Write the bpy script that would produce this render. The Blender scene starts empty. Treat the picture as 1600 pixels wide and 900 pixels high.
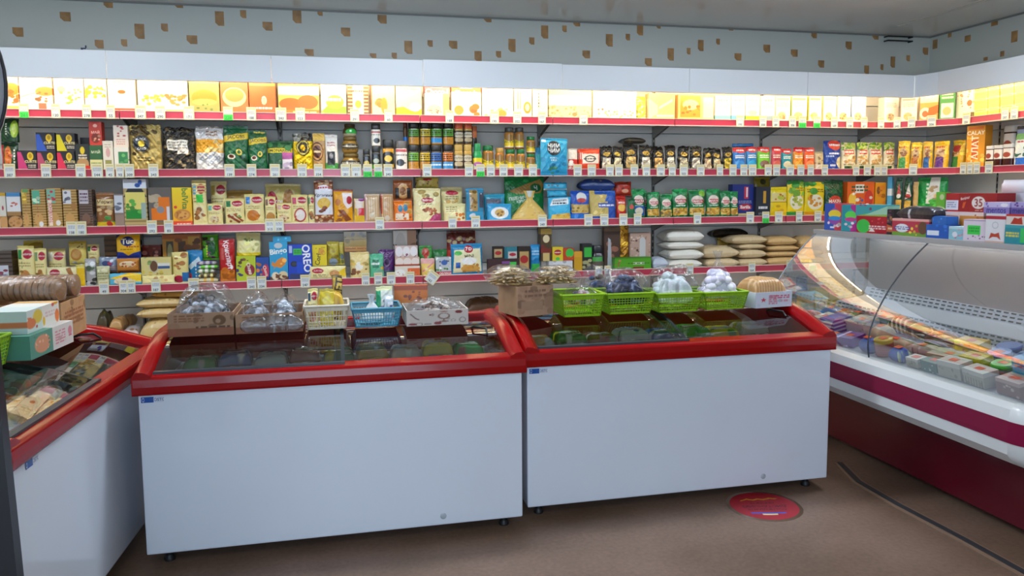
import bpy, bmesh, math, random
import numpy as np
from mathutils import Vector, Matrix
random.seed(7)
SC = bpy.context.scene
COL = SC.collection
# ---------------------------------------------------------------- camera
F_PX, CY_PX = 1200.0, 414.55
PITCH, ROLL, YAW = 0.0959201, -0.0071259, 0.2244182
EYE = Vector((0.0, 0.0, 1.40))
_cp, _sp = math.cos(PITCH), math.sin(PITCH)
FWD = Vector((math.sin(YAW) * _cp, math.cos(YAW) * _cp, -_sp))
_r = Vector((math.cos(YAW), -math.sin(YAW), 0.0)); _u = _r.cross(FWD)
RGT = _r * math.cos(ROLL) + _u * math.sin(ROLL)
UPV = -_r * math.sin(ROLL) + _u * math.cos(ROLL)
cd = bpy.data.cameras.new('camera'); cam = bpy.data.objects.new('camera', cd); COL.objects.link(cam)
cd.sensor_width = 36.0; cd.lens = F_PX / 1600 * 36.0; cd.shift_y = (CY_PX - 450) / 1600
cd.clip_start = 0.02; cd.clip_end = 60
cam.matrix_world = Matrix(((RGT.x, UPV.x, -FWD.x, EYE.x), (RGT.y, UPV.y, -FWD.y, EYE.y), (RGT.z, UPV.z, -FWD.z, EYE.z), (0, 0, 0, 1)))
SC.camera = cam
def ray(px, py): return FWD + RGT * ((px - 800) / F_PX) - UPV * ((py - CY_PX) / F_PX)
def onY(px, py, Y): d = ray(px, py); return EYE + d * (Y / d.y)
def onX(px, py, X): d = ray(px, py); return EYE + d * (X / d.x)
def onZ(px, py, Z): d = ray(px, py); return EYE + d * ((Z - EYE.z) / d.z)
# ---------------------------------------------------------------- light and exposure
SC.view_settings.view_transform = 'Standard'; SC.view_settings.look = 'None'
SC.view_settings.gamma = 1.0; SC.view_settings.use_curve_mapping = False
SC.view_settings.exposure = 0.12
CEIL_POWER = 33.0     # emission of the ceiling lamp panels
TUBE_POWER = 42.0      # emission of the fluorescent tubes behind the white fascia
W = bpy.data.worlds.new('world'); SC.world = W; W.use_nodes = True
W.node_tree.nodes['Background'].inputs[0].default_value = (0.75, 0.87, 1.0, 1)
W.node_tree.nodes['Background'].inputs[1].default_value = 1.0
def area(name, loc, rot, sx, sy, power, col):
    l = bpy.data.lights.new(name, 'AREA'); l.shape = 'RECTANGLE'; l.size = sx; l.size_y = sy; l.energy = power; l.color = col
    o = bpy.data.objects.new(name, l); COL.objects.link(o); o.location = loc; o.rotation_euler = rot
    return o
area('daylight_through_shop_window', (-0.6, -2.75, 1.55), (math.radians(90), 0, 0), 3.2, 2.0, 125.0, (0.60, 0.78, 1.0))
try:
    SC.cycles.use_denoising = True; SC.cycles.max_bounces = 8; SC.cycles.transparent_max_bounces = 16
    SC.cycles.sample_clamp_indirect = 6.0; SC.cycles.caustics_reflective = False; SC.cycles.caustics_refractive = False
except Exception: pass
# ---------------------------------------------------------------- colours, materials
def lin(c):
    return c / 12.92 if c <= 0.04045 else ((c + 0.055) / 1.055) ** 2.4
def hx(s):
    s = s.lstrip('#')
    if len(s) == 3: s = ''.join(ch * 2 for ch in s)
    return tuple(lin(int(s[i:i + 2], 16) / 255) for i in (0, 2, 4))
MATS = {}
def mat(name, col='fff', rough=0.5, metal=0.0, spec=0.5, attr=False, bump=0.0, bscale=60.0, noise=0.0, nscale=8.0, emit=0.0, coat=0.0, trans=0.0):
    if name in MATS: return MATS[name]
    m = bpy.data.materials.new(name); m.use_nodes = True; nt = m.node_tree; b = nt.nodes['Principled BSDF']
    c = hx(col) if isinstance(col, str) else col
    b.inputs['Base Color'].default_value = (*c, 1); b.inputs['Roughness'].default_value = rough
    b.inputs['Metallic'].default_value = metal; b.inputs['Specular IOR Level'].default_value = spec
    b.inputs['Coat Weight'].default_value = coat; b.inputs['Coat Roughness'].default_value = 0.08
    if trans: b.inputs['Transmission Weight'].default_value = trans
    m.diffuse_color = (*c, 1)
    src = None
    if attr:
        a = nt.nodes.new('ShaderNodeAttribute'); a.attribute_name = 'Col'; src = a.outputs['Color']
        nt.links.new(src, b.inputs['Base Color'])
    if noise:
        tc = nt.nodes.new('ShaderNodeTexCoord'); n = nt.nodes.new('ShaderNodeTexNoise'); n.inputs['Scale'].default_value = nscale; n.inputs['Detail'].default_value = 6
        nt.links.new(tc.outputs['Object'], n.inputs['Vector'])
        r = nt.nodes.new('ShaderNodeMapRange'); r.inputs['To Min'].default_value = 1 - noise; r.inputs['To Max'].default_value = 1 + noise
        r.inputs['From Min'].default_value = 0.3; r.inputs['From Max'].default_value = 0.7
        nt.links.new(n.outputs['Fac'], r.inputs['Value'])
        mx = nt.nodes.new('ShaderNodeVectorMath'); mx.operation = 'SCALE'
        if src is None:
            rgb = nt.nodes.new('ShaderNodeRGB'); rgb.outputs[0].default_value = (*c, 1); src = rgb.outputs[0]
        nt.links.new(src, mx.inputs[0]); nt.links.new(r.outputs['Result'], mx.inputs['Scale']); nt.links.new(mx.outputs['Vector'], b.inputs['Base Color'])
    if bump:
        tc = nt.nodes.new('ShaderNodeTexCoord'); n = nt.nodes.new('ShaderNodeTexNoise'); n.inputs['Scale'].default_value = bscale; n.inputs['Detail'].default_value = 3
        nt.links.new(tc.outputs['Object'], n.inputs['Vector'])
        bp = nt.nodes.new('ShaderNodeBump'); bp.inputs['Strength'].default_value = bump; bp.inputs['Distance'].default_value = 0.01
        nt.links.new(n.outputs['Fac'], bp.inputs['Height']); nt.links.new(bp.outputs['Normal'], b.inputs['Normal'])
    if emit:
        b.inputs['Emission Color'].default_value = (*c, 1); b.inputs['Emission Strength'].default_value = emit
    MATS[name] = m; return m
def clear_mat(name, tint, base=0.06, rough=0.03, ior=1.45, bump=0.0, bscale=40.0, gain=1.0):
    """thin clear sheet: tinted see-through plus a fresnel reflection"""
    if name in MATS: return MATS[name]
    m = bpy.data.materials.new(name); m.use_nodes = True; nt = m.node_tree; nt.nodes.remove(nt.nodes['Principled BSDF'])
    out = nt.nodes['Material Output']
    t = nt.nodes.new('ShaderNodeBsdfTransparent'); t.inputs[0].default_value = (*hx(tint), 1)
    g = nt.nodes.new('ShaderNodeBsdfGlossy'); g.inputs['Roughness'].default_value = rough; g.inputs['Color'].default_value = (1, 1, 1, 1)
    fr = nt.nodes.new('ShaderNodeFresnel'); ge = nt.nodes.new('ShaderNodeNewGeometry'); mr = nt.nodes.new('ShaderNodeMapRange')
    mr.inputs['To Min'].default_value = ior; mr.inputs['To Max'].default_value = 1.0 / ior          # the same reflection seen from either side of the sheet
    nt.links.new(ge.outputs['Backfacing'], mr.inputs['Value']); nt.links.new(mr.outputs['Result'], fr.inputs['IOR'])
    ma = nt.nodes.new('ShaderNodeMath'); ma.operation = 'MULTIPLY_ADD'; ma.inputs[1].default_value = gain; ma.inputs[2].default_value = base; ma.use_clamp = True
    nt.links.new(fr.outputs[0], ma.inputs[0])
    mx = nt.nodes.new('ShaderNodeMixShader'); nt.links.new(ma.outputs[0], mx.inputs[0]); nt.links.new(t.outputs[0], mx.inputs[1]); nt.links.new(g.outputs[0], mx.inputs[2])
    nt.links.new(mx.outputs[0], out.inputs['Surface'])
    if bump:
        tc = nt.nodes.new('ShaderNodeTexCoord'); n = nt.nodes.new('ShaderNodeTexNoise'); n.inputs['Scale'].default_value = bscale; n.inputs['Detail'].default_value = 4
        nt.links.new(tc.outputs['Object'], n.inputs['Vector'])
        bp = nt.nodes.new('ShaderNodeBump'); bp.inputs['Strength'].default_value = bump; bp.inputs['Distance'].default_value = 0.02
        nt.links.new(n.outputs['Fac'], bp.inputs['Height']); nt.links.new(bp.outputs['Normal'], g.inputs['Normal']); nt.links.new(bp.outputs['Normal'], fr.inputs['Normal'])
    MATS[name] = m; return m
CARTON = mat('printed_carton', rough=0.42, attr=True)
FILM = mat('printed_film', rough=0.26, attr=True, bump=0.4, bscale=38.0)
FOIL = mat('printed_foil', rough=0.22, attr=True, bump=0.6, bscale=55.0, metal=0.35)
GLOSSY = mat('printed_gloss', rough=0.15, attr=True)
SACKM = mat('packed_plastic', rough=0.34, attr=True, bump=0.35, bscale=30.0)
PAPERM = mat('printed_paper', rough=0.6, attr=True)
KRAFT = mat('kraft_board', rough=0.75, attr=True, noise=0.08, nscale=25)
WRAP = clear_mat('cellophane', 'eef0f4', base=0.05, rough=0.2, bump=0.8, bscale=26.0, gain=0.8)
# ---------------------------------------------------------------- mesh helpers
def mesh_obj(name, verts, faces, material, parent=None, cols=None, smooth=False, link=True):
    me = bpy.data.meshes.new(name)
    me.from_pydata([tuple(v) for v in verts], [], [tuple(f) for f in faces])
    return _fin(name, me, material, parent, cols, smooth)
def np_mesh(name, V, Q, material, parent=None, cols=None, smooth=True):
    """V (n,3) floats, Q (m,4) quads"""
    me = bpy.data.meshes.new(name); V = np.asarray(V, dtype=np.float32); Q = np.asarray(Q, dtype=np.int32)
    me.vertices.add(len(V)); me.vertices.foreach_set('co', V.ravel())
    me.loops.add(Q.size); me.loops.foreach_set('vertex_index', Q.ravel())
    me.polygons.add(len(Q)); me.polygons.foreach_set('loop_start', np.arange(0, Q.size, 4, dtype=np.int32))
    me.update(calc_edges=True)
    return _fin(name, me, material, parent, cols, smooth)
def _fin(name, me, material, parent, cols, smooth):
    ms = material if isinstance(material, (list, tuple)) else [material]
    for m in ms: me.materials.append(m)
    if cols is not None:
        a = me.color_attributes.new('Col', 'FLOAT_COLOR', 'POINT')
        c = np.ones((len(me.vertices), 4), dtype=np.float32); c[:, :3] = np.asarray(cols, dtype=np.float32).reshape(-1, 3) if np.ndim(cols) > 1 else np.asarray(cols, dtype=np.float32)
        a.data.foreach_set('color', c.ravel())
    if smooth: me.polygons.foreach_set('use_smooth', [True] * len(me.polygons))
    o = bpy.data.objects.new(name, me); COL.objects.link(o)
    if parent is not None: o.parent = parent
    return o
class MB:
    """collects boxes, prisms and tubes into ONE mesh object"""
    def __init__(s): s.v = []; s.f = []; s.mi = []; s.cur = 0; s.sm = []
    def add(s, v, f, sm=False):
        b = len(s.v); s.v += [tuple(p) for p in v]; s.f += [tuple(i + b for i in q) for q in f]; s.mi += [s.cur] * len(f); s.sm += [sm] * len(f); return s
    def box(s, x0, x1, y0, y1, z0, z1, M=None):
        v = [(x, y, z) for z in (z0, z1) for y in (y0, y1) for x in (x0, x1)]
        if M is not None: v = [M @ Vector(p) for p in v]
        return s.add(v, [(0, 2, 3, 1), (4, 5, 7, 6), (0, 1, 5, 4), (2, 6, 7, 3), (0, 4, 6, 2), (1, 3, 7, 5)])
    def prism(s, pts, a, b, axis='x', sm=False):
        """extrude a 2D outline along an axis from a to b: axis x -> pts are (y,z); y -> (x,z); z -> (x,y)"""
        mk = {'x': lambda p, t: (t, p[0], p[1]), 'y': lambda p, t: (p[0], t, p[1]), 'z': lambda p, t: (p[0], p[1], t)}[axis]
        n = len(pts); v = [mk(p, a) for p in pts] + [mk(p, b) for p in pts]
        s.add(v, [(i, (i + 1) % n, n + (i + 1) % n, n + i) for i in range(n)], sm)
        b0 = len(s.v) - 2 * n
        s.f += [tuple(b0 + i for i in range(n))[::-1], tuple(b0 + n + i for i in range(n))]; s.mi += [s.cur] * 2; s.sm += [False] * 2
        return s
    def tube(s, pts, r, n=8, cap=True):
        pts = [Vector(p) for p in pts]; rs = r if isinstance(r, (list, tuple)) else [r] * len(pts); v = []; f = []
        for i, p in enumerate(pts):
            d = (pts[min(i + 1, len(pts) - 1)] - pts[max(i - 1, 0)]).normalized()
            a = Vector((0, 0, 1)) if abs(d.z) < 0.9 else Vector((1, 0, 0)); e1 = d.cross(a).normalized(); e2 = d.cross(e1)
            for k in range(n):
                t = 2 * math.pi * k / n; v.append(p + e1 * (rs[i] * math.cos(t)) + e2 * (rs[i] * math.sin(t)))
        for i in range(len(pts) - 1):
            for k in range(n): f.append((i * n + k, i * n + (k + 1) % n, (i + 1) * n + (k + 1) % n, (i + 1) * n + k))
        s.add(v, f, True)
        if cap: s.add(v[:n], [tuple(range(n))]); s.add(v[-n:], [tuple(range(n))[::-1]])
        return s
    def lathe(s, prof, c=(0, 0, 0), n=24, closed=True):
        v = []; f = []
        for r, z in prof:
            for k in range(n):
                t = 2 * math.pi * k / n; v.append((c[0] + r * math.cos(t), c[1] + r * math.sin(t), c[2] + z))
        for i in range(len(prof) - 1):
            for k in range(n): f.append((i * n + k, i * n + (k + 1) % n, (i + 1) * n + (k + 1) % n, (i + 1) * n + k))
        s.add(v, f, True)
        if closed: s.add(v[:n], [tuple(range(n))[::-1]]); s.add(v[-n:], [tuple(range(n))])
        return s
    def build(s, name, material, parent=None, col=None, bevel=0.0, fix=True):
        me = bpy.data.meshes.new(name); me.from_pydata(s.v, [], s.f)
        me.polygons.foreach_set('material_index', s.mi); me.polygons.foreach_set('use_smooth', s.sm)
        if fix:
            bm = bmesh.new(); bm.from_mesh(me); bmesh.ops.remove_doubles(bm, verts=bm.verts, dist=1e-5) if bevel else None
            bmesh.ops.recalc_face_normals(bm, faces=bm.faces)
            if bevel:
                ed = [e for e in bm.edges if len(e.link_faces) == 2 and e.calc_face_angle(0) > 0.5]
                bmesh.ops.bevel(bm, geom=ed, offset=bevel, segments=2, affect='EDGES', profile=0.6)
            bm.to_mesh(me); bm.free()
        o = _fin(name, me, material, parent, None if col is None else hx(col), False)
        return o
def thing(name, label, cat=None, loc=(0, 0, 0), rz=0.0, group=None):
    o = bpy.data.objects.new(name, None); COL.objects.link(o); o.location = loc; o.rotation_euler = (0, 0, rz); o.empty_display_size = 0.05
    return tag(o, label, cat or name.replace('_', ' '), group)
def tag(o, label, cat=None, group=None):
    o['label'] = label; o['category'] = cat or o.name.split('.')[0].replace('_', ' ')
    if group: o['group'] = group
    return o
def struct(o, label=None):
    o['kind'] = 'structure'
    if label: o['label'] = label
    return o
# ---------------------------------------------------------------- printed artwork, rasterised onto mesh vertices
_TXT = {}
def text_tris(s):
    if s in _TXT: return _TXT[s]
    c = bpy.data.curves.new('t', 'FONT'); c.body = s; c.offset = 0.018; c.resolution_u = 3
    o = bpy.data.objects.new('t', c); COL.objects.link(o)
    dg = bpy.context.evaluated_depsgraph_get(); me = bpy.data.meshes.new_from_object(o.evaluated_get(dg))
    me.calc_loop_triangles(); v = np.array([p.co[:2] for p in me.vertices]).reshape(-1, 2)
    t = np.array([lt.vertices[:] for lt in me.loop_triangles]).reshape(-1, 3)
    bpy.data.objects.remove(o); bpy.data.curves.remove(c); bpy.data.meshes.remove(me)
    if len(v) == 0: _TXT[s] = None; return None
    lo, hi = v.min(0), v.max(0); v = (v - (lo + hi) / 2) / max(hi[1] - lo[1], 1e-6)
    _TXT[s] = (v[t], (hi[0] - lo[0]) / max(hi[1] - lo[1], 1e-6)); return _TXT[s]
def art(spec, nx, nz, w, h, seed=0):
    """returns (nz, nx, 3) linear colours; v=0 is the bottom"""
    SS = 2; X, Z = nx * SS, nz * SS
    xs = (np.arange(X) + 0.5) / X; zs = (np.arange(Z) + 0.5) / Z; gx, gz = np.meshgrid(xs, zs)
    img = np.ones((Z, X, 3)); rng = np.random.RandomState(seed + 1)
    for op in spec.split(';'):
        a = op.split()
        if not a: continue
        k = a[0]
        if k == 'b': img[:] = hx(a[1])
        elif k == 'g':
            c0, c1 = np.array(hx(a[1])), np.array(hx(a[2])); img[:] = c0 + (c1 - c0) * gz[..., None]
        elif k == 'r':
            x0, y0, x1, y1 = map(float, a[1:5]); img[(gx >= x0) & (gx <= x1) & (gz >= y0) & (gz <= y1)] = hx(a[5])
        elif k == 'e':
            x, y, rx, ry = map(float, a[1:5]); img[((gx - x) / rx) ** 2 + ((gz - y) / ry) ** 2 <= 1] = hx(a[5])
        elif k == 'o':   # ring
            x, y, rx, ry = map(float, a[1:5]); q = ((gx - x) / rx) ** 2 + ((gz - y) / ry) ** 2; img[(q <= 1) & (q > 0.62)] = hx(a[5])
        elif k == 'd':   # polygon
            p = list(map(float, a[1:-1])); n = len(p) // 2; ins = np.zeros(gx.shape, bool)
            for i in range(n):
                xa, ya, xb, yb = p[2 * i], p[2 * i + 1], p[(2 * i + 2) % (2 * n)], p[(2 * i + 3) % (2 * n)]
                if ya == yb: continue
                c = ((ya > gz) != (yb > gz)) & (gx < (xb - xa) * (gz - ya) / (yb - ya) + xa); ins ^= c
            img[ins] = hx(a[-1])
        elif k == 'n':   # scattered blobs
            x0, y0, x1, y1 = map(float, a[1:5]); cnt, sz = int(a[6]), float(a[7]); c = np.array(hx(a[5]))
            for _ in range(cnt):
                x, y = rng.uniform(x0, x1), rng.uniform(y0, y1); s = sz * rng.uniform(0.5, 1.2); q = ((gx - x) * w / h / s) ** 2 + ((gz - y) / s / rng.uniform(0.5, 1)) ** 2
                img[q <= 1] = np.clip(c * rng.uniform(0.6, 1.3), 0, 1)
        elif k == 's':   # horizontal stripes
            x0, y0, x1, y1 = map(float, a[1:5]); n = int(a[6]); m = (gx >= x0) & (gx <= x1) & (gz >= y0) & (gz <= y1); ph = (gz - y0) / (y1 - y0) * n % 1
            img[m & (ph < 0.38)] = hx(a[5])
        elif k == 'v':   # vertical stripes
            x0, y0, x1, y1 = map(float, a[1:5]); n = int(a[6]); m = (gx >= x0) & (gx <= x1) & (gz >= y0) & (gz <= y1); ph = (gx - x0) / (x1 - x0) * n % 1
            img[m & (ph < 0.42)] = hx(a[5])
        elif k == 'l':   # small print
            x0, y0, x1, y1 = map(float, a[1:5]); n = int(a[6]); c = hx(a[5])
            for i in range(n):
                yy = y0 + (y1 - y0) * (i + 0.5) / n; hh = (y1 - y0) / n * 0.27; x = x0
                while x < x1:
                    d = rng.uniform(0.04, 0.16); img[(gx >= x) & (gx <= min(x + d, x1)) & (abs(gz - yy) <= hh)] = c; x += d + 0.025
        elif k == 't':
            tt = text_tris(a[1].replace('_', ' '))
            if tt is None: continue
            cx, cy, sz = map(float, a[2:5]); c = np.array(hx(a[5])); rot = math.radians(float(a[6])) if len(a) > 6 else 0.0
            tri, asp = tt; S = sz * h; lim = 0.94 * (w if abs(math.cos(rot)) > 0.7 else h)
            if asp * S > lim: S = lim / asp
            P = tri * S; cr, sr = math.cos(rot), math.sin(rot)
            P = np.stack([P[..., 0] * cr - P[..., 1] * sr, P[..., 0] * sr + P[..., 1] * cr], -1)
            P[..., 0] = (P[..., 0] / w + cx) * X - 0.5; P[..., 1] = (P[..., 1] / h + cy) * Z - 0.5
            for T in P:
                lo = np.maximum(np.floor(T.min(0)).astype(int), 0); hi = np.minimum(np.ceil(T.max(0)).astype(int), (X - 1, Z - 1))
                if (hi < lo).any(): continue
                px, py = np.meshgrid(np.arange(lo[0], hi[0] + 1), np.arange(lo[1], hi[1] + 1))
                (ax, ay), (bx, by), (qx, qy) = T; den = (by - qy) * (ax - qx) + (qx - bx) * (ay - qy)
                if abs(den) < 1e-9: continue
                u = ((by - qy) * (px - qx) + (qx - bx) * (py - qy)) / den; v = ((qy - ay) * (px - qx) + (ax - qx) * (py - qy)) / den
                m = (u >= -0.02) & (v >= -0.02) & (u + v <= 1.02); img[lo[1]:hi[1] + 1, lo[0]:hi[0] + 1][m] = c
    return img.reshape(nz, SS, nx, SS, 3).mean((1, 3))
def grid_quads(nx, nz, off=0, flip=False):
    i = np.arange(nx - 1)[None, :] + np.arange(nz - 1)[:, None] * nx + off
    q = np.stack([i, i + 1, i + nx + 1, i + nx], -1).reshape(-1, 4)
    return q[:, ::-1] if flip else q
def res(w, h, cell):
    return int(np.clip(round(w / cell), 6, 130)), int(np.clip(round(h / cell), 6, 130))
CELL = 0.0027
# ================================================================ the room
YB, XR, XL, YF, ZC = 5.85, 5.08, -3.7, -3.0, 2.712
LIP, RLIP = 5.40, 4.65
WALLM = mat('wall_panel', 'd8dcd6', rough=0.34, spec=0.4)
def floor_mat():
    m = mat('lino', '9c8272', rough=0.42, spec=0.35); nt = m.node_tree; b = nt.nodes['Principled BSDF']
    tc = nt.nodes.new('ShaderNodeTexCoord')
    n1 = nt.nodes.new('ShaderNodeTexNoise'); n1.inputs['Scale'].default_value = 1.6; n1.inputs['Detail'].default_value = 5
    n2 = nt.nodes.new('ShaderNodeTexNoise'); n2.inputs['Scale'].default_value = 55; n2.inputs['Detail'].default_value = 4
    r1 = nt.nodes.new('ShaderNodeValToRGB'); r1.color_ramp.elements[0].color = (*hx('66503f'), 1); r1.color_ramp.elements[1].color = (*hx('80685a'), 1)
    r1.color_ramp.elements[0].position = 0.35; r1.color_ramp.elements[1].position = 0.66
    mx = nt.nodes.new('ShaderNodeMixRGB'); mx.blend_type = 'OVERLAY'; mx.inputs[0].default_value = 0.35
    for n in (n1, n2): nt.links.new(tc.outputs['Object'], n.inputs['Vector'])
    nt.links.new(n1.outputs['Fac'], r1.inputs[0]); nt.links.new(r1.outputs[0], mx.inputs[1]); nt.links.new(n2.outputs['Fac'], mx.inputs[2]); nt.links.new(mx.outputs[0], b.inputs['Base Color'])
    bp = nt.nodes.new('ShaderNodeBump'); bp.inputs['Strength'].default_value = 0.08; nt.links.new(n2.outputs['Fac'], bp.inputs['Height']); nt.links.new(bp.outputs['Normal'], b.inputs['Normal'])
    return m
struct(MB().box(XL, XR, YF, YB, -0.1, 0).build('floor', floor_mat()))
struct(MB().box(XL, XR, YF, YB, ZC, ZC + 0.1).build('ceiling', mat('ceiling_panel', 'eeece8', rough=0.16, spec=0.5)))
mb = MB()
mb.box(XL, XR, YB, YB + 0.1, 0, ZC)
SQ = [(28, 50, 16, 14), (102, 26, 16, 14), (169, 7, 14, 10), (155, 69, 13, 13), (194, 67, 9, 11), (218, 49, 14, 23), (257, 43, 10, 12), (279, 9, 14, 6), (300, 62, 16, 13), (343, 29, 13, 22), (380, 22, 9, 12), (418, 41, 15, 13),
      (464, 25, 13, 22), (500, 20, 8, 9), (483, 82, 14, 10), (540, 50, 14, 13), (597, 30, 14, 13), (583, 87, 10, 7), (616, 87, 8, 9), (638, 74, 12, 20), (672, 68, 8, 10), (708, 70, 13, 12), (747, 88, 11, 16), (779, 85, 8, 10), (762, 30, 12, 9), (800, 71, 11, 20),
      (831, 64, 8, 11), (851, 50, 11, 20), (882, 45, 7, 10), (901, 37, 11, 8), (916, 85, 12, 12), (952, 63, 11, 19), (981, 58, 7, 10), (1000, 46, 10, 18), (1029, 41, 7, 7), (1013, 97, 11, 12), (1048, 85, 10, 19), (1076, 80, 6, 10), (1095, 71, 9, 17), (1122, 65, 6, 9), (1141, 45, 10, 5), (1153, 89, 11, 11), (1198, 76, 11, 12),
      (1241, 83, 11, 11), (1272, 55, 9, 9), (1283, 100, 10, 11), (1326, 71, 10, 12), (1354, 109, 8, 13), (1368, 58, 10, 7), (1378, 105, 5, 9), (1395, 97, 8, 17), (1419, 91, 6, 9), (1446, 80, 9, 11)]
mb.cur = 1
for (px, py, w, h) in SQ:
    a = onY(px - w / 2, py + h / 2, YB - 0.001); b = onY(px + w / 2, py - h / 2, YB - 0.001)
    if b.z > ZC - 0.005: b.z = ZC - 0.005
    if a.z > b.z - 0.01: continue
    cut = (b.x - a.x) * 0.35
    mb.add([(a.x + cut, a.y, a.z), (b.x, a.y, a.z), (b.x, a.y, b.z), (a.x, a.y, b.z), (a.x, a.y, a.z + cut)], [(0, 1, 2, 3, 4)])
for (px, py, w, h) in [(20, 48, 10, 9)]:
    pass
BRN = mat('wall_print', 'b58a58', rough=0.4, noise=0.3, nscale=14)
struct(mb.build('wall_back', [WALLM, BRN], fix=False))
mb = MB().box(XR, XR + 0.1, YF, YB, 0, ZC); mb.cur = 1
for (px, py, w, h) in [(1461, 69, 8, 16), (1484, 55, 6, 8), (1512, 60, 10, 12), (1554, 36, 11, 11), (1585, 57, 11, 20), (1540, 92, 7, 7), (1566, 84, 7, 10)]:
    a = onX(px - w / 2, py + h / 2, XR - 0.001); b = onX(px + w / 2, py - h / 2, XR - 0.001)
    mb.add([(a.x, a.y, a.z), (a.x, b.y, a.z), (a.x, b.y, b.z), (a.x, a.y, b.z)], [(0, 1, 2, 3)])
struct(mb.build('wall_right', [WALLM, BRN], fix=False))
struct(MB().box(XL - 0.1, XL, YF, YB, 0, ZC).build('wall_left', WALLM))
wf = MB(); WX0, WX1, WZ0, WZ1 = -2.3, 1.1, 0.45, 2.45
wf.box(XL, WX0, YF - 0.1, YF, 0, ZC).box(WX1, XR, YF - 0.1, YF, 0, ZC).box(WX0, WX1, YF - 0.1, YF, 0, WZ0).box(WX0, WX1, YF - 0.1, YF, WZ1, ZC)
struct(wf.build('wall_front', WALLM))
fr = MB()
for x in (WX0, -1.2, -0.03, WX1 - 0.06): fr.box(x, x + 0.06, YF - 0.08, YF - 0.02, WZ0, WZ1)
fr.box(WX0, WX1, YF - 0.08, YF - 0.02, WZ0, WZ0 + 0.06).box(WX0, WX1, YF - 0.08, YF - 0.02, WZ1 - 0.06, WZ1)
win = struct(fr.build('window_1', mat('white_plastic', 'e8eaec', rough=0.4)))
MB().box(WX0, WX1, YF - 0.055, YF - 0.045, WZ0, WZ1).build('window_glass', clear_mat('window_glass', 'f4f8fa'), win)
# trims on the ceiling: a pale joint strip along the right, the cove joint and panel seams
TR = mat('trim_white', 'd8d4cc', rough=0.3)
struct(MB().box(4.45, 4.475, YF, YB - 0.35, ZC - 0.006, ZC).build('trim_1', TR))
struct(MB().box(XL, 4.45, 4.62, 4.635, ZC - 0.004, ZC).build('trim_2', TR))
struct(MB().box(XL, XR, YB - 0.012, YB, ZC - 0.012, ZC).build('trim_3', mat('cove_trim', '8f8f8c', rough=0.4)))
struct(MB().box(XR - 0.012, XR, YF, YB, ZC - 0.012, ZC).build('trim_4', mat('cove_trim', '8f8f8c', rough=0.4)))
# two dark hook pins below the ceiling corner
hp = MB()
for z in (ZC - 0.02, ZC - 0.055): hp.tube([(4.62, YB - 0.05, z), (4.86, YB - 0.05, z)], 0.006).tube([(4.62, YB, z), (4.62, YB - 0.05, z)], 0.006).tube([(4.86, YB, z), (4.86, YB - 0.05, z)], 0.006)
tag(hp.build('wall_bracket', mat('dark_steel', '2a2a2c', rough=0.4, metal=0.6)), 'small dark double-bar bracket on wall under the ceiling corner', 'bracket')
# ================================================================ shelving
PANEL = mat('shelf_panel', 'e6e1da', rough=0.5)
BOARD = mat('shelf_board', 'e8e6e2', rough=0.4)
RAIL = mat('price_rail', 'b43850', rough=0.28, coat=0.3)
CLIPM = mat('rail_edge', 'e6c9c4', rough=0.3)
STEEL = mat('slotted_steel', '9a968f', rough=0.45, metal=0.2)
SLOT = mat('slot_dark', '17161a', rough=0.8)
FASC = mat('fascia_white', 'e8eef4', rough=0.32)
TUBEM = mat('tube_light', (1.0, 0.80, 0.50), rough=0.5, emit=TUBE_POWER)
XS = [-3.23, -2.28, -1.325, -0.372, 0.585, 1.538, 2.482, 3.43, 4.35]
ZS = {1: 1.882, 2: 1.511, 3: 1.148, 4: 0.764}
SH = {k: z + 0.043 for k, z in ZS.items()}; SH[5] = 0.40
LEVEL = {1: 'topmost', 2: 'second-from-top', 3: 'third-from-top', 4: 'lowest visible'}
ORD = ['leftmost', 'second from the left', 'third from the left', 'fourth from the left', 'fifth from the left', 'sixth from the left', 'seventh from the left', 'last before the corner']
ZTOP = 2.262
def rail(o, x0, x1, y, z):
    mb = MB(); mb.box(x0, x1, y - 0.014, y, z + 0.003, z + 0.046); mb.cur = 1
    mb.box(x0, x1, y - 0.018, y, z - 0.004, z + 0.003).box(x0, x1, y - 0.017, y, z + 0.046, z + 0.05)
    return mb.build('price_rail', [RAIL, CLIPM], o)
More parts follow.
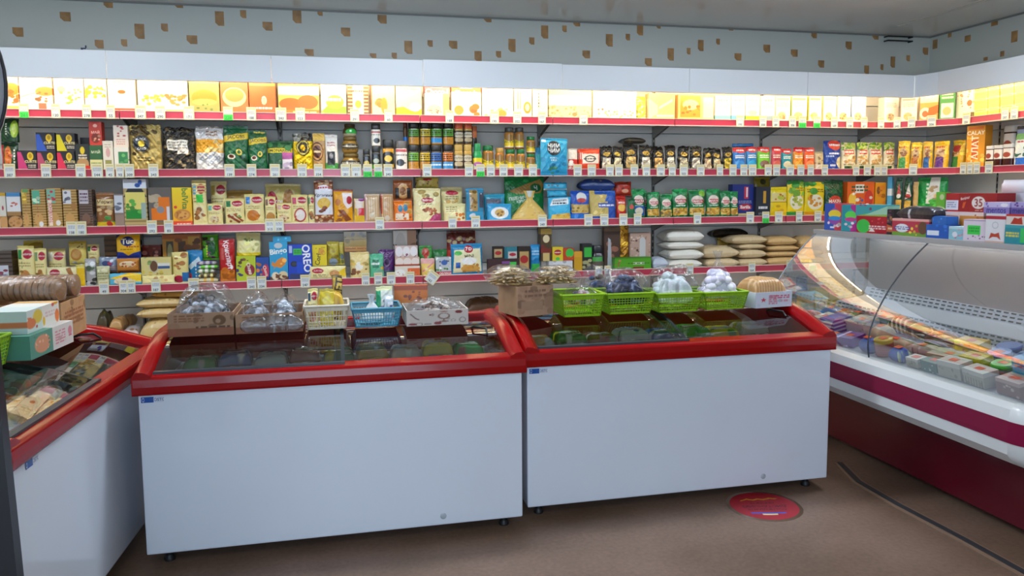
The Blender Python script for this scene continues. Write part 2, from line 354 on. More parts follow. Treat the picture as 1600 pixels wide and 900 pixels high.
for i in range(8):
    x0, x1 = XS[i] + 0.003, XS[i + 1] - 0.003
    bp = MB()
    for z0 in np.arange(0.12, 2.2, 0.2475): bp.box(x0 + 0.012, x1 - 0.012, YB - 0.075, YB - 0.06, z0, z0 + 0.2405)
    tag(bp.build('shelf_back_panel', PANEL), f'beige slotted metal back panel behind the shelves, {ORD[i]} bay', 'back panel', 'back panels of the wall shelving')
    base = MB(); base.box(x0, x1, LIP - 0.02, YB - 0.08, 0.36, 0.40).box(x0, x1, LIP, LIP + 0.02, 0.0, 0.36)
    tag(base.build('bottom_shelf', BOARD), f'pale base shelf and kick plate near the floor, {ORD[i]} bay', 'base shelf', 'base shelves of the wall shelving')
    for k in (1, 2, 3, 4):
        s = thing('wall_shelf', f'{LEVEL[k]} white shelf board with red price rail, {ORD[i]} bay', 'shelf', ((x0 + x1) / 2, LIP, ZS[k]), 0, 'shelf boards with red price rails')
        h = (x1 - x0) / 2; m = MB().box(-h, h, 0, YB - 0.08 - LIP, 0.02, 0.043); m.box(-h, h, 0, 0.012, 0.0, 0.043); m.build('shelf_board', BOARD, s)
        rail(s, -h, h, 0, 0)
        for sx in (-h + 0.006, h - 0.009):
            MB().prism([(YB - 0.08 - LIP, 0.02), (0.06, 0.02), (0.06, 0.012), (YB - 0.08 - LIP, -0.07)], sx, sx + 0.003).build('bracket', STEEL, s)
    c = thing('light_canopy', f'white light canopy fascia above the top shelf, {ORD[i]} bay', 'light canopy', ((x0 + x1) / 2, 5.15, 2.094), 0, 'white light canopies over the shelves')
    h = (x1 - x0) / 2 + 0.0015
    zt = ZTOP + (0.006 if i == 4 else 0) - 2.094
    MB().box(-h, h, 0, 0.012, 0, zt).box(-h, h, 0.012, 0.03, 0, 0.008).build('fascia', FASC, c)
    MB().box(-h, h, 0.012, YB - 0.08 - 5.15, zt - 0.02, zt - 0.008).build('top_board', BOARD, c)
    t = MB().tube([(-h + 0.04, 0.13, 0.075), (h - 0.04, 0.13, 0.075)], 0.014, 10).build('tube', TUBEM, c)
    e = MB().box(-h + 0.02, -h + 0.04, 0.10, 0.16, 0.05, zt - 0.02).box(h - 0.04, h - 0.02, 0.10, 0.16, 0.05, zt - 0.02).box(-h + 0.02, h - 0.02, 0.105, 0.155, zt - 0.05, zt - 0.02)
    e.build('tube_holder', mat('lamp_body', 'e6e6e6', rough=0.4), c)
for i, x in enumerate(XS):
    p = MB().box(x - 0.012, x + 0.012, YB - 0.078, YB - 0.045, 0, 2.24); p.cur = 1
    for z in np.arange(0.45, 2.2, 0.05): p.box(x - 0.004, x + 0.004, YB - 0.0795, YB - 0.077, z, z + 0.032)
    tag(p.build('upright_post', [STEEL, SLOT]), f'slotted grey steel upright of the wall shelving, number {i + 1} counted from the left end', 'upright', 'slotted uprights of the wall shelving')
# the corner piece and the shelving on the right wall
RY0, RY1 = 5.02, 3.6
cpA, cpB = (4.353, LIP), (RLIP, RY0)
for k in (1, 2, 3, 4):
    s = thing('corner_shelf', f'{LEVEL[k]} angled corner shelf board with short red price rail', 'shelf', (4.353, LIP, ZS[k]), 0, 'angled corner shelf boards')
    d = Vector((cpB[0] - cpA[0], cpB[1] - cpA[1], 0)); L = d.length; ang = math.atan2(d.y, d.x)
    MB().prism([(0, 0), (d.x, d.y), (XR - 0.06 - 4.353, d.y), (XR - 0.06 - 4.353, YB - 0.08 - LIP), (0, YB - 0.08 - LIP)], 0.02, 0.043, 'z').build('shelf_board', BOARD, s)
    r = rail(s, 0.003, L - 0.003, 0, 0); r.rotation_euler = (0, 0, ang)
    s = thing('side_wall_shelf', f'{LEVEL[k]} shelf board with red price rail on the right wall', 'shelf', (RLIP, RY0, ZS[k]), -math.pi / 2, 'shelf boards on the right wall')
    m = MB().box(0.003, RY0 - RY1, 0, XR - 0.06 - RLIP, 0.02, 0.043); m.box(0.003, RY0 - RY1, 0, 0.012, 0, 0.043); m.build('shelf_board', BOARD, s)
    rail(s, 0.003, RY0 - RY1, 0, 0)
bp = MB()
for z0 in np.arange(0.12, 2.2, 0.2475): bp.box(XR - 0.055, XR - 0.04, RY1, RY0 - 0.01, z0, z0 + 0.2405)
tag(bp.build('shelf_back_panel', PANEL), 'beige slotted back panel of the shelving on the right wall', 'back panel')
bp = MB()
for z0 in np.arange(0.12, 2.2, 0.2475): bp.box(XR - 0.055, XR - 0.04, RY0 + 0.01, YB - 0.06, z0, z0 + 0.2405).box(4.362, XR - 0.06, YB - 0.075, YB - 0.06, z0, z0 + 0.2405)
tag(bp.build('shelf_back_panel', PANEL), 'beige back panel lining the inside corner of the shelving', 'back panel')
for y, nm in ((RY0, 'next to the corner'), (3.59, 'farther from the corner')):
    p = MB().box(XR - 0.0535, XR - 0.03, y - 0.009, y + 0.009, 0, 2.24); p.cur = 1
    for z in np.arange(0.45, 2.2, 0.05): p.box(XR - 0.055, XR - 0.0535, y - 0.004, y + 0.004, z, z + 0.032)
    tag(p.build('upright_post', [STEEL, SLOT]), f'slotted grey steel upright on the right wall {nm}', 'upright')
c = thing('light_canopy', 'short angled white light canopy fascia in the shelving corner', 'light canopy', (4.352, 5.15, 2.094), 0, 'white light canopies over the shelves')
d = Vector((4.40 - 4.352, 4.975 - 5.15, 0)); L = d.length; ang = math.atan2(d.y, d.x); zt = ZTOP - 2.094
o = MB().box(-0.004, L + 0.004, 0, 0.012, 0, zt).build('fascia', FASC, c); o.rotation_euler = (0, 0, ang)
MB().prism([(0.01, 0), (d.x + 0.01, d.y), (0.60, d.y), (0.60, 0.6), (0.0, 0.6)], zt - 0.02, zt - 0.008, 'z').build('top_board', BOARD, c)
MB().tube([(0.10, 0.18, 0.075), (0.20, 0.0, 0.075)], 0.014, 10).build('tube', TUBEM, c)
c = thing('light_canopy', 'long white light canopy fascia over the right wall shelves', 'light canopy', (4.40, 4.97, 2.094), -math.pi / 2, 'white light canopies over the shelves')
MB().box(0, 1.4, 0, 0.012, 0, zt).box(0, 1.4, 0.012, 0.03, 0, 0.008).build('fascia', FASC, c)
MB().box(0, 1.4, 0.012, XR - 0.06 - 4.40, zt - 0.02, zt - 0.008).build('top_board', BOARD, c)
MB().tube([(0.04, 0.13, 0.075), (1.3, 0.13, 0.075)], 0.014, 10).build('tube', TUBEM, c)

# ceiling lamps over the customers' floor (above and behind the viewpoint)
LAMPM = mat('led_panel', (0.80, 0.90, 1.0), emit=CEIL_POWER); LAMPB = mat('led_panel_rear', (1.0, 0.95, 0.9), emit=CEIL_POWER * 0.36)
for i, (x, y, nm) in enumerate(((-1.9, 3.5, 'left of the row over the freezers'), (0.6, 3.5, 'middle of the row over the freezers'), (3.1, 3.3, 'right of the row over the freezers'), (-0.8, 0.0, 'left of the pair behind the viewpoint'), (1.8, 0.0, 'right of the pair behind the viewpoint'))):
    l = thing('ceiling_lamp', f'flat white ceiling lamp panel, {nm}', 'ceiling lamp', (x, y, ZC), 0, 'flat ceiling lamp panels')
    MB().box(-0.62, 0.62, -0.17, 0.17, -0.03, -0.001).build('frame', FASC, l)
    MB().box(-0.6, 0.6, -0.15, 0.15, -0.034, -0.031).build('diffuser', LAMPM if y > 1 else LAMPB, l)

sc_ = MB().box(-0.012, 0.0, 0, 0.004, 0, 0.012).box(0.0, 0.016, 0, 0.004, 0.004, 0.012).box(0.012, 0.02, 0, 0.004, 0.01, 0.026).build('paper_scrap', mat('navy_scrap', '1a2250', rough=0.5)); p_ = onY(130, 75, 5.16); sc_.location = (p_.x, 5.153, ZTOP + 0.0005)
tag(sc_, 'tiny dark blue scrap sitting on the white fascia near its left end', 'scrap')
# ================================================================ chest freezers with curved glass tops
WHITE = mat('freezer_white', 'd6dde8', rough=0.16, spec=0.5, coat=0.4, noise=0.012, nscale=3)
RED = mat('freezer_red', '960207', rough=0.24, spec=0.3, coat=0.15)
DARKP = mat('dark_profile', '3a3f45', rough=0.35)
BLACKP = mat('black_plastic', '141416', rough=0.5)
INNER = mat('freezer_liner', 'c8ccd0', rough=0.4)
LIDG = clear_mat('freezer_glass', 'c3cdcb', base=0.055, rough=0.01, ior=1.50, gain=0.95)
FD, FZ0, FZ1, FZ2 = 0.60, 0.055, 0.668, 0.737
def prof(y, z1=0.825):
    t = min(max(y / FD, 0), 1)
    return FZ2 + (z1 - FZ2) * math.sin(min(t * 1.5, 1.0) * math.pi / 2)
def freezer(L, label, loc, rz, logo_x, plug=True):
    """front along +X from x=0 to L, facing -Y; y=0 is the front of the body"""
    t = thing('chest_freezer', label, 'freezer', loc, rz, 'red-rimmed chest freezers')
    T = 0.05
    b = MB(); x0, x1 = 0.004, L - 0.004
    o_ = [(x0, 0), (x1, 0), (x1, FD), (x0, FD)]; i_ = [(T, T), (L - T, T), (L - T, FD - T), (T, FD - T)]
    v = [(x, y, FZ0) for x, y in o_] + [(x, y, FZ1) for x, y in o_] + [(x, y, FZ1) for x, y in i_] + [(x, y, FZ0 + 0.1) for x, y in i_]
    b.add(v, [(3, 2, 1, 0)] + [(i, (i + 1) % 4, 4 + (i + 1) % 4, 4 + i) for i in range(4)] + [(4 + i, 4 + (i + 1) % 4, 8 + (i + 1) % 4, 8 + i) for i in range(4)] + [(8 + i, 8 + (i + 1) % 4, 12 + (i + 1) % 4, 12 + i) for i in range(4)] + [(12, 13, 14, 15)])
    body = b.build('body', WHITE, t, bevel=0.007)
    MB().box(T, L - T, T, FD - T, FZ0 + 0.101, FZ0 + 0.105).box(T, T + 0.003, T, FD - T, 0.16, 0.66).box(L - T - 0.003, L - T, T, FD - T, 0.16, 0.66).box(T, L - T, T, T + 0.003, 0.16, 0.66).box(T, L - T, FD - T - 0.003, FD - T, 0.16, 0.66).build('liner', INNER, t)
    # front band: rounded bumper profile
    P = [(0.028, FZ1 - 0.002), (-0.012, FZ1 - 0.002), (-0.018, FZ1 + 0.006), (-0.02, FZ1 + 0.03), (-0.016, FZ2 - 0.012), (-0.008, FZ2 - 0.002), (0.004, FZ2), (0.05, FZ2 + 0.006), (0.05, FZ1 - 0.002)]
    MB().prism(P, -0.010, L + 0.010, 'x').build('front_band', RED, t, bevel=0.003)
    MB().box(-0.004, L + 0.004, FD - 0.045, FD + 0.012, FZ1 - 0.002, prof(FD) + 0.006).build('rear_band', RED, t, bevel=0.006)
    N = 18
    for s, nm in ((0, 'end'), (1, 'end')):
        xo, xi = (-0.008, 0.055) if s == 0 else (L + 0.008, L - 0.055)
        m = MB(); v = []; f = []
        for i in range(N + 1):
            y = -0.012 + (FD + 0.02) * i / N; zt = prof(y)
            fl = 0.006 * math.exp(-((i / N) / 0.10) ** 2)          # the outer side flares where it meets the front
            xoo = xo - (fl if s == 0 else -fl)
            v += [(xoo, y, FZ1 - 0.002), (xoo, y, zt - 0.004), (xo + (xi - xo) * 0.16, y, zt + 0.016), (xo + (xi - xo) * 0.55, y, zt + 0.014), (xi, y, zt + 0.001), (xi, y, FZ1 - 0.002)]
        for i in range(N):
            for k in range(6): f.append((i * 6 + k, i * 6 + (k + 1) % 6, (i + 1) * 6 + (k + 1) % 6, (i + 1) * 6 + k))
        m.add(v, f, True); m.add(v[:6], [(0, 1, 2, 3, 4, 5)]); m.add(v[-6:], [(0, 1, 2, 3, 4, 5)])
        m.build('end_frame', RED, t)
    # two sliding curved panes
    mid = L / 2
    for k, (xa, xb, dz) in enumerate(((0.056, mid + 0.02, 0.0), (mid - 0.02, L - 0.056, -0.012))):
        v = []; q = []; n = 20
        for i in range(n + 1):
            y = 0.035 + (FD - 0.08) * i / n; z = prof(y) - 0.008 + dz + 0.004
            v += [(xa, y, z), (xb, y, z)]
        for i in range(n): q.append((2 * i, 2 * i + 1, 2 * i + 3, 2 * i + 2))
        g = mesh_obj('glass_lid', v, q, LIDG, t, smooth=True)
        g.matrix_parent_inverse = Matrix()
        e = MB()
        e.box(xa, xb, 0.012, 0.037, prof(0.03) - 0.016 + dz, prof(0.03) - 0.001 + dz)
        for xs in ((xb - 0.014, xb), (xa, xa + 0.006)):
            if k == 1 and xs[0] == xa or k == 0 and xs[1] == xb:
                for i in range(n):
                    ya, yb = 0.035 + (FD - 0.08) * i / n, 0.035 + (FD - 0.08) * (i + 1) / n
                    za, zb = prof(ya) - 0.004 + dz, prof(yb) - 0.004 + dz
                    e.add([(x, y, z) for (y, z) in ((ya, za), (yb, zb)) for zz in (0,) for x in xs] + [(x, y, z - 0.012) for (y, z) in ((ya, za), (yb, zb)) for x in xs], [(0, 1, 3, 2), (4, 6, 7, 5), (0, 4, 5, 1), (2, 3, 7, 6), (0, 2, 6, 4), (1, 5, 7, 3)])
        e.build('lid_frame', DARKP, g)
        if k == 1: MB().tube([(xb - 0.10, 0.30, prof(0.30) + dz), (xb - 0.10, 0.27, prof(0.27) + dz + 0.014), (xb - 0.05, 0.24, prof(0.24) + dz + 0.014), (xb - 0.05, 0.21, prof(0.21) + dz)], 0.005).build('lid_handle', BLACKP, g)
    for x in (0.07, L - 0.07):
        for y in (0.07, FD - 0.07):
            MB().lathe([(0.012, 0.02), (0.012, FZ0 + 0.002)], (x, y, 0), 12).lathe([(0.020, 0.0), (0.022, 0.008), (0.014, 0.022)], (x, y, 0), 14).build('foot', BLACKP, t)
    # maker's plate
    nx, nz = 60, 12; w, h = 0.078, 0.021
    A = art('b c9d0dc;r 0 0 .56 1 1d4f9e;e .03 .5 .06 .6 1d4f9e;o .10 .5 .05 .34 dfe8f4;t FROSTOR .77 .5 .5 3a5c94;r .56 0 .585 1 dfe8f4', nx, nz, w, h)
    gx, gz = np.meshgrid(np.linspace(0, w, nx), np.linspace(0, h, nz))
    np_mesh('badge', np.stack([gx + logo_x, np.full_like(gx, -0.0015), gz + 0.637], -1).reshape(-1, 3), grid_quads(nx, nz), GLOSSY, t, A.reshape(-1, 3))
    if plug:
        m = MB(); m.lathe([(0.0, -0.004), (0.007, -0.004), (0.012, -0.002), (0.014, 0.0)], (0, 0, 0), 18, False)
        p = m.build('drain_plug', mat('plug_grey', 'aab2ba', rough=0.4), t); p.rotation_euler = (-math.pi / 2, 0, 0); p.location = (L - 0.335, 0.001, 0.092); p.scale = (1.0, 1.0, 1.0)
    return t
FZM = freezer(1.455, 'white chest freezer in the middle with red rim under cardboard boxes and crates', (-0.73, 2.99, 0), 0, 0.014)
FZR = freezer(1.452, 'white red-rimmed chest freezer under the lime green baskets', (0.758, 3.07, 0), 0, 0.014)
FZL = freezer(1.415, 'white red-rimmed chest freezer standing crosswise at the left end of the row', (-0.8697, 2.225, 0), math.radians(90 - 3.8), 0.10, False)
# ================================================================ refrigerated display case with curved front glass
CASEW = mat('case_white', 'd9dcdc', rough=0.3, coat=0.2)
CASER = mat('case_red', '5c0a1c', rough=0.25, coat=0.3)
STRIPE = mat('case_stripe', '7c1038', rough=0.38, spec=0.25)
STAIN = mat('brushed_steel', 'a8a8a8', rough=0.26, metal=0.9)
GRILLE = mat('grille_grey', 'c4cedc', rough=0.4)
CGLASS = clear_mat('case_glass', 'f0f4f4', base=0.29, rough=0.02, ior=1.45, gain=0.8)
CY0, CY1 = 2.25, 3.98                                   # near end and far end of the case
case = thing('display_case', 'refrigerated display case with curved glass front and dark red base on the right', 'display case', (0, 0, 0))
BX = 2.405
bump = [(BX + 0.05, 0.612), (BX + 0.02, 0.606), (BX, 0.585), (BX - 0.008, 0.545), (BX - 0.01, 0.48), (BX - 0.004, 0.415), (BX + 0.03, 0.375), (BX + 0.22, 0.30), (BX + 0.26, 0.29), (BX + 0.26, 0.345), (BX + 0.12, 0.40), (BX + 0.07, 0.46), (BX + 0.06, 0.60)]
MB().prism([(p[0], p[1]) for p in bump], CY0 + 0.04, CY1, 'y').build('bumper', CASEW, case)
sp = [(BX - 0.0115, 0.545), (BX - 0.0135, 0.48), (BX - 0.0125, 0.462), (BX - 0.004, 0.462), (BX - 0.002, 0.545)]
sp = [(BX - 0.010, 0.543), (BX - 0.0125, 0.480), (BX - 0.0115, 0.462), (BX + 0.01, 0.462), (BX + 0.01, 0.543)]
MB().prism(sp, CY0 + 0.04, CY1, 'y').build('stripe', STRIPE, case)
# rounded end cap at the near corner
m = MB(); v = []; f = []; na = 10
out = [p for p in bump[:9]]
for i in range(na + 1):
    a = math.pi / 2 * i / na
    for (x, z) in out:
        rr = 0.16 - (x - BX); v.append((BX + 0.16 - rr * math.cos(a), CY0 + 0.04 - max(rr, 0.0) * math.sin(a) * 0.9, z))
n = len(out)
for i in range(na):
    for k in range(n - 1): f.append((i * n + k, i * n + k + 1, (i + 1) * n + k + 1, (i + 1) * n + k))
m.add(v, f, True); m.build('end_cap', CASEW, case)
m = MB(); v = []; f = []
for i in range(na + 1):
    a = math.pi / 2 * i / na
    for z, x in ((0.543, BX - 0.010), (0.480, BX - 0.0125), (0.462, BX - 0.0115)):
        rr = 0.16 - (x - BX); v.append((BX + 0.16 - rr * math.cos(a), CY0 + 0.04 - rr * math.sin(a) * 0.9, z))
for i in range(na):
    for k in range(2): f.append((i * 3 + k, i * 3 + k + 1, (i + 1) * 3 + k + 1, (i + 1) * 3 + k))
m.add(v, f, True); m.build('end_cap_stripe', STRIPE, case)
MB().box(2.66, 2.68, CY0 + 0.05, CY1 - 0.03, 0.03, 0.34).box(2.68, 3.22, CY0 + 0.05, CY0 + 0.08, 0.03, 0.5).build('kick_panel', CASER, case)
for y in (CY0 + 0.15, CY1 - 0.15):
    MB().box(2.75, 2.80, y, y + 0.05, 0, 0.03).box(3.12, 3.17, y, y + 0.05, 0, 0.03).build('foot', BLACKP, case)
MB().box(2.69, 3.24, CY0 + 0.09, CY1 - 0.04, 0.03, 0.30).box(3.2, 3.24, CY0 + 0.05, CY1, 0.30, 1.145).build('carcass', CASEW, case)
# inside: deck, lower grille, sloped panel, upper grille, mirror-like rear panel
dk = MB().prism([(2.458, 0.598), (2.855, 0.690), (2.855, 0.675), (2.458, 0.583)], CY0 + 0.06, CY1 - 0.02, 'y').build('deck', mat('deck_steel', 'b8bec4', rough=0.4, metal=0.3), case)
def grille(name, x0, z0, x1, z1, y0, y1, rows, pitch):
    """sloped strip from (x0,z0) up to (x1,z1), with dark slots"""
    d = Vector((x1 - x0, 0, z1 - z0)); L = d.length; d.normalize(); nrm = Vector((-d.z, 0, d.x))
    if nrm.x > 0: nrm = -nrm
    o0 = Vector((x0, 0, z0)); m = MB()
    q = lambda s, y, e: o0 + d * s + nrm * e + Vector((0, y, 0))
    m.add([q(0, y0, 0), q(L, y0, 0), q(L, y1, 0), q(0, y1, 0), q(0, y0, -0.012), q(L, y0, -0.012), q(L, y1, -0.012), q(0, y1, -0.012)], [(0, 1, 2, 3), (4, 7, 6, 5), (0, 4, 5, 1), (2, 6, 7, 3), (0, 3, 7, 4), (1, 5, 6, 2)])
    m.cur = 1; y = y0 + 0.02
    while y < y1 - pitch:
        for r in range(rows):
            s0 = L * (r + 0.36) / rows; s1 = L * (r + 0.76) / rows
            m.add([q(s0, y, 0.0012), q(s1, y, 0.0012), q(s1, y + pitch * 0.66, 0.0012), q(s0, y + pitch * 0.66, 0.0012)], [(0, 1, 2, 3)])
        y += pitch
    return m.build(name, [GRILLE, mat('grille_slot', '3c4654', rough=0.7)], case, fix=False)
YA, YC = CY0 + 0.06, CY1 - 0.02
grille('lower_grille', 2.857, 0.690, 2.872, 0.744, YA, YC, 3, 0.036)
MB().prism([(2.872, 0.744), (2.90, 0.749), (3.05, 0.768), (3.05, 0.756), (2.872, 0.73)], YA, YC, 'y').build('sloped_panel', GRILLE, case)
grille('upper_grille', 3.05, 0.768, 3.072, 0.822, YA, YC, 3, 0.042)
MB().box(3.08, 3.10, YA, YC, 0.80, 1.142).build('rear_panel', mat('rear_mirror', 'd4d2d6', rough=0.24, metal=0.7), case)
# curved glass: three-panel sheet with dark joints
GP = [(2.428, 0.607), (2.405, 0.66), (2.412, 0.72), (2.435, 0.79), (2.475, 0.86), (2.525, 0.93), (2.59, 1.0), (2.66, 1.07), (2.735, 1.148)]
def gcurve(n=28):
    P = [np.array(p) for p in GP]; out = []
    for i in range(n + 1):
        t = i / n * (len(P) - 1); k = min(int(t), len(P) - 2); u = t - k
        p0, p1, p2, p3 = P[max(k - 1, 0)], P[k], P[k + 1], P[min(k + 2, len(P) - 1)]
        out.append(0.5 * (2 * p1 + (p2 - p0) * u + (2 * p0 - 5 * p1 + 4 * p2 - p3) * u * u + (3 * p1 - p0 - 3 * p2 + p3) * u ** 3))
    return out
GP = [(2.436, 0.605), (2.428, 0.66), (2.436, 0.73), (2.462, 0.805), (2.502, 0.88), (2.552, 0.955), (2.61, 1.025), (2.672, 1.088), (2.742, 1.148)]
G = gcurve()
SEAM = 3.105
for ya, yb in ((CY0, SEAM - 0.002), (SEAM + 0.002, CY1)):
    v = []; q = []; m = 6
    for p in G:
        for j in range(m + 1): v.append((p[0], ya + (yb - ya) * j / m, p[1]))
    for i in range(len(G) - 1):
        for j in range(m): q.append((i * (m + 1) + j, i * (m + 1) + j + 1, (i + 1) * (m + 1) + j + 1, (i + 1) * (m + 1) + j))
    mesh_obj('curved_glass', v, q, CGLASS, case, smooth=True)
for y in (CY0, SEAM, CY1):
    MB().tube([(p[0] - 0.001, y, p[1]) for p in G], 0.0035, 6).build('glass_joint', DARKP if y != CY1 else mat('joint_grey', '8a929a', rough=0.3), case)
def side_glass(y):
    pts = [(p[0] + 0.004, p[1]) for p in G] + [(3.08, 1.148), (3.08, 0.62), (2.6, 0.60)]
    v = [(p[0], y, p[1]) for p in pts]; mesh_obj('side_glass', v, [tuple(range(len(v)))], CGLASS, case)
side_glass(CY1 - 0.004); side_glass(CY0 + 0.004)
tp = MB().box(2.725, 3.24, CY0 - 0.01, CY1 + 0.01, 1.150, 1.166).box(2.722, 2.732, CY0 - 0.01, CY1 + 0.01, 1.142, 1.168).build('top_shelf', mat('case_top', 'b9bcc0', rough=0.3, metal=0.4), case, bevel=0.002)
MB().tube([(3.02, CY0 + 0.1, 1.139), (3.02, CY1 - 0.1, 1.139)], 0.009, 8).build('lamp_tube', mat('case_tube', (1.0, 0.97, 0.92), emit=18.0), case)  # unseen glowing tube, added under the top shelf to brighten the case interior
# floor: flat cable cover, round sticker, crate under the case
cc = MB(); pts = [(2.476, 3.346), (2.40, 3.10), (2.392, 2.83), (2.405, 2.48), (2.405, 2.215), (2.40, 1.5)]
def ribbon(mb, off0, off1, z):
    P = [Vector((p[0], p[1], 0)) for p in pts]; v = []
    for i, p in enumerate(P):
        d = (P[min(i + 1, len(P) - 1)] - P[max(i - 1, 0)]).normalized(); nn = Vector((-d.y, d.x, 0))
        for o in (off0, off1):
            for zz in (0, z): v.append((p.x - nn.x * o, p.y - nn.y * o, zz))
    f = []
    for i in range(len(P) - 1):
        a = i * 4; b = a + 4; f += [(a + 1, a + 3, b + 3, b + 1), (a, b, b + 2, a + 2), (a, a + 1, b + 1, b), (a + 2, b + 2, b + 3, a + 3)]
    f += [(0, 2, 3, 1), (len(v) - 4, len(v) - 3, len(v) - 1, len(v) - 2)]
    mb.add(v, f)
cov = thing('cable_cover', 'dark rubber cable cover strip with tan edges along the floor by the display case', 'cable cover')
ribbon(cc, -0.013, 0.013, 0.010); cc.build('channel', mat('rubber_dark', '34363a', rough=0.5), cov)
c2 = MB(); ribbon(c2, 0.013, 0.026, 0.006); ribbon(c2, -0.026, -0.013, 0.006); c2.build('edge_strip', mat('edge_tan', '8f7460', rough=0.5), cov)
st = MB(); R0 = 0.148
st.lathe([(0.0001, 0.0012), (R0, 0.0012), (R0, 0.0), (0.0001, 0.0)], n=48, closed=False)
stk = thing('floor_sticker', 'round red floor sticker with yellow figures and dark lettering', 'sticker', (1.818, 2.965, 0.0), math.radians(-12))
n = 90; ar = art('b a01526;t ЗАКРЫВАЙТЕ .5 .72 .0 000;n 0 0 0 0 000 0 0;d .2 .23 .26 .27 .34 .25 .44 .3 .52 .27 .6 .31 .68 .27 .8 .33 .8 .30 .68 .23 .6 .27 .52 .23 .44 .26 .34 .21 .26 .23 c78a1e;t ДЕРЖИТЕ .5 .40 .07 3a0a26;t ДИСТАНЦИЮ .5 .52 .09 3a0a26;t СОБЛЮДАЙТЕ .5 .64 .09 3a0a26;r .26 .74 .78 .785 2a50b8;r .4 .79 .62 .83 e8d49a'.replace('t ЗАКРЫВАЙТЕ .5 .72 .0 000;n 0 0 0 0 000 0 0;', ''), n, n, 2 * R0, 2 * R0)
gx, gy = np.meshgrid(np.linspace(-1, 1, n), np.linspace(-1, 1, n))
sx = gx * np.sqrt(1 - gy ** 2 / 2) * R0; sy = gy * np.sqrt(1 - gx ** 2 / 2) * R0      # square grid eased into a disc
ui = np.clip(((sx / R0 + 1) / 2 * n).astype(int), 0, n - 1); vi = np.clip(((sy / R0 + 1) / 2 * n).astype(int), 0, n - 1)
o = np_mesh('print', np.stack([-sx, -sy, np.full_like(sx, 0.0018)], -1).reshape(-1, 3), grid_quads(n, n), PAPERM, stk, ar[vi, ui].reshape(-1, 3))
MB().lathe([(R0 + 0.016, 0.0), (R0 + 0.016, 0.0009), (0.001, 0.0009)], n=48, closed=False).build('backing_film', mat('sticker_film', '6e5a4a', rough=0.3), stk)
cr = thing('wooden_crate', 'slatted wooden crate on the floor under the far end of the display case', 'crate', (2.62, 4.02, 0), 0)
WOOD = mat('crate_wood', '8a5a34', rough=0.6, noise=0.25, nscale=14)
for z in (0.04, 0.11, 0.18, 0.25): MB().box(-0.16, 0.03, -0.012, 0.0, z, z + 0.042).build('slat', WOOD, cr)
MB().box(-0.16, -0.13, 0.0, 0.03, 0, 0.30).box(0.0, 0.03, 0.0, 0.03, 0, 0.30).box(-0.16, 0.03, 0.0, 0.25, 0.0, 0.03).build('crate_frame', WOOD, cr)
# left foreground: edge of a tall drinks cooler with a black door frame, and a round mirror
ex0 = onY(25, 890, 1.55).x + 0.0215; ex = 0.0
cl = thing('drinks_cooler', 'open black-framed door of a tall drinks cooler, cut off by the left border', 'cooler', (ex0, 0, 0.02)); cl.rotation_euler = (0, math.radians(-1.6), 0)
MB().box(ex - 0.034, ex, 1.545, 1.575, 0.08, 1.92).box(ex - 0.6, ex - 0.034, 1.545, 1.575, 0.08, 0.12).box(ex - 0.6, ex - 0.034, 1.545, 1.575, 1.88, 1.92).build('door_frame', mat('cooler_black', '17181c', rough=0.35), cl)
MB().box(ex - 0.075, ex - 0.034, 1.547, 1.573, 0.12, 1.88).box(ex - 0.05, ex - 0.044, 1.541, 1.547, 0.12, 1.88).build('aluminium_trim', mat('alu_trim', 'b8bec8', rough=0.3, metal=0.7), cl)
MB().box(ex - 0.6, ex - 0.075, 1.556, 1.564, 0.12, 1.88).build('door_glass', clear_mat('cooler_glass', 'dfe6e8'), cl)
MB().box(ex - 1.25, ex - 0.61, 1.54, 2.1, 0.05, 1.95).build('cabinet', mat('cooler_white', 'd0d4d8', rough=0.35), cl)
mr = thing('round_mirror', 'pale round mirror with thin dark rim cut off by the left border', 'mirror', (0, 0, 0))
pc = onY(10, 131, 1.8); Rm = 167 / F_PX * 1.8; cx = pc.x - Rm; cz = pc.z
m = MB()
m.lathe([(0.001, 0.03), (Rm * 0.4, 0.026), (Rm * 0.75, 0.014), (Rm - 0.004, 0.0), (Rm - 0.004, -0.02), (0.001, -0.02)], n=56, closed=False)
o = m.build('mirror_face', mat('mirror_pale', 'd4d4d8', rough=0.25), mr); o.rotation_euler = (math.pi / 2, 0, 0); o.location = (cx, 1.8, cz)
m = MB(); ring = [(cx + Rm * math.cos(t), 1.797, cz + Rm * math.sin(t)) for t in np.linspace(0, 2 * math.pi, 57)]
m.tube(ring, 0.0035, 8, cap=False).build('rim', mat('rim_dark', '2a2428', rough=0.4), mr)
MB().tube([(cx, 1.83, cz), (cx, 1.83, 0.0)], 0.015, 10).lathe([(0.15, 0.0), (0.15, 0.02), (0.02, 0.03)], (cx, 1.83, 0), 24).build('stand', BLACKP, mr)
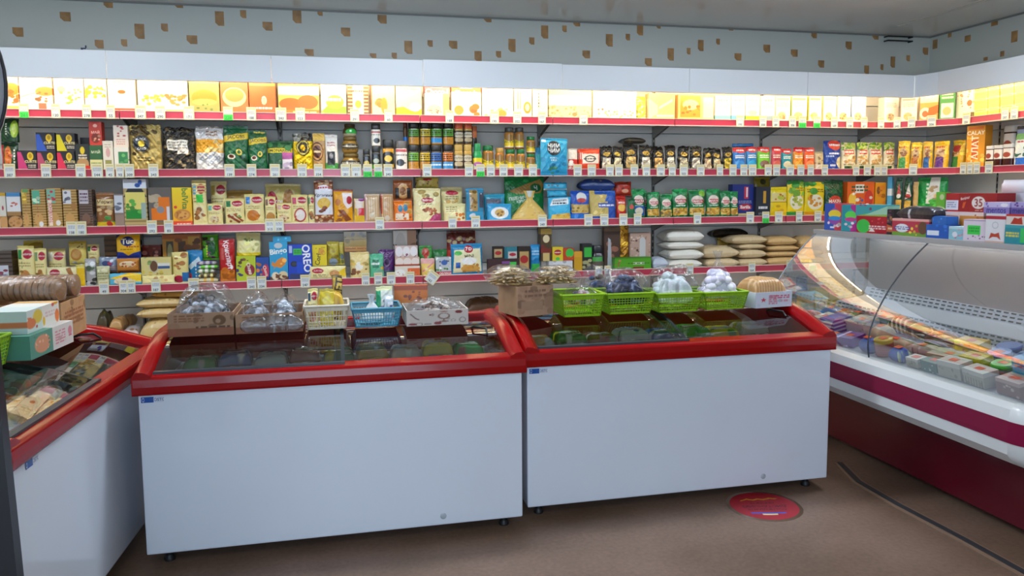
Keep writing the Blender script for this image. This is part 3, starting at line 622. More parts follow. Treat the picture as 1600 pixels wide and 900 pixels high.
# ================================================================ packages: cartons, pouches, pillow packs, jars, sacks
_SEED = [11]
def rs():
    _SEED[0] += 1; return np.random.RandomState(_SEED[0])
def carton(name, w, h, d, spec, material=None, parent=None, cell=CELL, seed=0):
    nx, nz = res(w, h, cell); A = art(spec, nx, nz, w, h, seed)
    gx, gz = np.meshgrid(np.linspace(-w / 2, w / 2, nx), np.linspace(0, h, nz)); e = min(0.0012, d * 0.2)
    Yf = np.zeros_like(gx); V = [np.stack([gx, Yf, gz], -1).reshape(-1, 3)]; C = [A.reshape(-1, 3)]; Q = [grid_quads(nx, nz)]; off = nx * nz
    for col, sgn in ((0, False), (nx - 1, True)):                       # sides carry on the edge colours
        a = np.stack([np.full(nz, gx[0, col]), np.zeros(nz), gz[:, 0]], -1); b = a.copy(); b[:, 1] = d
        V.append(np.stack([a, b], 1).reshape(-1, 3)); C.append(np.repeat(A[:, col], 2, 0)); Q.append(grid_quads(2, nz, off, not sgn)); off += 2 * nz
    for row, flip in ((nz - 1, False), (0, True)):
        a = np.stack([gx[0], np.zeros(nx), np.full(nx, gz[row, 0])], -1); b = a.copy(); b[:, 1] = d
        V.append(np.concatenate([a, b])); C.append(np.tile(A[row], (2, 1))); Q.append(grid_quads(nx, 2, off, flip)); off += 2 * nx
    bk = np.array([[-w / 2, d, 0], [w / 2, d, 0], [w / 2, d, h], [-w / 2, d, h]]); V.append(bk); C.append(np.tile(A.mean((0, 1)), (4, 1))); Q.append(np.array([[3, 2, 1, 0]]) + off)
    return np_mesh(name, np.concatenate(V), np.concatenate(Q), material or CARTON, parent, np.concatenate(C), smooth=False)
def wav(r, gx, gz, n, lo, hi):
    s = np.zeros_like(gx)
    for _ in range(n):
        fx, fz, p = r.uniform(lo, hi) * r.choice([-1, 1]), r.uniform(lo, hi), r.uniform(0, 6.28); s += np.sin(gx * fx + gz * fz + p) / n
    return s
def bag(name, w, h, d, spec, style='p', material=None, parent=None, cell=CELL, seed=0, crumple=1.0, seal=True):
    """style p: stand-up pouch, thick at the foot, flat crimped top; q: pillow pack with both ends crimped"""
    r = rs(); nx, nz = res(w, h, cell); A = art(spec, nx, nz, w, h, seed)
    u, v = np.meshgrid(np.linspace(-1, 1, nx), np.linspace(0, 1, nz)); sv = 0.92
    side = np.clip(1 - np.abs(u) ** 3.2, 0, 1) ** 0.55
    if style == 'p': pv = np.clip(1 - (v / sv) ** 2.6, 0, 1) ** 0.75 * 0.9 + 0.0
    else: pv = np.clip(1 - np.abs(2 * (v - 0.06) / (sv - 0.06 + 0.02) - 1) ** 4.0, 0, 1) ** 0.6
    T = d / 2 * side * pv + 0.0006 * side
    wr = wav(r, gx := u * w * 0.5, v * h, 5, 40, 150) * 0.0032 * crumple * (0.35 + pv) * side + wav(r, gx, v * h, 3, 150, 320) * 0.0011 * crumple * side
    tilt, lean = r.uniform(-0.03, 0.03) * crumple, r.uniform(-0.004, 0.012) * crumple
    X = u * w / 2 * (1 - 0.02 * pv * (1 - np.abs(2 * v - 1))) * (1 - 0.03 * np.clip(v - 0.7, 0, 1) * crumple) + 0.002 * crumple * wav(r, u * 0, v * h, 3, 20, 90)
    Z = v * h * (1 - 0.012 * crumple * u ** 2 * v) + tilt * u * w * 0.5 * v ** 3 + 0.002 * crumple * v * wav(r, gx, v * 0, 2, 60, 200)
    Z = np.maximum(Z, 0)
    bend = 0.012 * crumple * r.uniform(-0.6, 1.0) * np.clip((v - 0.8) / 0.2, 0, 1) ** 2
    mid = d / 2 * (0.92 if style == 'p' else 1.0)
    Yf = mid - T + wr + lean * v + bend; Yb = mid + T + lean * v + bend + 0.0004
    k = int(nz * sv)
    def part(nm, a, b, par, mt):
        n = b - a; F = np.stack([X[a:b], Yf[a:b], Z[a:b]], -1).reshape(-1, 3); B = np.stack([X[a:b], np.maximum(Yb[a:b], Yf[a:b] + 0.0004), Z[a:b]], -1).reshape(-1, 3)
        Cc = A[a:b].reshape(-1, 3); Q = [grid_quads(nx, n), grid_quads(nx, n, nx * n, True)]
        i = np.arange(nx - 1)
        Q.append(np.stack([i + 1, i, i + nx * n, i + 1 + nx * n], -1))
        t = nx * (n - 1); Q.append(np.stack([i + t, i + 1 + t, i + 1 + t + nx * n, i + t + nx * n], -1))
        return np_mesh(nm, np.concatenate([F, B]), np.concatenate(Q), mt, par, np.concatenate([Cc, Cc]))
    mt = material or FILM
    if not seal or h < 0.13: return part(name, 0, nz, parent, mt)
    o = part(name, 0, k + 1, parent, mt); part('top_seal', k, nz, o, mt); return o
def sack(name, w, h, d, spec, material=None, parent=None, cell=0.0045, seed=0, crumple=1.0, pw=3.4):
    """a filled bag lying flat: w along x, d along y, h high"""
    r = rs(); nx, ny = res(w, d, cell); A = art(spec, nx, ny, w, d, seed)
    u, s = np.meshgrid(np.linspace(-1, 1, nx), np.linspace(-1, 1, ny))
    H = np.clip(1 - np.abs(u) ** pw, 0, 1) ** 0.42 * np.clip(1 - np.abs(s) ** pw, 0, 1) ** 0.42
    H = H * (1 + 0.10 * crumple * wav(r, u, s, 4, 2, 6)) + 0.035 * crumple * H * wav(r, u, s, 4, 9, 22)
    H = H / max(H.max(), 1e-6)
    e = 1 + 0.045 * (np.abs(u) * np.abs(s)) ** 2 - 0.03 * (1 - np.abs(u * s))
    X = u * w / 2 * e / 1.045; Y = d / 2 + s * d / 2 * e / 1.045
    z0 = h * 0.38; Zt = z0 + (h - z0) * H; Zb = np.maximum(z0 - z0 * np.clip(H * 1.5, 0, 1), 0.0)
    n = nx * ny; V = np.concatenate([np.stack([X, Y, Zt], -1).reshape(-1, 3), np.stack([X, Y, Zb - 0.0003], -1).reshape(-1, 3)])
    return np_mesh(name, V, np.concatenate([grid_quads(nx, ny), grid_quads(nx, ny, n, True)]), material or SACKM, parent, np.concatenate([A.reshape(-1, 3)] * 2))
JAR = {'round': [(0, .9), (.03, 1), (.70, 1), (.76, .90), (.79, .82)], 'square': [(0, .92), (.03, 1), (.66, 1), (.72, .95), (.75, .86)], 'can': [(0, .97), (.02, 1), (.97, 1), (1, .96)],
       'squat': [(0, .72), (.10, .92), (.32, 1), (.55, .93), (.72, .72), (.76, .66)], 'bottle': [(0, .9), (.03, 1), (.55, 1), (.68, .82), (.72, .7)], 'tub': [(0, .84), (.03, .88), (.78, .99), (.8, 1)]}
LIDS = {'round': [(.78, .86), (.80, .9), (.985, .9), (1, .85)], 'square': [(.74, .9), (.76, .94), (.985, .94), (1, .9)], 'squat': [(.75, .70), (.78, .76), (.97, .76), (1, .7)], 'bottle': [(.71, .74), (.73, .78), (.98, .72), (1, .66)], 'tub': [(.79, 1.03), (.80, 1.06), (.93, 1.06), (.95, 1.0), (1, .98)]}
def jar(name, w, h, spec, style='round', lid='222', material=None, parent=None, cell=0.003, lid_rough=0.35, sq=2.0):
    R = w / 2; P = JAR[style]; top = P[-1][0]; nz = int(np.clip(h * top / cell, 6, 80)); na = int(np.clip(2 * math.pi * R / cell, 20, 96)); na += na % 2
    zz = np.linspace(0, top, nz); rr = np.interp(zz, [p[0] for p in P], [p[1] for p in P]) * R
    th = np.linspace(0, 2 * math.pi, na, endpoint=False) - math.pi / 2 - math.pi / 2
    A = art(spec, na // 2, nz, w, h * top, 0); A = np.concatenate([A, A[:, ::-1]], 1)
    q = 1.0 if sq == 2.0 else 1 / (np.abs(np.cos(th)) ** sq + np.abs(np.sin(th)) ** sq) ** (1 / sq)
    X = rr[:, None] * (np.cos(th) * q)[None]; Y = R + rr[:, None] * (np.sin(th) * q)[None]; Z = np.repeat((zz * h)[:, None], na, 1)
    V = np.stack([X, Y, Z], -1).reshape(-1, 3); i = np.arange(na); j = (i + 1) % na
    Q = np.concatenate([np.stack([i + k * na, j + k * na, j + (k + 1) * na, i + (k + 1) * na], -1) for k in range(nz - 1)])
    c0 = len(V); V = np.concatenate([V, [[0, R, 0], [0, R, top * h]]]); C = np.concatenate([A.reshape(-1, 3), A[0, :1], A[-1, :1]])
    half = na // 2
    Q = np.concatenate([Q, np.stack([i[::2] + 1, i[::2], (i[::2]) * 0 + c0, (j[::2] + 1) % na], -1), np.stack([i[::2] + (nz - 1) * na, i[::2] + 1 + (nz - 1) * na, (i[::2] + 2) % na + (nz - 1) * na, i[::2] * 0 + c0 + 1], -1)])
    o = np_mesh(name, V, Q, material or GLOSSY, parent, C)
    if style in LIDS and lid != '-':
        m = MB(); prof_ = [(r_ * R, z_ * h) for z_, r_ in LIDS[style]]
        n = 28; v = []; f = []
        for r_, z_ in prof_:
            for k in range(n):
                t = 2 * math.pi * k / n; qq = 1.0 if sq == 2.0 else 1 / (abs(math.cos(t)) ** sq + abs(math.sin(t)) ** sq) ** (1 / sq)
                v.append((r_ * math.cos(t) * qq, R + r_ * math.sin(t) * qq, z_))
        for a in range(len(prof_) - 1):
            for k in range(n): f.append((a * n + k, a * n + (k + 1) % n, (a + 1) * n + (k + 1) % n, (a + 1) * n + k))
        m.add(v, f, True); m.add(v[-n:], [tuple(range(n))]); m.add(v[:n], [tuple(range(n))[::-1]])
        m.build('lid', mat('lid_' + lid, lid, rough=lid_rough), o)
    return o
def tied(name, w, h, d, spec, material=None, parent=None, seed=0, neck=0.16, nh=0.30, cell=0.004):
    """a filled bag gathered and tied at the neck, standing on its base"""
    r = rs(); na = 64; nz = int(np.clip(h / cell, 16, 90)); A = art(spec, na // 2, nz, w, h, seed); A = np.concatenate([A, A[:, ::-1]], 1)
    t = np.linspace(0, 1, nz); th = np.linspace(0, 2 * math.pi, na, endpoint=False) - math.pi
    b = 1 - nh
    body = np.where(t < b, 1 - (1 - neck) * np.clip((t / b - 0.12) / 0.88, 0, 1) ** 1.25, neck + (0.30 * neck + 0.10) * np.clip((t - b) / nh, 0, 1) ** 1.3)
    body = body * np.clip(0.90 + t / 0.25, 0, 1)
    T, Z = np.meshgrid(th, t); fold = 1 + 0.05 * wav(r, np.cos(T), np.sin(T) + Z, 4, 3, 8) + (0.10 * np.sin(T * 9 + 1) * np.clip((Z - b * 0.65) / 0.3, 0, 1)) + 0.02 * wav(r, T * 0 + np.cos(T), Z * 4, 3, 8, 20)
    R = body[:, None] * fold
    X = R * np.cos(T) * w / 2 + 0.02 * w * np.sin(3 * Z); Y = d / 2 + R * np.sin(T) * d / 2
    V = np.stack([X, Y, Z * h], -1).reshape(-1, 3); i = np.arange(na); j = (i + 1) % na
    Q = np.concatenate([np.stack([i + k * na, j + k * na, j + (k + 1) * na, i + (k + 1) * na], -1) for k in range(nz - 1)] + [np.stack([i[::2] + 1, i[::2], i[::2] * 0 + nz * na, (i[::2] + 2) % na], -1)])
    V = np.concatenate([V, [[0, d / 2, 0]]]); C = np.concatenate([A.reshape(-1, 3), A[0, :1]])
    return np_mesh(name, V, Q, material or SACKM, parent, C)
# ---------------------------------------------------------------- where things stand
_dd = Vector((cpB[0] - cpA[0], cpB[1] - cpA[1])).normalized()
PLACES = {'B': ((0.0, LIP), (1.0, 0.0)), 'D': (cpA, (_dd.x, _dd.y)), 'R': ((RLIP, RY0), (0.0, -1.0)),
          'M': ((0.0, 2.99), (1.0, 0.0)), 'N': ((0.0, 3.07), (1.0, 0.0)), 'C': ((2.722, 0.0), (0.0, -1.0)), 'L': ((-0.872, 2.19), (math.cos(math.radians(86.2)), math.sin(math.radians(86.2))))}
def on_place(pl, px, py, off):
    (x0, y0), (dx, dy) = PLACES[pl]; nx_, ny_ = -dy, dx; d = ray(px, py)
    k = ((x0 + nx_ * off - EYE.x) * nx_ + (y0 + ny_ * off - EYE.y) * ny_) / (d.x * nx_ + d.y * ny_)
    p = EYE + d * k; return p, (p.x - x0) * dx + (p.y - y0) * dy
REG = {}; ITEMS = []
TPL = {}
def expand(spec):
    for _ in range(3):
        out = []
        for op in spec.split(';'):
            op = op.strip()
            if op.startswith('$'):
                a = op[1:].split(); s = TPL[a[0]]
                for i, x in enumerate(a[1:]): s = s.replace('%' + str(i + 1), x)
                out.append(s)
            else: out.append(op)
        spec = ';'.join(out)
    return spec
QUEUE = []
def put(row, kind, name, x0, x1, yt, yb, spec, label, off=0.03, depth=None, rz=0.0, z=None, group=None):
    QUEUE.append([row, kind, name, x0, x1, yt, yb, spec, label, off, depth, rz, z, group])
def settle():
    """front goods first; whatever would stand inside another is trimmed or moved back on its shelf"""
    for q in sorted(QUEUE, key=lambda q: (q[0], round(q[9], 3))): place(*q)
    QUEUE.clear()
def place(row, kind, name, x0, x1, yt, yb, spec, label, off, depth, rz, z, group):
    pl, lev = row[0], row[1:]; base = z if z is not None else SH[int(lev)]; reg = REG.setdefault(row, []); k = kind[0]
    xm = (x0 + x1) / 2
    for attempt in range(6):
        _, a = on_place(pl, x0, (yt + yb) / 2, off); _, b = on_place(pl, x1, (yt + yb) / 2, off); m_ = (b - a) * (0.0125 if k in 'cwij' else 0.006); a, b = a + m_, b - m_; w = b - a
        zp = on_place(pl, xm, yb, off)[0].z; zt = on_place(pl, xm, yt, off)[0].z
        dp = depth if depth is not None else {'c': 0.07, 'w': 0.06, 'p': min(0.08, w * 0.55), 'q': min(0.045, w * 0.4), 'f': min(0.06, w * 0.5), 's': 0.2, 'k': min(0.05, w * 0.4), 't': w * 0.6}.get(k, w)
        if k in 'ji': dp = w
        bz = base + 0.0006
        if zp > base + 0.03:
            best = None
            for R in reg:
                ra, rb, oa, ob, r0, rt = R; ov = min(b, rb) - max(a, ra)
                if ov > 0.3 * min(b - a, rb - ra) and abs(rt - zp) < 0.045 and abs(oa - off) < 0.08 and (best is None or rt > best[5]): best = R
            if best is not None:
                bz = best[5] + 0.0006
        h = max(zt - bz, 0.012); push = None
        for ra, rb, oa, ob, r0, rt in reg:
            if min(bz + h, rt) - max(bz, r0) < 0.002 or min(off + dp, ob) - max(off, oa) < 0.001: continue
            ov = min(b, rb) - max(a, ra)
            if ov <= 0: continue
            if ov < 0.3 * min(b - a, rb - ra):
                if (a + b) < (ra + rb): b -= ov + 0.0008
                else: a += ov + 0.0008
            else: push = ob + 0.002 if push is None else max(push, ob + 0.002)
        if push is None: break
        off = push
        if off + dp > 0.365: depth = dp = max(0.365 - off, 0.012); off = min(off, 0.35)
    w = b - a; c = (a + b) / 2; reg.append((a, b, off, off + dp, bz, bz + h)); depth = dp
    spec = expand(spec); lid, sty = '222', 'round'
    if spec.startswith('L '):
        hd, spec = spec.split(';', 1); hp_ = hd.split(); lid = hp_[1]; sty = hp_[2] if len(hp_) > 2 else 'round'
    sd = len(ITEMS) + 3
    if k == 'c': o = carton(name, w, h, depth, spec, seed=sd)
    elif k == 'w': o = carton(name, w, h, depth, spec, GLOSSY, seed=sd)
    elif k == 'p': o = bag(name, w, h, depth, spec, 'p', seed=sd)
    elif k == 'f': o = bag(name, w, h, depth, spec, 'p', FOIL, seed=sd, crumple=2.1)
    elif k == 'q': o = bag(name, w, h, depth, spec, 'q', seed=sd, crumple=0.6)
    elif k == 's': o = sack(name, w, h, depth, spec, seed=sd)
    elif k == 't': o = tied(name, w, h, depth, spec, seed=sd)
    elif k == 'k': o = bag(name, w, h, depth, spec, 'q', GLOSSY, seed=sd, crumple=0.3)
    elif k == 'j': o = jar(name, w, h, spec, sty, lid)
    elif k == 'i': o = jar(name, w, h, spec, sty, lid, sq=4.5)
    (px, py), (dx, dy) = PLACES[pl]
    o.location = (px + dx * c - dy * off, py + dy * c + dx * off, bz); o.rotation_euler = (0, 0, math.atan2(dy, dx) + math.radians(rz))
    ITEMS.append(dict(o=o, row=row, name=name, label=label, x=xm, y=(yt + yb) / 2, top=bz + h, group=group, px=(x0, x1, yt, yb)))
    return o
def table(row, text, off=0.03):
    for ln in text.strip().splitlines():
        ln = ln.strip()
        if not ln or ln.startswith('#'): continue
        hd, spec, label = [s.strip() for s in ln.split('|')]
        h = hd.split(); kw = {}; r_ = row
        for t in h[6:]:
            k, v = t.split('=')
            if k == 'o': kw['off'] = float(v)
            elif k == 'd': kw['depth'] = float(v)
            elif k == 'r': kw['rz'] = float(v)
            elif k == 'P': r_ = v
            elif k == 'z': kw['z'] = float(v)
        kw.setdefault('off', off)
        put(r_, h[0], h[1], *map(float, h[2:6]), spec, label, **kw)
# ================================================================ top shelf (under the tubes)
TPL.update({
 'cake': 'b f3ead8;e .5 .26 .36 .15 d08a3a;n .2 .12 .8 .36 a8561e 9 .05;r 0 0 1 .05 %1;l .2 .76 .8 .88 %1 1',
 'milk': 'b f2efe2;r .0 0 1 .22 %1;e .5 .34 .34 .10 %2;l .2 .77 .8 .87 9a8a60 1;l .15 .5 .85 .66 c8b890 3',
 'baby': 'b f0ead6;r .0 0 .06 1 %1;e .45 .24 .26 .15 d9a878;n .25 .12 .65 .34 %2 5 .05;l .15 .6 .85 .8 b0a890 3;r .1 .86 .9 .93 %1',
 'yel': 'b e9d36a;r 0 .42 1 .58 f5eec0;r .1 .46 .9 .54 b9a030;l .1 .1 .9 .3 c9a830 2',
})
table('B1', '''
c biscuit_box 7 29 112 176 | b f4ead6;e .5 .55 .6 .16 d07a20;n 0 .2 1 .5 b06020 10 .06;r 0 0 1 .12 e8b050 | cream biscuit box with orange baking photo at the far left of the top shelf
c biscuit_box 30 82 112 176 | b f6f0e6;t BISCOTTI .5 .9 .10 d88a5a;d .0 .35 .5 .48 .5 .46 0 .33 c8a070;e .78 .5 .3 .12 d8823a;r .55 .0 .8 .2 a05a40;n .5 .25 1 .5 8a5a30 8 .05 | white biscuit box with large red lettering across its top
c biscuit_box 84 131 112 177 | b f7f2e2;e .25 .55 .14 .08 e8d890;n .2 .25 .9 .55 b89a50 14 .04;n .3 .2 .9 .4 7a9a40 4 .05 | white biscuit box with scattered small pastries and green leaves
c biscuit_box 132 167 112 179 | b f7f0dc;n .05 .35 .95 .62 d8a830 26 .05;r 0 .0 1 .06 e8d8b0 | white biscuit box with golden crumb strip across the middle
c biscuit_box 168 212 112 181 | b f8f4ea;e .5 .5 .14 .05 b05a20;r .05 0 .95 .1 d24a2a;l .2 .7 .8 .85 d8c8a0 2 | white biscuit box with one small brown sweet on it
c biscuit_box 214 294 116 175 | b f8f2dc;n .1 .2 .55 .46 d8b040 22 .05;n .55 .2 .95 .5 b07a40 18 .06;r .55 .0 1 .08 e0b020 | wide white biscuit box with nuts and a yellow lower strip
c cake_box 295 343 118 176 | b 8a8a4a;r 0 .8 1 .9 c8c070;e .5 .42 .42 .2 d8802a;e .5 .30 .4 .08 f0c860;n .1 .1 .9 .3 5a6a30 6 .04;r 0 0 1 .05 5a5a2a | olive green cake box with orange cake photo
c cake_box 344 388 120 176 | b d8683a;e .5 .45 .42 .26 e8c898;e .5 .50 .34 .18 d08a4a;r 0 .85 .9 1 c8583a | orange-red cake box with round cream plate photo
c cake_box 389 431 122 177 | b d2602c;r 0 .78 1 .9 e09a50;e .55 .38 .10 .12 f0e0d0;v .46 .26 .64 .46 d2602c 4;l 0.25 0.12 0.85 0.22 f4e8e0 1 | deep orange cake box with white crown emblem
c cake_box 434 499 124 178 | b e8a858;r 0 .55 1 .8 f6e8c8;e .3 .3 .28 .17 b05a20;e .72 .36 .25 .2 c8602a;r 0 0 1 .14 9a6a20;l .35 .03 .95 .12 f0d890 1 | orange cake box showing two glazed brown cakes
c cake_box 501 541 126 179 | b f2edd0;d 0 .1 .3 .3 1 .25 1 0 0 0 7aa02a;e .55 .38 .35 .2 8ab83a;l 0.20 0.37 0.80 0.53 f2f8d8 1;d 0 .0 .2 .0 0 .15 e0b060 | white cake box with lime green lower half
w wafer_pack 543 576 130 180 | b 6a4a2a;s 0 0 .25 1 d8c090 9;s .75 0 1 1 d8c090 9;r .25 0 .75 1 f0e6c8;l 0.20 0.70 0.80 0.80 7a3a20 1;e .5 .35 .15 .12 d8b030 | narrow wafer pack with brown checked edges and white label
c cake_box 579 617 126 180 | b f0d8a8;r 0 .85 1 1 e0a050;n .3 .1 .9 .45 c8783a 7 .12;e .55 .3 .14 .22 d08a30;r 0 0 .06 1 c05a2a | peach cake box with golden pear photo
c cake_box 618 659 128 181 | b f4eec0;d 0 0 1 0 1 .22 .6 .16 .3 .28 0 .24 e0c020;e .75 .28 .22 .14 f2ead0;l .2 .75 .8 .9 e8d890 2 | pale lemon yellow cake box with waving yellow foot
c choco_box 663 702 132 184 | b f2e4d8;r 0 .72 1 1 c86a78;t Choco-l .5 .78 .16 fff6ee;r .25 .9 .75 .97 f0d8d0;e .4 .22 .3 .14 e8cfa8;n .1 .05 .7 .25 8a6a5a 10 .03;r .75 0 1 .72 e0b070 | white chocolate biscuit box with rosy pink lettered top
c choco_box 705 752 134 184 | b f6eee0;r 0 .80 1 1 d8683a;t Choco-la .5 .78 .15 fff6ee;r .3 .9 .7 .97 f4e4d0;e .25 .22 .16 .15 d8883a;n .7 .05 1 .35 c8682a 5 .12 | white chocolate biscuit box with orange lettered top
c biscuit_box 753 802 136 185 | b f8f4ea;n .1 .05 .9 .28 d8b070 16 .06;e .65 .14 .14 .12 d08a3a;l .1 .6 .9 .85 e8dcc0 2 | white box with a row of tiny biscuits along its foot
c biscuit_box 803 831 138 186 | b f4e8d0;v .2 .3 .45 .9 c88a4a 2;e .75 .35 .22 .2 d8842a;e .75 .36 .12 .12 f0d8b0 | white box with orange bow photo and brown ribbon
c biscuit_box 832 856 138 187 | b f6eecc;r .36 .2 .5 .9 f0e8c0;l 0.36 0.34 0.48 0.86 3a3a30 5 | slim cream box with dark upright lettering
c biscuit_box 857 925 140 188 | b e0cf9c;r 0 .45 1 .8 f6efd8;n 0 0 1 .4 b8a068 30 .05;e .6 .15 .06 .07 8a7a50 | wide straw coloured box with blurred photo foot
c nut_box 926 995 142 189 | b f8f2de;n .05 .05 .95 .30 c8a860 34 .04;n .05 .26 .5 .36 8a6a40 8 .035;e .75 .88 .05 .05 e8c890 | white wide box with a scattering of nuts
p snack_bag 996 1011 150 190 | b d8b838;n 0 0 1 1 f4e8a0 30 .04;n 0 .0 1 .5 6a8a30 14 .04 | little gold and green speckled bag between two boxes
c gift_box 1013 1055 146 190 | b e2b878;d 0 .0 .35 .25 .35 .55 0 .8 f0d8a8;r .3 .12 .95 .2 f6e6c0;d .4 .4 .9 .7 .9 .8 .4 .5 f4e4c0;r 0 0 1 .06 c89a50 | tan gift box with pale slanting lid
c gift_box 1059 1116 148 190 | b e8c070;r .06 .12 .62 .95 c8882a;e .35 .6 .22 .2 f0d890;n .1 .15 .6 .6 a86a1a 10 .07;r .7 .1 .98 .9 f2e0b0 | gold gift box with dark framed picture
c milk_carton 1117 1142 150 191 | $milk 7ab8b0 d8e8e0 Молоко | white milk carton with turquoise foot, nearest the gold gift box
c milk_carton 1143 1164 150 191 | $milk 6ab0c0 c8e0e0 Молоко | white milk carton with pale blue foot
c milk_carton 1165 1187 150 191 | $milk a8c030 e8e8a0 Молоко | white milk carton with lime green foot
c milk_carton 1189 1211 150 192 | $milk 8a9aa0 c8d0d0 Молоко | white milk carton with grey foot
c cereal_box 1211 1235 151 192 | $baby e0a878 c87a4a | peach cereal carton with round tan picture
c cereal_box 1236 1261 151 192 | $baby 9ab030 c8a83a | cereal carton with olive green edge strip
c cereal_box 1263 1284 151 192 | $baby c8c030 d8a02a | cereal carton with yellow-green edge strip
c cereal_box 1286 1307 151 192 | $baby e0d080 c8843a | cereal carton with pale straw edge strip
c cereal_box 1308 1329 151 193 | $baby d8c8a0 b86a2a | cereal carton with sand coloured edge strip
c cereal_box 1331 1353 151 193 | $baby a8b8d0 8a7a6a | cereal carton with pale blue edge strip
c cereal_box 1381 1404 152 194 | $baby d0d0c8 7a6a5a | white cereal carton with grey-brown picture, last before the corner shelf
c cereal_box 1407 1433 152 194 P=D1 | $baby d89a8a c8a84a | pinkish cereal carton on the corner shelf
c cereal_box 1437 1466 148 190 P=D1 | b e0a050;r 0 .7 1 1 f0dcb0;e .3 .3 .3 .22 f0dcc0;e .3 .28 .16 .12 b06a3a;d .4 .1 1 .3 1 .6 .5 .5 c8682a | orange cereal box on the corner shelf
c cereal_box 1468 1492 140 184 P=D1 | b 4a8a4a;r .12 .08 .92 .55 f2eedc;e .5 .3 .28 .14 c8b070;l .15 .68 .9 .9 d8e8d0 2;r .08 0 .96 .05 3a7a3a | green cereal box with white picture panel
c cereal_box 1495 1520 138 184 P=R1 | b f2ecd8;n 0 .3 1 1 d8a070 20 .05;e .8 .5 .16 .1 c8683a;r .8 .0 1 .2 6a5a40 | white floral cereal box at the start of the right wall
''', off=0.035)
for i, (xa, xb) in enumerate(((1522, 1543), (1544, 1561), (1563, 1584), (1585, 1606))):
    for j, lv in enumerate(('bottom', 'middle', 'upper')):
        y0 = 178 - i * 3; h = (16, 15, 14)[j]
        yb = (178, 164, 150)[j] - i * 3.6
        put('R1', 'c', 'butter_pack', xa, xb, yb - h, yb, expand('$yel'), f'yellow striped pack, {lv} of its stack of three on the right wall', off=0.05, depth=0.09)
# ================================================================ second shelf: tea, coffee, cereals
TPL.update({
 'tea': 'b 20202a;d .0 .0 .55 0 .2 .9 .0 .9 %1;e .68 .70 .16 .2 e0c020;e .68 .72 .09 .12 a88a10;t CURTIS .70 .44 .12 e8dca0;l .55 .12 .95 .3 c8c0b0 2',
 'jacobs': 'b 135a34;d 0 .62 1 .70 1 .84 0 .76 e4c828;t JACOBS .5 .73 .10 2a2410 4;e .62 .40 .12 .07 d8c040;e .62 .40 .07 .04 135a34;e .3 .30 .16 .06 e8e0d0;e .3 .31 .11 .04 5a2a14;n 0 0 1 .3 0d4a28 10 .08',
 'jjar': 'b a06a2c;r 0 .18 1 .62 e2c62a;e .5 .66 .42 .18 8a6a3a;t JACOBS .5 .42 .15 1a4a28;r 0 0 1 .12 8a5a24;r 0 .12 1 .18 d8d4c0',
 'blackbag': 'b 1b1916;n 0 0 1 .3 6a5f40 14 .05;e .5 .66 .4 .17 26262c;e .5 .66 .27 .09 b8963a;l .34 .61 .66 .71 3a2a10 2;d .16 .08 .84 .08 .8 .5 .2 .5 %1;l .3 .2 .7 .4 8a7a5a 3',
 'cer': 'b %1;r 0 .80 1 1 c8202c;e .55 .86 .4 .12 e03a34;l 0.25 0.80 0.85 0.92 fff 1;e .5 .25 .36 .16 %2;l .15 .5 .85 .66 f4f0e0 2',
 'muesli': 'b e2d6b4;n 0 .7 1 1 6aa02a 26 .06;n 0 .78 1 1 b8cc50 14 .05;r .14 .56 .78 .72 c8282c;l 0.16 0.57 0.76 0.71 f8ecd8 1;n .1 .22 .9 .52 c89a5a 16 .06;r .12 .0 .6 .14 2a4a2a;l .1 .14 .7 .24 8a7a50 1',
 'ysnack': 'b e0b020;n 0 .5 1 1 f0cc40 14 .1;e .42 .58 .32 .17 c8a880;n .2 .4 .7 .7 8a5a34 7 .06;d .1 .04 .7 .04 .66 .42 .14 .42 %1;l 0.10 0.72 0.70 0.84 a03020 1',
 'gjar': 'b b98430;n 0 0 1 .45 8a5a1a 30 .02;r 0 .44 1 1 2a241a;r .1 .5 .9 .9 %1;l .16 .55 .84 .85 2a2a20 3',
})
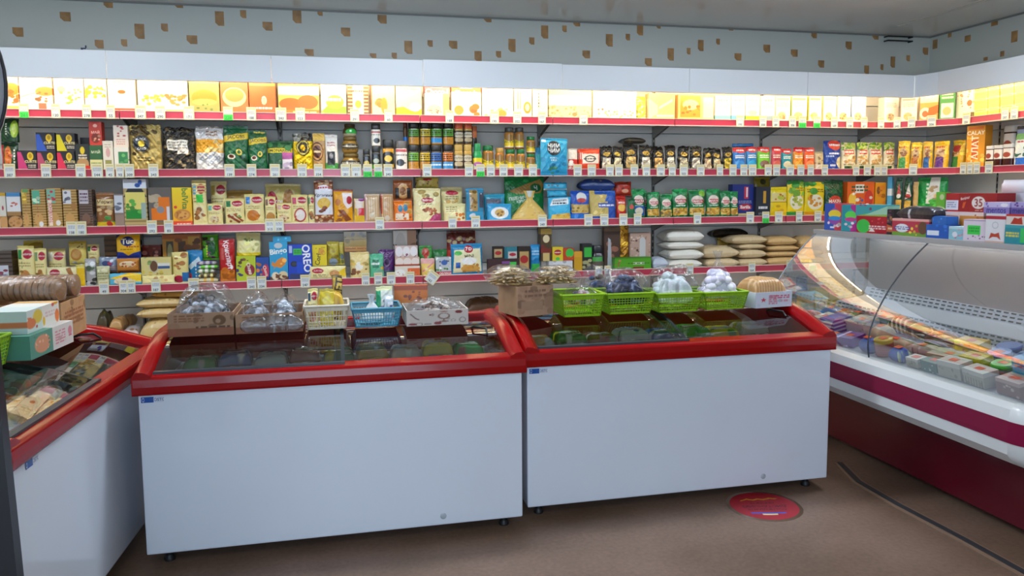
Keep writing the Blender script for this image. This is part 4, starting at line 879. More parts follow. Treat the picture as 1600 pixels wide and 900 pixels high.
table('B2', '''
p green_pouch 0 27 222 262 | b 16391f;e .42 .45 .2 .42 c8702a;n .3 .2 .6 .7 a03a1a 6 .06;l 0.74 0.24 0.82 0.76 e8e8d0 5;r 0 0 .14 .9 b02030 | dark green pouch with orange fruit, lower of two at the far left
p green_pouch -2 27 184 221 | b 183f22;e .78 .55 .2 .36 9ac030;e .78 .55 .12 .22 c8dc60;l 0.31 0.29 0.39 0.81 e8e8d0 5 | dark green pouch with lime picture, upper of two at the far left
c tea_box 27 57 235 262 | $tea c03a78 | black tea box with pink flame, leftmost of the low row
c tea_box 58 88 236 262 | $tea b04a68 | black tea box with rosy flame, middle of the low row
c tea_box 89 117 236 262 | $tea c82a50 | black tea box with crimson flame, right of the low row
c tea_box 56 86 207 235 | $tea 2a50b0 | black tea box with blue flame, stacked on the low row
c tea_box 88 117 208 235 | $tea d8cc20 | black tea box with yellow flame and purple stripe, stacked on the low row
c tea_box 118 140 225 262 | b 22282a;e .5 .25 .42 .22 b08a5a;e .5 .75 .16 .14 d8c020;l .2 .42 .8 .62 d8d0c0 2;r .0 0 1 .18 c02a20 | black tea box with brown cup and red foot
c tea_box 125 140 215 226 o=0.14 | b 1a1a1e | small black box peeking out behind the tea boxes
c tea_box 140 160 227 262 | b 2a5a34;r 0 .0 1 .42 d8d49a;t МАЙ .5 .74 .14 d8e0c0;l .1 .1 .9 .35 8a9a50 2;r 0 .0 1 .06 e0dcb0 | green and cream tea box under a red one
c tea_box 139 159 190 226 | b c0392b;e .5 .30 .34 .2 7a2a1a;n .2 .15 .8 .45 e0a080 6 .06;t МАЙ .5 .56 .14 f0c0b0;e .5 .82 .16 .07 e8b0a0 | red tea box stacked on the green and cream one
c tea_box 160 177 220 258 | b dcd8cc;e .5 .6 .2 .16 c8a0a0;r .2 .1 .8 .35 8a8a50;l .2 .75 .8 .9 b0a8a0 2 | narrow grey-white tea box beside the red one
c tea_box 178 201 230 257 | b e4e2da;r .3 .3 .95 .8 2a7a4a;n .3 .3 .9 .75 5a9a5a 6 .07;l .1 .06 .9 .24 a8a89a 2 | white tea box with green square picture
c tea_box 177 200 196 229 | b ecdfd0;n .3 .5 .8 1 c84a4a 8 .06;l .2 .1 .8 .4 d89a90 3 | white tea box with red flowers, stacked on the green-square one
f coffee_bag 201 252 194 264 | b b09a58;n 0 .75 1 1 4a3a1a 10 .1;e .38 .58 .30 .22 6a5a2a;e .38 .58 .25 .18 2c3440;e .38 .58 .10 .07 d8c040;t BLACK .38 .68 .05 d8dce0;t CARD .38 .47 .05 d8dce0;l .25 .18 .7 .3 5a4a20 2;e .14 .36 .07 .04 4a3418 | large gold coffee bag with dark round emblem
f coffee_bag 253 304 198 264 | b 2a2620;n 0 0 1 1 7a6a4a 40 .04;n 0 0 1 1 0e0c0a 30 .05;r .14 .46 .78 .70 e8e4d8;r .44 .38 .78 .48 e8e4d8;l .18 .48 .74 .68 9a948a 3 | large black foil coffee bag with white label
f coffee_bag 304 349 196 264 | b dcdcdc;r 0 .40 1 .70 e0a028;n .3 .42 .9 .68 f4d890 8 .07;n .0 .0 1 .4 b8bcc2 8 .1;l .4 .76 .8 .9 a07a60 2 | large white coffee bag with orange waist band
p coffee_bag 345 388 195 264 | $jacobs | large dark green coffee bag with slanted yellow band
p coffee_bag 387 417 203 264 | $jacobs;l .3 .9 .9 .98 e0c840 1 | smaller green coffee bag with yellow band and yellow crimp
p coffee_bag 416 458 219 264 | b 1d5034;r 0 .58 1 .74 d8c838;t MONARCH .5 .66 .10 2a3a10;n 0 .74 1 1 3a7a4a 8 .1 | short wide green coffee bag with straight yellow band
q sample_sachet 441 457 238 264 o=0.012 d=0.012 | b e6e2e8;r 0 .6 1 1 a04a90;n .1 .1 .9 .5 b8a8c0 6 .12 | little white and purple sachet in front of the short green bag
f coffee_bag 451 489 207 264 | b e0c010;r 0 .78 1 1 2a2620;n 0 .8 1 1 8a8a80 10 .08;e .5 .60 .34 .22 2a2820;o .5 .60 .30 .19 b8a850;e .5 .60 .12 .08 e8c020;t GOLD .45 .18 .08 6a5a10 | yellow coffee bag with black round emblem and black foil top
p coffee_bag 487 508 208 264 | b b08a50;r 0 .80 1 1 d8b450;e .35 .5 .5 .26 4a2418;o .35 .5 .44 .22 b88a50;l 0.06 0.45 0.65 0.55 e8d0a0 1 | slim tan coffee bag with dark brown oval
p coffee_bag 508 528 210 264 | b e6e4de;r 0 0 1 .20 4a9a4a;r .15 .14 .75 .52 22262a;e .45 .4 .14 .08 8a8a90;l .2 .66 .8 .8 b07070 2 | slim white coffee bag with black panel and green foot
j coffee_jar 532 565 239 262 o=0.02 | L 6a5524 squat;b 8a6c30;e .5 .55 .44 .26 2c2a26;t Ambassador .5 .55 .16 e0d8c0 | gold-bronze squat coffee jar with black oval label, bottom of three
j coffee_jar 533 561 213 238 o=0.024 | L 6a5524 squat;b a07c38;e .5 .55 .44 .22 2c2a26;t Ambassador .5 .55 .15 e0d8c0;l .25 .2 .75 .35 5a4420 1 | bronze squat coffee jar, middle of the three stacked
j coffee_jar 535 558 193 212 o=0.028 | L 4a3a1a squat;b 4a3c20;e .6 .5 .3 .3 30b048;r 0 0 1 .3 b8b090 | dark squat coffee jar with bright green spot, top of the three stacked
i coffee_jar 567 579 233 262 | L 1c1c1c square;b 1e1c1a;r 0 .1 1 .5 d0a028;e .5 .45 .38 .25 1e1c1a;e .5 .45 .2 .13 c8b040 | small square coffee jar with yellow band and black lid
i coffee_jar 581 595 228 262 | L 1c1c1c square;b 1e1e1c;r 0 .1 1 .6 4a9a34;e .5 .5 .38 .25 20241e;e .5 .5 .2 .13 a8b0a0 | square coffee jar with green label under a white one
i coffee_jar 580 595 193 227 | L 38302a square;b ece8dc;r .2 .78 .85 .86 c03a2a;e .55 .32 .2 .16 2a2a2a;l .2 .6 .8 .72 8a8480 1 | square white-labelled coffee jar stacked on the green-labelled one
i coffee_jar 598 616 218 263 | L 22201e square;b 3a2a14;r .05 .12 .95 .92 d09a20;e .5 .5 .42 .30 2a2620;e .5 .5 .2 .14 e0c040 | tall black coffee jar with amber label and round emblem
i coffee_jar 618 637 220 264 | L 6a6664 square;b e6e2da;r .2 .82 .8 .95 b04a50;e .45 .34 .2 .16 2c2c30;n .3 .2 .8 .5 3a3a3a 4 .06;l .1 .62 .9 .74 6a6a6a 1 | coffee jar with white label and grey lid
j coffee_jar 630 637 191 221 o=0.07 | L 7a2a1a round;b 5a3a20;r 0 .05 1 .3 2a70c0 | thin dark bottle behind the stacked coffee jars
''', off=0.03)
for c, (xa, xb, l1, l2, u2) in enumerate(((638, 655, '6aa83a', '5a9a3a', ''), (656, 673, 'd0b030', 'c8b838', ''), (673, 691, '3a66b0', '5aa03a', ';r .15 .12 .85 .4 3a90d0'), (692, 709, 'd07a3a', '5aa03a', ''))):
    nm = ('green', 'yellow', 'blue', 'orange')[c]; n2 = ('moss green', 'mustard', 'lime green and blue', 'leaf green')[c]
    put('B2', 'i', 'coffee_jar', xa, xb, 226, 263, 'L 1e1a16 square;' + expand('$gjar ' + l1) + (';r .1 .08 .9 .42 3a8ac8;l .2 .2 .8 .35 dcecf4 1' if c > 1 else ''), f'square instant coffee jar with {nm} label, lower row of four', off=0.03, depth=0.072)
    put('B2', 'i', 'coffee_jar', xa + 0.5, xb + 0.5, 190, 225, 'L 1e1a16 square;' + expand('$gjar ' + l2) + u2, f'square instant coffee jar with {n2} label, upper row of four', off=0.031, depth=0.07)
for c, (xa, xb) in enumerate(((710, 724), (725, 738))):
    nm = ('beside the square jars', 'second from the square jars')[c]
    put('B2', 'i', 'coffee_jar', xa, xb, 226, 263, 'L b89a50 square;b b8964a;r 0 .06 1 .8 3a3026;e .5 .62 .42 .16 c8c0a8;e .5 .32 .36 .12 b8a888;l .2 .56 .8 .68 2a2420 2', f'slim gold coffee jar with black label, lower, {nm}', off=0.03)
    put('B2', 'i', 'coffee_jar', xa + .5, xb + .5, 192, 225, 'L c8542a square;b b08c40;r 0 .06 1 .85 3a3026;e .5 .60 .42 .16 c8c0a8;e .5 .30 .36 .12 b8a888;l .2 .54 .8 .66 2a2420 2', f'slim gold coffee jar with orange lid, upper, {nm}', off=0.031)
table('B2', '''
i coffee_jar 738 746 197 263 o=0.05 | L c8682a square;b 2e2a22;r 0 .4 1 .7 a8a090 | thin dark coffee jar with orange lid behind the slim gold ones
i coffee_jar 740 754 224 262 o=0.028 | L 1f8a50 bottle;b c8d0b0;r 0 .30 1 .62 e0cc30;e .5 .3 .3 .12 a05aa0;r 0 .62 1 1 208a50 | tall coffee jar with rounded green lid and yellow band
j coffee_jar 755 773 227 262 | L 136a38 round;$jjar | wide green-lidded coffee jar with yellow band
j coffee_jar 775 790 231 263 | L b08a40 round;$jjar | coffee jar with yellow band and gold lid
''')
for c, (xa, xb, dx) in enumerate(((791, 807, -2), (808, 822, -2), (824, 838, 0))):
    nm = ('nearest the gold-lidded jar', 'in the middle of three', 'nearest the bright blue bag')[c]
    put('B2', 'j', 'coffee_jar', xa, xb, 233 + (c == 2) * 7, 262, 'L 136a38 round;' + expand('$jjar'), f'small green-lidded coffee jar with yellow band, lower, {nm}', off=0.03)
    put('B2', 'j', 'coffee_jar', xa + dx, xb + dx, (199, 199, 213)[c], (232, 232, 239)[c], ('L 3a3a36 round;', 'L 3a3a36 round;', 'L 136a38 round;')[c] + expand('$jjar'), f'small coffee jar with yellow band, upper, {nm}', off=0.031)
table('B2', '''
p tea_pouch 836 846 230 264 o=0.08 | b 3aa8b8;r 0 .7 1 1 2a88b8 | turquoise pouch half hidden behind the bright blue bag
q snack_bag 845 888 216 275 o=-0.035 d=0.03 z=1.514 | b 2f9cc8;n 0 0 1 .5 2484b4 10 .1;r .04 .9 .2 .96 e8f4f8;e .48 .73 .25 .2 2a2c30;t ЧИМ .48 .80 .11 f0f4f4;t ЧИМ .48 .67 .11 f0f4f4;t КОЛЬЦА .48 .47 .045 d8f0f8;t МЯСА .48 .41 .045 d8f0f8;n .3 .02 .7 .22 3a7a5a 4 .07 | bright blue snack bag with round black emblem hanging over the rail
q snack_pack 889 904 232 268 r=8 | b c8342c;r 0 .5 1 1 e4dcd0;n 0 .1 1 .5 f0e4d8 5 .1 | red and white snack pack leaning beside the blue bag
q snack_pack 893 922 233 250 o=0.09 | b a02838;r .5 .2 1 .8 3a4a8a | dark red and blue snack pack lying behind the leaning ones
q snack_pack 904 937 232 270 r=-10 | b d8401c;r .2 .3 .95 .75 ece2d0;e .55 .52 .26 .16 4a4a44;e .55 .52 .2 .11 ece2d0;l 0.25 0.47 0.85 0.57 2a2a2a 1;r 0 0 1 .14 c83a1a;v .0 .5 .25 .8 f0e4d8 3 | red snack pack with white panel and dark round mark
f grain_bag 938 958 228 264 | $blackbag d8d0c0 | black foil grain bag with silver label, first of the black row
f grain_bag 958 974 228 264 | $blackbag d4c8a8;r .2 .62 .8 .7 c8b040 | black foil grain bag with cream label, second of the black row
f grain_bag 975 999 224 264 | $blackbag c8a868 | black foil grain bag with tan label under a toppled one
s grain_bag 974 1010 214 226 d=0.12 o=0.04 | b 1e1c18;n 0 0 1 1 6a5f40 20 .03 | black foil grain bag lying on top of the black row
f grain_bag 1000 1020 226 264 | $blackbag e0dcd0 | black foil grain bag with white label, right of the toppled one
f grain_bag 1021 1040 228 264 | $blackbag c89a58 | black foil grain bag with orange-tan label
f grain_bag 1041 1058 226 264 | $blackbag d8d4c4 | black foil grain bag with pale grey label and creased top
f grain_bag 1060 1078 228 264 | $blackbag ccc4a8 | black foil grain bag with beige label
f grain_bag 1079 1098 228 264 | $blackbag d0ccc0 | black foil grain bag with light label in the row's middle
f grain_bag 1099 1114 231 264 | $blackbag d8c0a0 | narrow black foil grain bag with pinkish tan label
f grain_bag 1114 1130 231 264 | $blackbag c8b890 | narrow black foil grain bag with sand label
f grain_bag 1131 1147 229 264 | $blackbag c8b030 | narrow black foil grain bag with yellow label, last of the black row
q grain_bag 1146 1180 224 234 o=0.1 | b 2a70b0;n 0 0 1 1 3a86c8 6 .2 | dark blue bag lying behind the blue porridge bags
p porridge_bag 1147 1167 230 264 | $cer 2a6cb8 3a88d0 | blue porridge bag with red top, next to the black row
p porridge_bag 1168 1185 229 264 | $cer 2478b8 2a9ad0 | blue porridge bag with red top, next to the green bag
p porridge_bag 1186 1206 229 264 | $cer 6ab82a 7a5a4a | apple green porridge bag with red top
p porridge_bag 1207 1222 229 263 | $cer b8404a d86a5a | crimson porridge bag with bright red top
p porridge_bag 1223 1239 232 263 | $cer 1e8a98 e0d8b0 | teal porridge bag with red top
p porridge_bag 1241 1257 230 263 | $cer e08a1c f0b040 | orange porridge bag with red top
p porridge_bag 1258 1275 230 263 | $cer e0602a f08a50 | orange-red porridge bag with red top
p porridge_bag 1275 1289 237 262 | b c8b48a;n .0 .2 1 .7 8a7450 8 .08;r .1 .0 .8 .3 d8d0c0 | small tan bag between orange and tall blue bags
p porridge_bag 1290 1317 219 262 | b 1a3f98;r 0 .86 1 1 1a3f98;e .62 .84 .38 .17 d8402c;l 0.32 0.78 0.92 0.90 fff 1;l 0.25 0.50 0.85 0.60 e8e8f4 1;e .92 .25 .26 .2 d8cca0;l .1 .42 .5 .5 a8c0e8 1;r .3 .12 .6 .18 d8e0f0 | tall royal blue porridge bag with red oval top
p muesli_bag 1318 1341 222 262 | $muesli | green and cream muesli bag right beside the tall royal blue bag
p muesli_bag 1342 1360 222 262 | $muesli | green and cream muesli bag, second from the tall royal blue bag
p muesli_bag 1361 1383 222 262 | $muesli | green and cream muesli bag, third from the tall royal blue bag
p muesli_bag 1384 1401 222 262 | $muesli | green and cream muesli bag next to the yellow bags
p cereal_bag 1402 1421 220 261 P=D2 | $ysnack 3a8a4a | yellow cereal bag with green foot at the start of its row
p cereal_bag 1422 1440 222 260 P=D2 | $ysnack a8642a | yellow cereal bag with brown foot
p cereal_bag 1441 1457 221 259 P=D2 | $ysnack 2a5a9a | yellow cereal bag with blue foot
p cereal_bag 1458 1482 220 259 P=D2 | $ysnack 5a2a78 | yellow cereal bag with purple foot
p cereal_bag 1483 1502 219 257 P=R2 | $ysnack 3a7a3a;e .45 .7 .3 .12 a02828 | yellow cereal bag with green foot and red oval at the end of its row
c salt_pack 1503 1511 231 256 P=R2 o=0.12 d=0.02 | b e0dcd0;n 0 .3 1 1 a89a8a 8 .1 | small white pack beside the tall orange carton
c juice_carton 1513 1536 196 252 P=R2 d=0.10 r=18 | b e0941c;n 0 .1 1 .75 f0c050 20 .05;t CALAY .5 .82 .10 fff4d8;r .3 .2 .62 .66 d0581c;t ГАЛАТ .46 .42 .16 fff0d0 90;r .1 .9 .9 .96 d86a1c | tall orange and red carton with upright white lettering
''', off=0.03)
for c, (xa, xb, yt, yb) in enumerate(((1539, 1550, 228, 253), (1551, 1564, 227, 252), (1565, 1581, 225, 250))):
    put('R2', 'i', 'jam_jar', xa, xb, yt, yb, 'L d8d4cc can;b 3a1212;r 0 .84 1 1 d8d4d0;r .1 .36 .85 .8 ece4dc;e .5 .52 .22 .12 a04a3a', f'brown square jar with white label, lower row, {("nearest the orange carton", "in the middle", "nearest the blue-white pouch")[c]}', off=0.03)
put('R2', 'i', 'jam_jar', 1566, 1584, 196, 223, 'L d8d4cc can;b 3a1212;r 0 .84 1 1 d8d4d0;r .1 .36 .85 .8 ece4dc;e .5 .52 .22 .12 a04a3a', 'brown square jar with white label stacked above the lower row', off=0.031)
table('R2', '''
i jam_jar 1587 1602 197 221 | L 8a2a2a can;b 2a2a3a;r .1 .2 .9 .8 8a98b8 | dark jar with blue-grey label at the right border
p powder_pouch 1582 1604 208 251 o=0.02 | b dfe8e4;r 0 .8 1 1 7ab06a;r .2 .02 .95 .25 2a6ac8;n .1 .3 .9 .6 3a6a5a 8 .07;l 0.20 0.69 0.80 0.79 b03040 1 | white and green pouch with blue foot at the right border
''')
# ================================================================ third shelf: biscuits, pasta, groats
TPL.update({
 'lyub': 'b ecdf9e;r 0 .94 1 1 d6c474;e .64 .80 .27 .11 b01f3a;t Любятово .64 .80 .05 f8e8e0;r .08 .68 .3 .9 %1;e .45 .28 .30 .15 %2;n .2 .12 .75 .42 a8703a 7 .05;l .1 .5 .8 .62 b09a60 2',
 'bisc': 'b c09a58;s 0 0 1 1 8a6a34 %3;r .05 .62 .6 .97 %1;n .1 .66 .5 .92 %2 5 .05;e .45 .22 .32 .16 c89a58;r .08 .0 .92 .02 6a4a24',
 'makfa': 'b 13703a;n 0 .75 1 1 2a9a54 8 .1;e .5 .62 .36 .16 e8d8c8;r .2 .52 .85 .64 b8242c;t MAKFA .52 .58 .08 f8e8e0;r .06 .1 .94 .34 d8b458;n .08 .1 .92 .33 b88a30 16 .06;r 0 0 1 .08 0f5a30;l .2 .38 .8 .46 c8e0c8 1',
 'noodle': 'b e6cc18;n 0 .8 1 1 3a9a3a 6 .1;e .5 .4 .38 .22 e8e2c8;n .2 .25 .8 .6 %1 14 .06;r 0 0 1 .12 %2;l .1 .68 .9 .8 8a6a10 2',
})
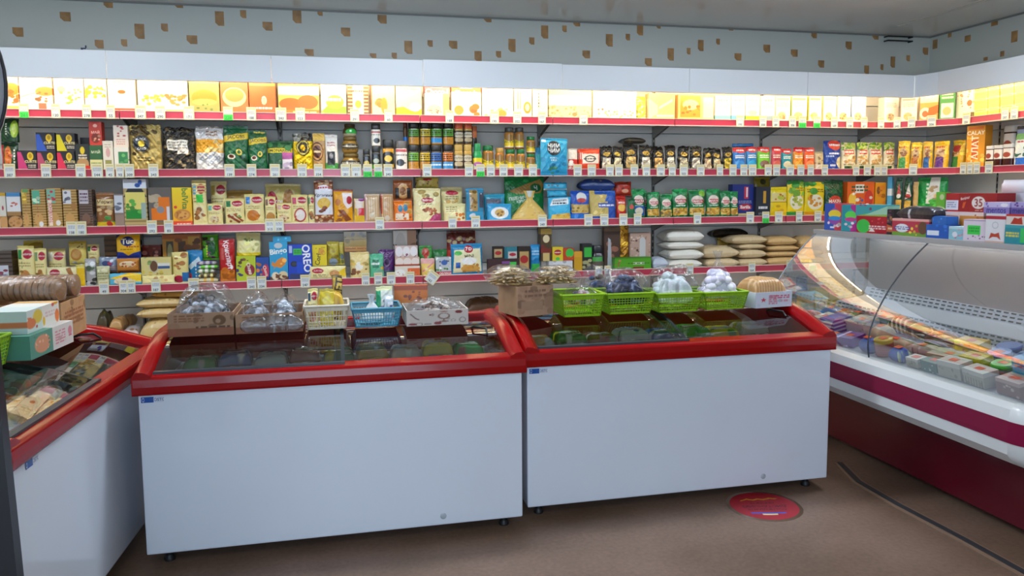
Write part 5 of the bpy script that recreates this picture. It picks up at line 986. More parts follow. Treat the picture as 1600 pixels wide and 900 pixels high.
table('B3', '''
w biscuit_pack 0 12 338 357 | b b98a50;e .5 .5 .5 .45 c89a60 | pale round biscuit pack at the far left, lower
w biscuit_pack 13 36 337 357 | b 6a4a28;e .5 .5 .48 .46 c0905a;n .1 .1 .9 .9 a87a44 10 .12 | tan round biscuit pack, lower, beside the far left one
w biscuit_pack -4 9 301 337 | b dcd8cc;r 0 .85 1 1 c8a030;e .6 .35 .1 .1 b03040 | white wrapped biscuit pack at the far left, upper
w biscuit_pack 10 32 301 337 | b e2e4e6;r 0 .82 1 1 4a8ac0;n .2 .4 .7 .6 c86a5a 5 .06;r 0 0 1 .18 a07a48 | white wrapped biscuit pack with blue top, upper
w biscuit_pack 33 48 295 356 r=-3 | $bisc c8a030 e8c860 14;l 0.38 0.19 0.42 0.71 b03a4a 5;r .15 .9 .8 .99 6a9a5a | tall biscuit stack with mustard label
w biscuit_pack 50 72 296 356 r=-3 | $bisc 5ab090 c8e8c8 15;l 0.38 0.26 0.42 0.78 b0304a 5;e .6 .1 .16 .07 e8e8e4 | tall biscuit stack with mint green label
w biscuit_pack 73 97 294 356 r=-3 | $bisc 7ab8a0 c83a4a 15;r .1 .05 .34 .7 f0dcc8;t ТОПЛЁНОЕ .22 .38 .09 c02a4a 90;e .7 .12 .16 .07 ece8e0 | tall biscuit stack with red upright lettering
w biscuit_pack 98 121 296 352 r=-4 | $bisc dcdce0 6a6a78 14;e .75 .55 .2 .1 a87a40 | tall tan biscuit stack with white label
w biscuit_pack 123 145 296 354 r=-4 | b 6a5244;s 0 0 1 1 4a3830 15;r .06 .62 .72 .98 c8c0c8;l .12 .66 .66 .92 6a4a68 3;e .5 .22 .3 .14 7a5a48 | tall brown biscuit stack with lilac-grey label
k biscuit_pack 149 178 301 356 | b 8a5a34;r .04 .62 .96 .80 e0c890;t Мария .5 .72 .13 5a2010;n .1 .3 .9 .62 c8a878 9 .08;n .1 .1 .9 .3 5aa050 6 .07;r 0 .02 1 .14 e0c020;e .7 .08 .16 .08 c83a20 | brown biscuit pack with dark red script name on cream band
w biscuit_pack 179 194 303 355 | b 8a7a74;r .0 .42 .9 .95 d0d4dc;n .1 .5 .8 .7 6a7080 5 .07;r .05 .05 .9 .35 9a8478 | grey biscuit pack with pale upper label
w crispbread_pack 193 230 280 352 d=0.08 | b b8a070;s 0 0 1 .55 8a7a4a 6;r 0 .80 1 1 dfe6f0;d 0 .62 .2 .8 .8 .8 1 .62 3a3a3a;r .08 .16 .92 .72 e4d878;r .08 .16 .78 .36 2a8a3a;n .1 .3 .8 .55 5aa048 8 .06;n .6 .86 .95 .96 3a60b0 5 .05;r .74 .16 .94 .5 9ab0a8 | tall crispbread pack with green field picture and white-blue top
w cookie_pack 232 269 293 354 d=0.08 | b 6a6460;n 0 .5 .4 .8 b8a890 8 .09;r .12 .15 .76 .46 e0701c;d .42 .46 .42 .75 .9 .75 .9 .4 .7 .4 .7 .15 .12 .15 .12 .46 e0781c;e .5 .42 .16 .09 8a8a90;r .76 .14 .88 .5 d8d8d8;r .0 0 1 .12 8a6a44 | clear cookie pack with orange stepped label
c biscuit_box 269 300 293 353 d=0.06 | b f0cc14;g e8a018 f2d820;r 0 0 1 .12 e04a24;t belVita .66 .70 .145 2a7a30 -90;e .5 .28 .42 .15 c8883a;e .5 .28 .32 .10 d8a050;n .2 .2 .8 .36 a86a28 8 .04;n .1 .45 .3 .55 d03a20 2 .04;l .2 .03 .9 .07 f8e8d8 1 | yellow biscuit carton with green upright name and wheat biscuit
q biscuit_pack 300 323 281 354 | $lyub 5aa0c8 e0d0a8;s 0 .72 1 1 d0b868 4;r .3 .5 .75 .68 3ac040 | tall cream biscuit pack with bright green sticker
q biscuit_pack 328 354 283 320 o=0.14 | $lyub b8a050 a8703a | cream biscuit pack standing behind the small square one
q biscuit_pack 323 348 318 353 | $lyub 6ab0a0 d8c8a0 | small square cream biscuit pack with pale teal mark
q biscuit_pack 345 394 297 320 o=0.14 | b 8a5a34;r 0 .7 1 1 b08a40;n 0 .1 1 .7 5a3420 12 .12 | brown wafer pack lying behind the cream ones
q biscuit_pack 351 382 310 353 | $lyub 2a7a4a d8cc98;d .1 .35 .2 .4 .8 .12 .7 .05 8a3a24;d .4 .4 .5 .42 .95 .15 .85 .1 9a4a2a;n .6 .2 .9 .35 3a8a3a 3 .05 | cream biscuit pack with crossed brown sticks and green corner
q biscuit_pack 381 413 303 353 | $lyub 3a80c8 d0883a;e .42 .3 .30 .18 c8782a | cream biscuit pack with big round biscuit and blue corner
q biscuit_pack 414 470 287 312 o=0.15 | b d8c878;e .18 .55 .15 .26 b01f3a;t Любятово .18 .55 .14 f8e8e0;e .66 .5 .18 .36 b07a3a;l .05 .12 .5 .3 6a5a30 2 | long cream biscuit pack lying across the back row
q biscuit_pack 414 431 307 351 | $lyub 8a6a5a c89a50;e .5 .25 .4 .18 b8843a | slim cream biscuit pack with dark biscuits below the long one
q biscuit_pack 432 456 317 351 | $lyub d8b0a0 e0c8a0 | small cream biscuit pack leaning low, pale picture
q biscuit_pack 454 482 304 351 r=6 | $lyub c84a6a ecd8c8;e .55 .3 .28 .2 e8e0dc;o .5 .3 .36 .24 b0303a | cream biscuit pack with pink wafers and white heart
q biscuit_pack 481 492 304 351 o=0.05 | $lyub 4a8a5a 5a4a4a | sliver of a cream biscuit pack with dark filling
q biscuit_pack 491 521 281 351 d=0.05 | b 8a4a24;r .04 .20 .96 .78 dfe2ea;n .0 .8 1 1 d8b890 14 .035;n 0 0 1 .2 d8b890 14 .035;e .5 .82 .28 .06 e8e8f0;l 0.20 0.78 0.80 0.86 b02a3a 1;t Кремини .5 .64 .10 3a3a48;e .5 .46 .34 .13 e0b848;n .3 .26 .7 .36 8a4a2a 4 .05 | brown and white biscuit pack with round golden biscuit
q biscuit_pack 521 552 296 350 | b e4a010;r 0 .94 1 1 8a2a1a;d .45 .9 .95 .9 .95 .5 .7 .42 .5 .6 f0e4e0;e .8 .68 .14 .12 b8283a;e .22 .62 .14 .1 c87a3a;d .2 .4 .5 .4 .9 .1 .6 .04 8a4a24;n .1 .06 .5 .3 b0682a 5 .08 | mustard yellow biscuit pack with brown sticks and pink cup
k biscuit_pack 553 570 310 349 | b c8a040;r .1 .6 .9 .95 e0d0c0;r .4 .3 .95 .6 c8384a;e .7 .95 .3 .08 8a3a80;r 0 0 1 .3 e0b838 | small yellow and red biscuit pack
k noodle_pack 570 594 303 350 | b c8a880;v .1 .1 .9 .9 dcc8a8 5;r 0 0 .12 1 d8b0b0;e .5 .25 .2 .1 d8ccb0 | clear packet of tan sticks, first of a pair
k noodle_pack 595 615 303 349 | b c49a6c;v .1 .1 .9 .9 d8b890 5;r 0 .3 .12 1 c84a2a;e .5 .15 .2 .1 dcd0c0 | clear packet of tan sticks with orange edge, second of a pair
q cookie_pack 615 645 313 349 | b e8781c;n .1 .45 .9 .9 f0a848 6 .12;e .35 .62 .12 .16 3a80a0;e .62 .64 .12 .16 3a80a0;r .1 .1 .8 .4 f0e0c8;n .1 .1 .9 .4 c8601c 5 .06 | orange cookie pack with blue ovals
q cookie_pack 612 645 281 313 | b 8a4a1c;r 0 .9 1 1 a85a20;e .5 .45 .3 .36 c89a60;r .1 .1 .3 .6 2a2420;r .7 .1 .9 .6 2a2420;e .5 .45 .16 .2 8a5a30 | brown cookie pack with oval picture stacked on the orange one
q cookie_bag 650 686 277 302 o=0.09 | b d0b858;n 0 .1 1 .8 8a6a34 8 .1;e .5 .8 .2 .12 a82030 | golden cookie bag peeking over the big cream one
p cookie_bag 646 690 294 348 | b ece0a8;e .5 .64 .22 .08 b01f3a;t Любятово .5 .64 .05 f8e8e0;n .35 .2 .9 .4 a8603a 12 .06;d .5 .0 1 .0 1 .26 .7 .2 b03a6a;l .3 .5 .7 .58 7a6a4a 2;n .2 .75 .9 .9 a8904a 6 .1 | large cream cookie bag with magenta corner
p cookie_bag 690 724 292 348 o=0.06 | b e6d898;e .5 .82 .3 .07 b01f3a;n .1 .3 .9 .6 c8a050 8 .09;l .2 .62 .8 .74 8a7a4a 2 | cream cookie bag behind a lower one
p cookie_bag 694 729 318 348 | b ece0a4;n .5 .1 .95 .5 c8702a 8 .1;l .1 .5 .6 .85 9a8a5a 3 | low cream cookie bag with orange cookies
k cookie_pack 724 757 294 347 | b 3a8ab0;r .2 .3 .62 .94 b09058;n .22 .32 .6 .92 8a6a38 10 .06;r .72 .4 .96 .85 4a4a58;r 0 0 1 .28 3a9ac8;n .2 .02 .8 .25 e0e8f0 5 .08 | blue cookie pack with clear window
q cookie_bag 757 790 303 347 o=0.1 | b 2a88a8;r .1 .4 .8 .8 5a5a6a;r 0 .85 1 1 2a9ab8 | blue cookie bag at the back behind the low bright blue one
p cookie_bag 762 801 318 347 | b 3aa0d0;e .5 .45 .36 .34 e8ecec;e .5 .45 .2 .22 c8a050;n .35 .3 .65 .55 8a5a3a 4 .08 | low bright blue cookie bag with white oval
p pasta_bag 789 852 274 347 o=0.15 d=0.08 | b 1a8040;n 0 .55 1 1 2a9a50 10 .06;d .1 .65 .9 .92 1 .8 .9 .6 .3 .58 b08a48;e .78 .72 .14 .10 136a34;t Ч .78 .72 .10 f0f4f0;t ПШЕНИЧНАЯ .42 .5 .07 e8f4e8 6;t КРУПА .45 .42 .07 e8f4e8 6 | large green groats bag with white lettering behind a tied clear bag
t groats_bag 800 858 298 347 d=0.10 | b d8b458;n 0 0 1 .7 e4c878 40 .04;n 0 0 1 .7 b8923a 30 .03;r .3 .78 .7 1 c8d0c8 | clear bag of yellow pasta tied at the neck
q pasta_bag 851 888 285 297 o=0.05 d=0.06 | b 2aa0c8;r 0 .0 1 .2 d8e8e8;n 0 .5 1 1 5a5a58 6 .15 | sky blue pasta bag folded on top of its stack
q pasta_bag 852 888 297 309 o=0.045 d=0.06 | b 34a8d0;n 0 0 1 1 2890b8 6 .2 | sky blue pasta bag folded in the middle of its stack
p pasta_bag 852 893 308 346 r=-5 | b 3ab0dc;d .08 .62 .9 .68 .88 .96 .2 .92 e6ecec;t Макароны .5 .84 .12 2a3a4a 5;l 0.20 0.66 0.80 0.78 2a3a4a 1;d .1 .0 1 .0 .9 .3 .15 .22 d8b44a;n .2 .0 .9 .25 c09a3a 8 .08 | sky blue pasta bag with white lettered label
p pasta_bag 888 923 298 344 | b 1a50b0;e .55 .76 .26 .18 d8dcd8;e .55 .66 .24 .08 b83a3a;r .06 .22 .94 .52 c8ac60;n .06 .22 .94 .52 a88838 12 .06;r .0 0 1 .18 2070c8 | royal blue pasta bag with round emblem and clear middle
s pasta_bag 906 962 279 297 o=0.06 d=0.1 | b 1a3a78;n 0 0 1 .6 b89a4a 8 .08;n 0 .4 1 1 142c60 8 .1 | navy pasta bag lying on top of others
p pasta_bag 923 965 297 345 | b c8b060;r .66 0 1 1 1f4ea8;n .05 .1 .6 .8 d8c478 20 .06;r .2 .85 1 1 2a58b0;r .3 .4 .85 .55 2850a8;l 0.32 0.42 0.92 0.52 e8ecf8 1;d .55 .6 .75 .6 .95 .95 .7 .95 2f60b8;r 0 0 1 .1 1f4ea8 | clear and blue pasta bag with yellow rings showing
q groats_pack 960 988 284 308 o=0.08 | b b0301c;n 0 .3 1 1 7a2010 8 .12;e .6 .35 .2 .14 e0a080 | red groats pack folded over behind the small red one
p groats_pack 960 980 306 343 | b c0241c;e .5 .5 .36 .18 e8b850;r .1 .62 .9 .78 d84838;l 0.20 0.64 0.80 0.76 f8e8d8 1;r 0 0 1 .2 a81c18 | small red groats pack
p pasta_bag 982 993 311 343 | b 17683a;e .5 .6 .3 .12 c8504a;r .1 .1 .9 .3 2a5a34 | narrow dark green pasta bag beside the small red pack
''', off=0.03)
for i, (xa, xb, yt, yb, ex, lab) in enumerate(((989, 1010, 295, 343, ';r .1 .1 .9 .42 2a60a8;e .5 .25 .3 .12 d8d0b8', 'green pasta bag with blue lower panel, first of the green row'), (1000, 1012, 298, 343, ';r .1 .1 .9 .42 2a60a8', 'green pasta bag with blue lower panel half hidden in the green row'),
        (1011, 1032, 300, 343, '', 'green pasta bag with clear yellow window and round emblem'), (1033, 1052, 303, 342, ';n 0 .0 1 .4 8a7a50 10 .08', 'short green pasta bag with greyish window'), (1052, 1077, 295, 342, '', 'wide green pasta bag with white-topped emblem, middle of the green row'),
        (1078, 1104, 296, 343, ';e .8 .85 .2 .1 8ac040', 'widest green pasta bag with lime patch'), (1105, 1127, 295, 341, '', 'green pasta bag whose foot curls over the rail'), (1127, 1143, 298, 341, '', 'slim green pasta bag with round yellow window'), (1143, 1155, 299, 339, '', 'last slim green pasta bag next to the blue box'))):
    put('B3', 'p', 'pasta_bag', xa, xb, yt, yb, expand('$makfa') + ex, lab, off=0.03 + (0.05 if i == 1 else 0))
table('B3', '''
c spaghetti_box 1144 1179 288 340 o=0.05 | b 1c2c78;r .55 .55 .75 .92 c03040;r .65 .6 .72 .9 e8e8f0;t Barilla .62 .3 .12 e8d8d8;e .62 .3 .3 .1 b02838;t Barilla .62 .3 .10 f4ecec;r .3 .04 .95 .1 c8b878;l .3 .4 .9 .5 8a90b8 2 | royal blue pasta box with red oval logo
c spaghetti_box 1181 1204 292 339 | b 1e2634;r .5 .45 .68 .85 c8982a;l .2 .06 .9 .14 8a92a0 2;l 0.20 0.22 0.80 0.38 e0e0e4 1 | dark navy pasta box with upright golden spaghetti
q noodle_pack 1180 1206 276 296 o=0.16 | b 8a7a1c;n 0 0 1 1 3a3a20 8 .1 | olive noodle pack lying high behind the navy box
q noodle_pack 1203 1232 292 339 | b ead01a;r .1 .5 .9 .8 e0d088;e .6 .64 .2 .08 b8c040;n .2 .55 .9 .75 c8702a 5 .05;r 0 0 1 .42 e8c818;n .1 .1 .7 .35 d8a820 4 .08;r 0 .46 1 .5 c8a010 | yellow noodle pack with clear window
q noodle_pack 1229 1259 281 337 | $noodle a8b04a 2a8a3a;r 0 .88 1 1 2a7a34;n 0 .6 1 .9 8ac040 6 .1 | green and yellow noodle pack with food photo
q noodle_pack 1257 1290 284 337 | $noodle c8862a e0a018;e .4 .72 .2 .1 4a9a3a | yellow noodle pack with orange noodle photo
p groats_bag 1291 1321 281 340 | b 0f4a2a;n 0 .6 1 1 1a6a3a 8 .1;e .5 .4 .32 .16 c8402c;t MAKFA .5 .4 .09 f0e0d0;r 0 0 1 .12 c8a848 | dark green groats bag above the display case
''', off=0.03)
table('D3', '''
c rusk_box 1323 1366 284 340 P=B3 o=0.03 d=0.10 | b e0641c;r .3 .66 .62 .92 ece4dc;l 0.16 0.69 0.76 0.89 2a5a3a 2;e .2 .46 .14 .2 f0c848;e .8 .5 .16 .24 c83a2a;n .1 .3 .9 .65 e8e0d0 6 .06;n .4 .3 .7 .6 3a5aa8 4 .05;r .0 .0 1 .22 f0c030;l 0.10 0.02 0.70 0.18 b03020 1 | orange carton with yellow foot above the display case
c spice_box 1367 1384 285 340 P=B3 o=0.03 d=0.08 | b e0981c;e .3 .75 .16 .12 7a4a2a;n 0 .2 1 .9 d07a1c 6 .08;r .5 .05 .9 .14 f0e0c0 | amber carton beside the orange one
c rice_box 1386 1393 276 340 o=0.01 d=0.06 | b 4aa0c8;r 0 .5 1 .68 dce8ec | narrow light blue carton behind the amber one
p spaghetti_pack 1398 1409 277 340 o=0.03 | b 0f4a2c;d .2 .5 .5 .85 .8 .5 b8403a;r .1 .0 .9 .4 d8ac3c;v .1 .0 .9 .4 b8882a 4;e .5 .5 .3 .06 e8e0d8 | dark green spaghetti pack, first of two
p spaghetti_pack 1412 1424 277 340 o=0.03 | b 0f4a2c;d .1 .4 .6 .85 .9 .5 d8d0c8;r .1 .0 .9 .38 e0b848;v .1 .0 .9 .38 b8882a 4;r .2 .45 .8 .55 a83030 | dark green spaghetti pack, second of two
p spaghetti_pack 1426 1434 284 340 o=0.03 | b d8b878;v 0 0 1 1 b08a4a 4 | thin pack of pale spaghetti beside the bright green bag
q pasta_bag 1432 1480 277 340 o=0.07 d=0.045 P=D3 | b 1f9a44;d .3 .3 .45 1 .75 1 .75 .3 e8e4d8;n .4 .4 .7 .9 c8a878 6 .08;l 0.31 0.34 0.41 0.86 e0f4d8 5;n 0 0 1 .4 58c048 12 .1;r .0 .0 .3 .3 3ab04a | big bright green groats bag standing high above the display case
''')
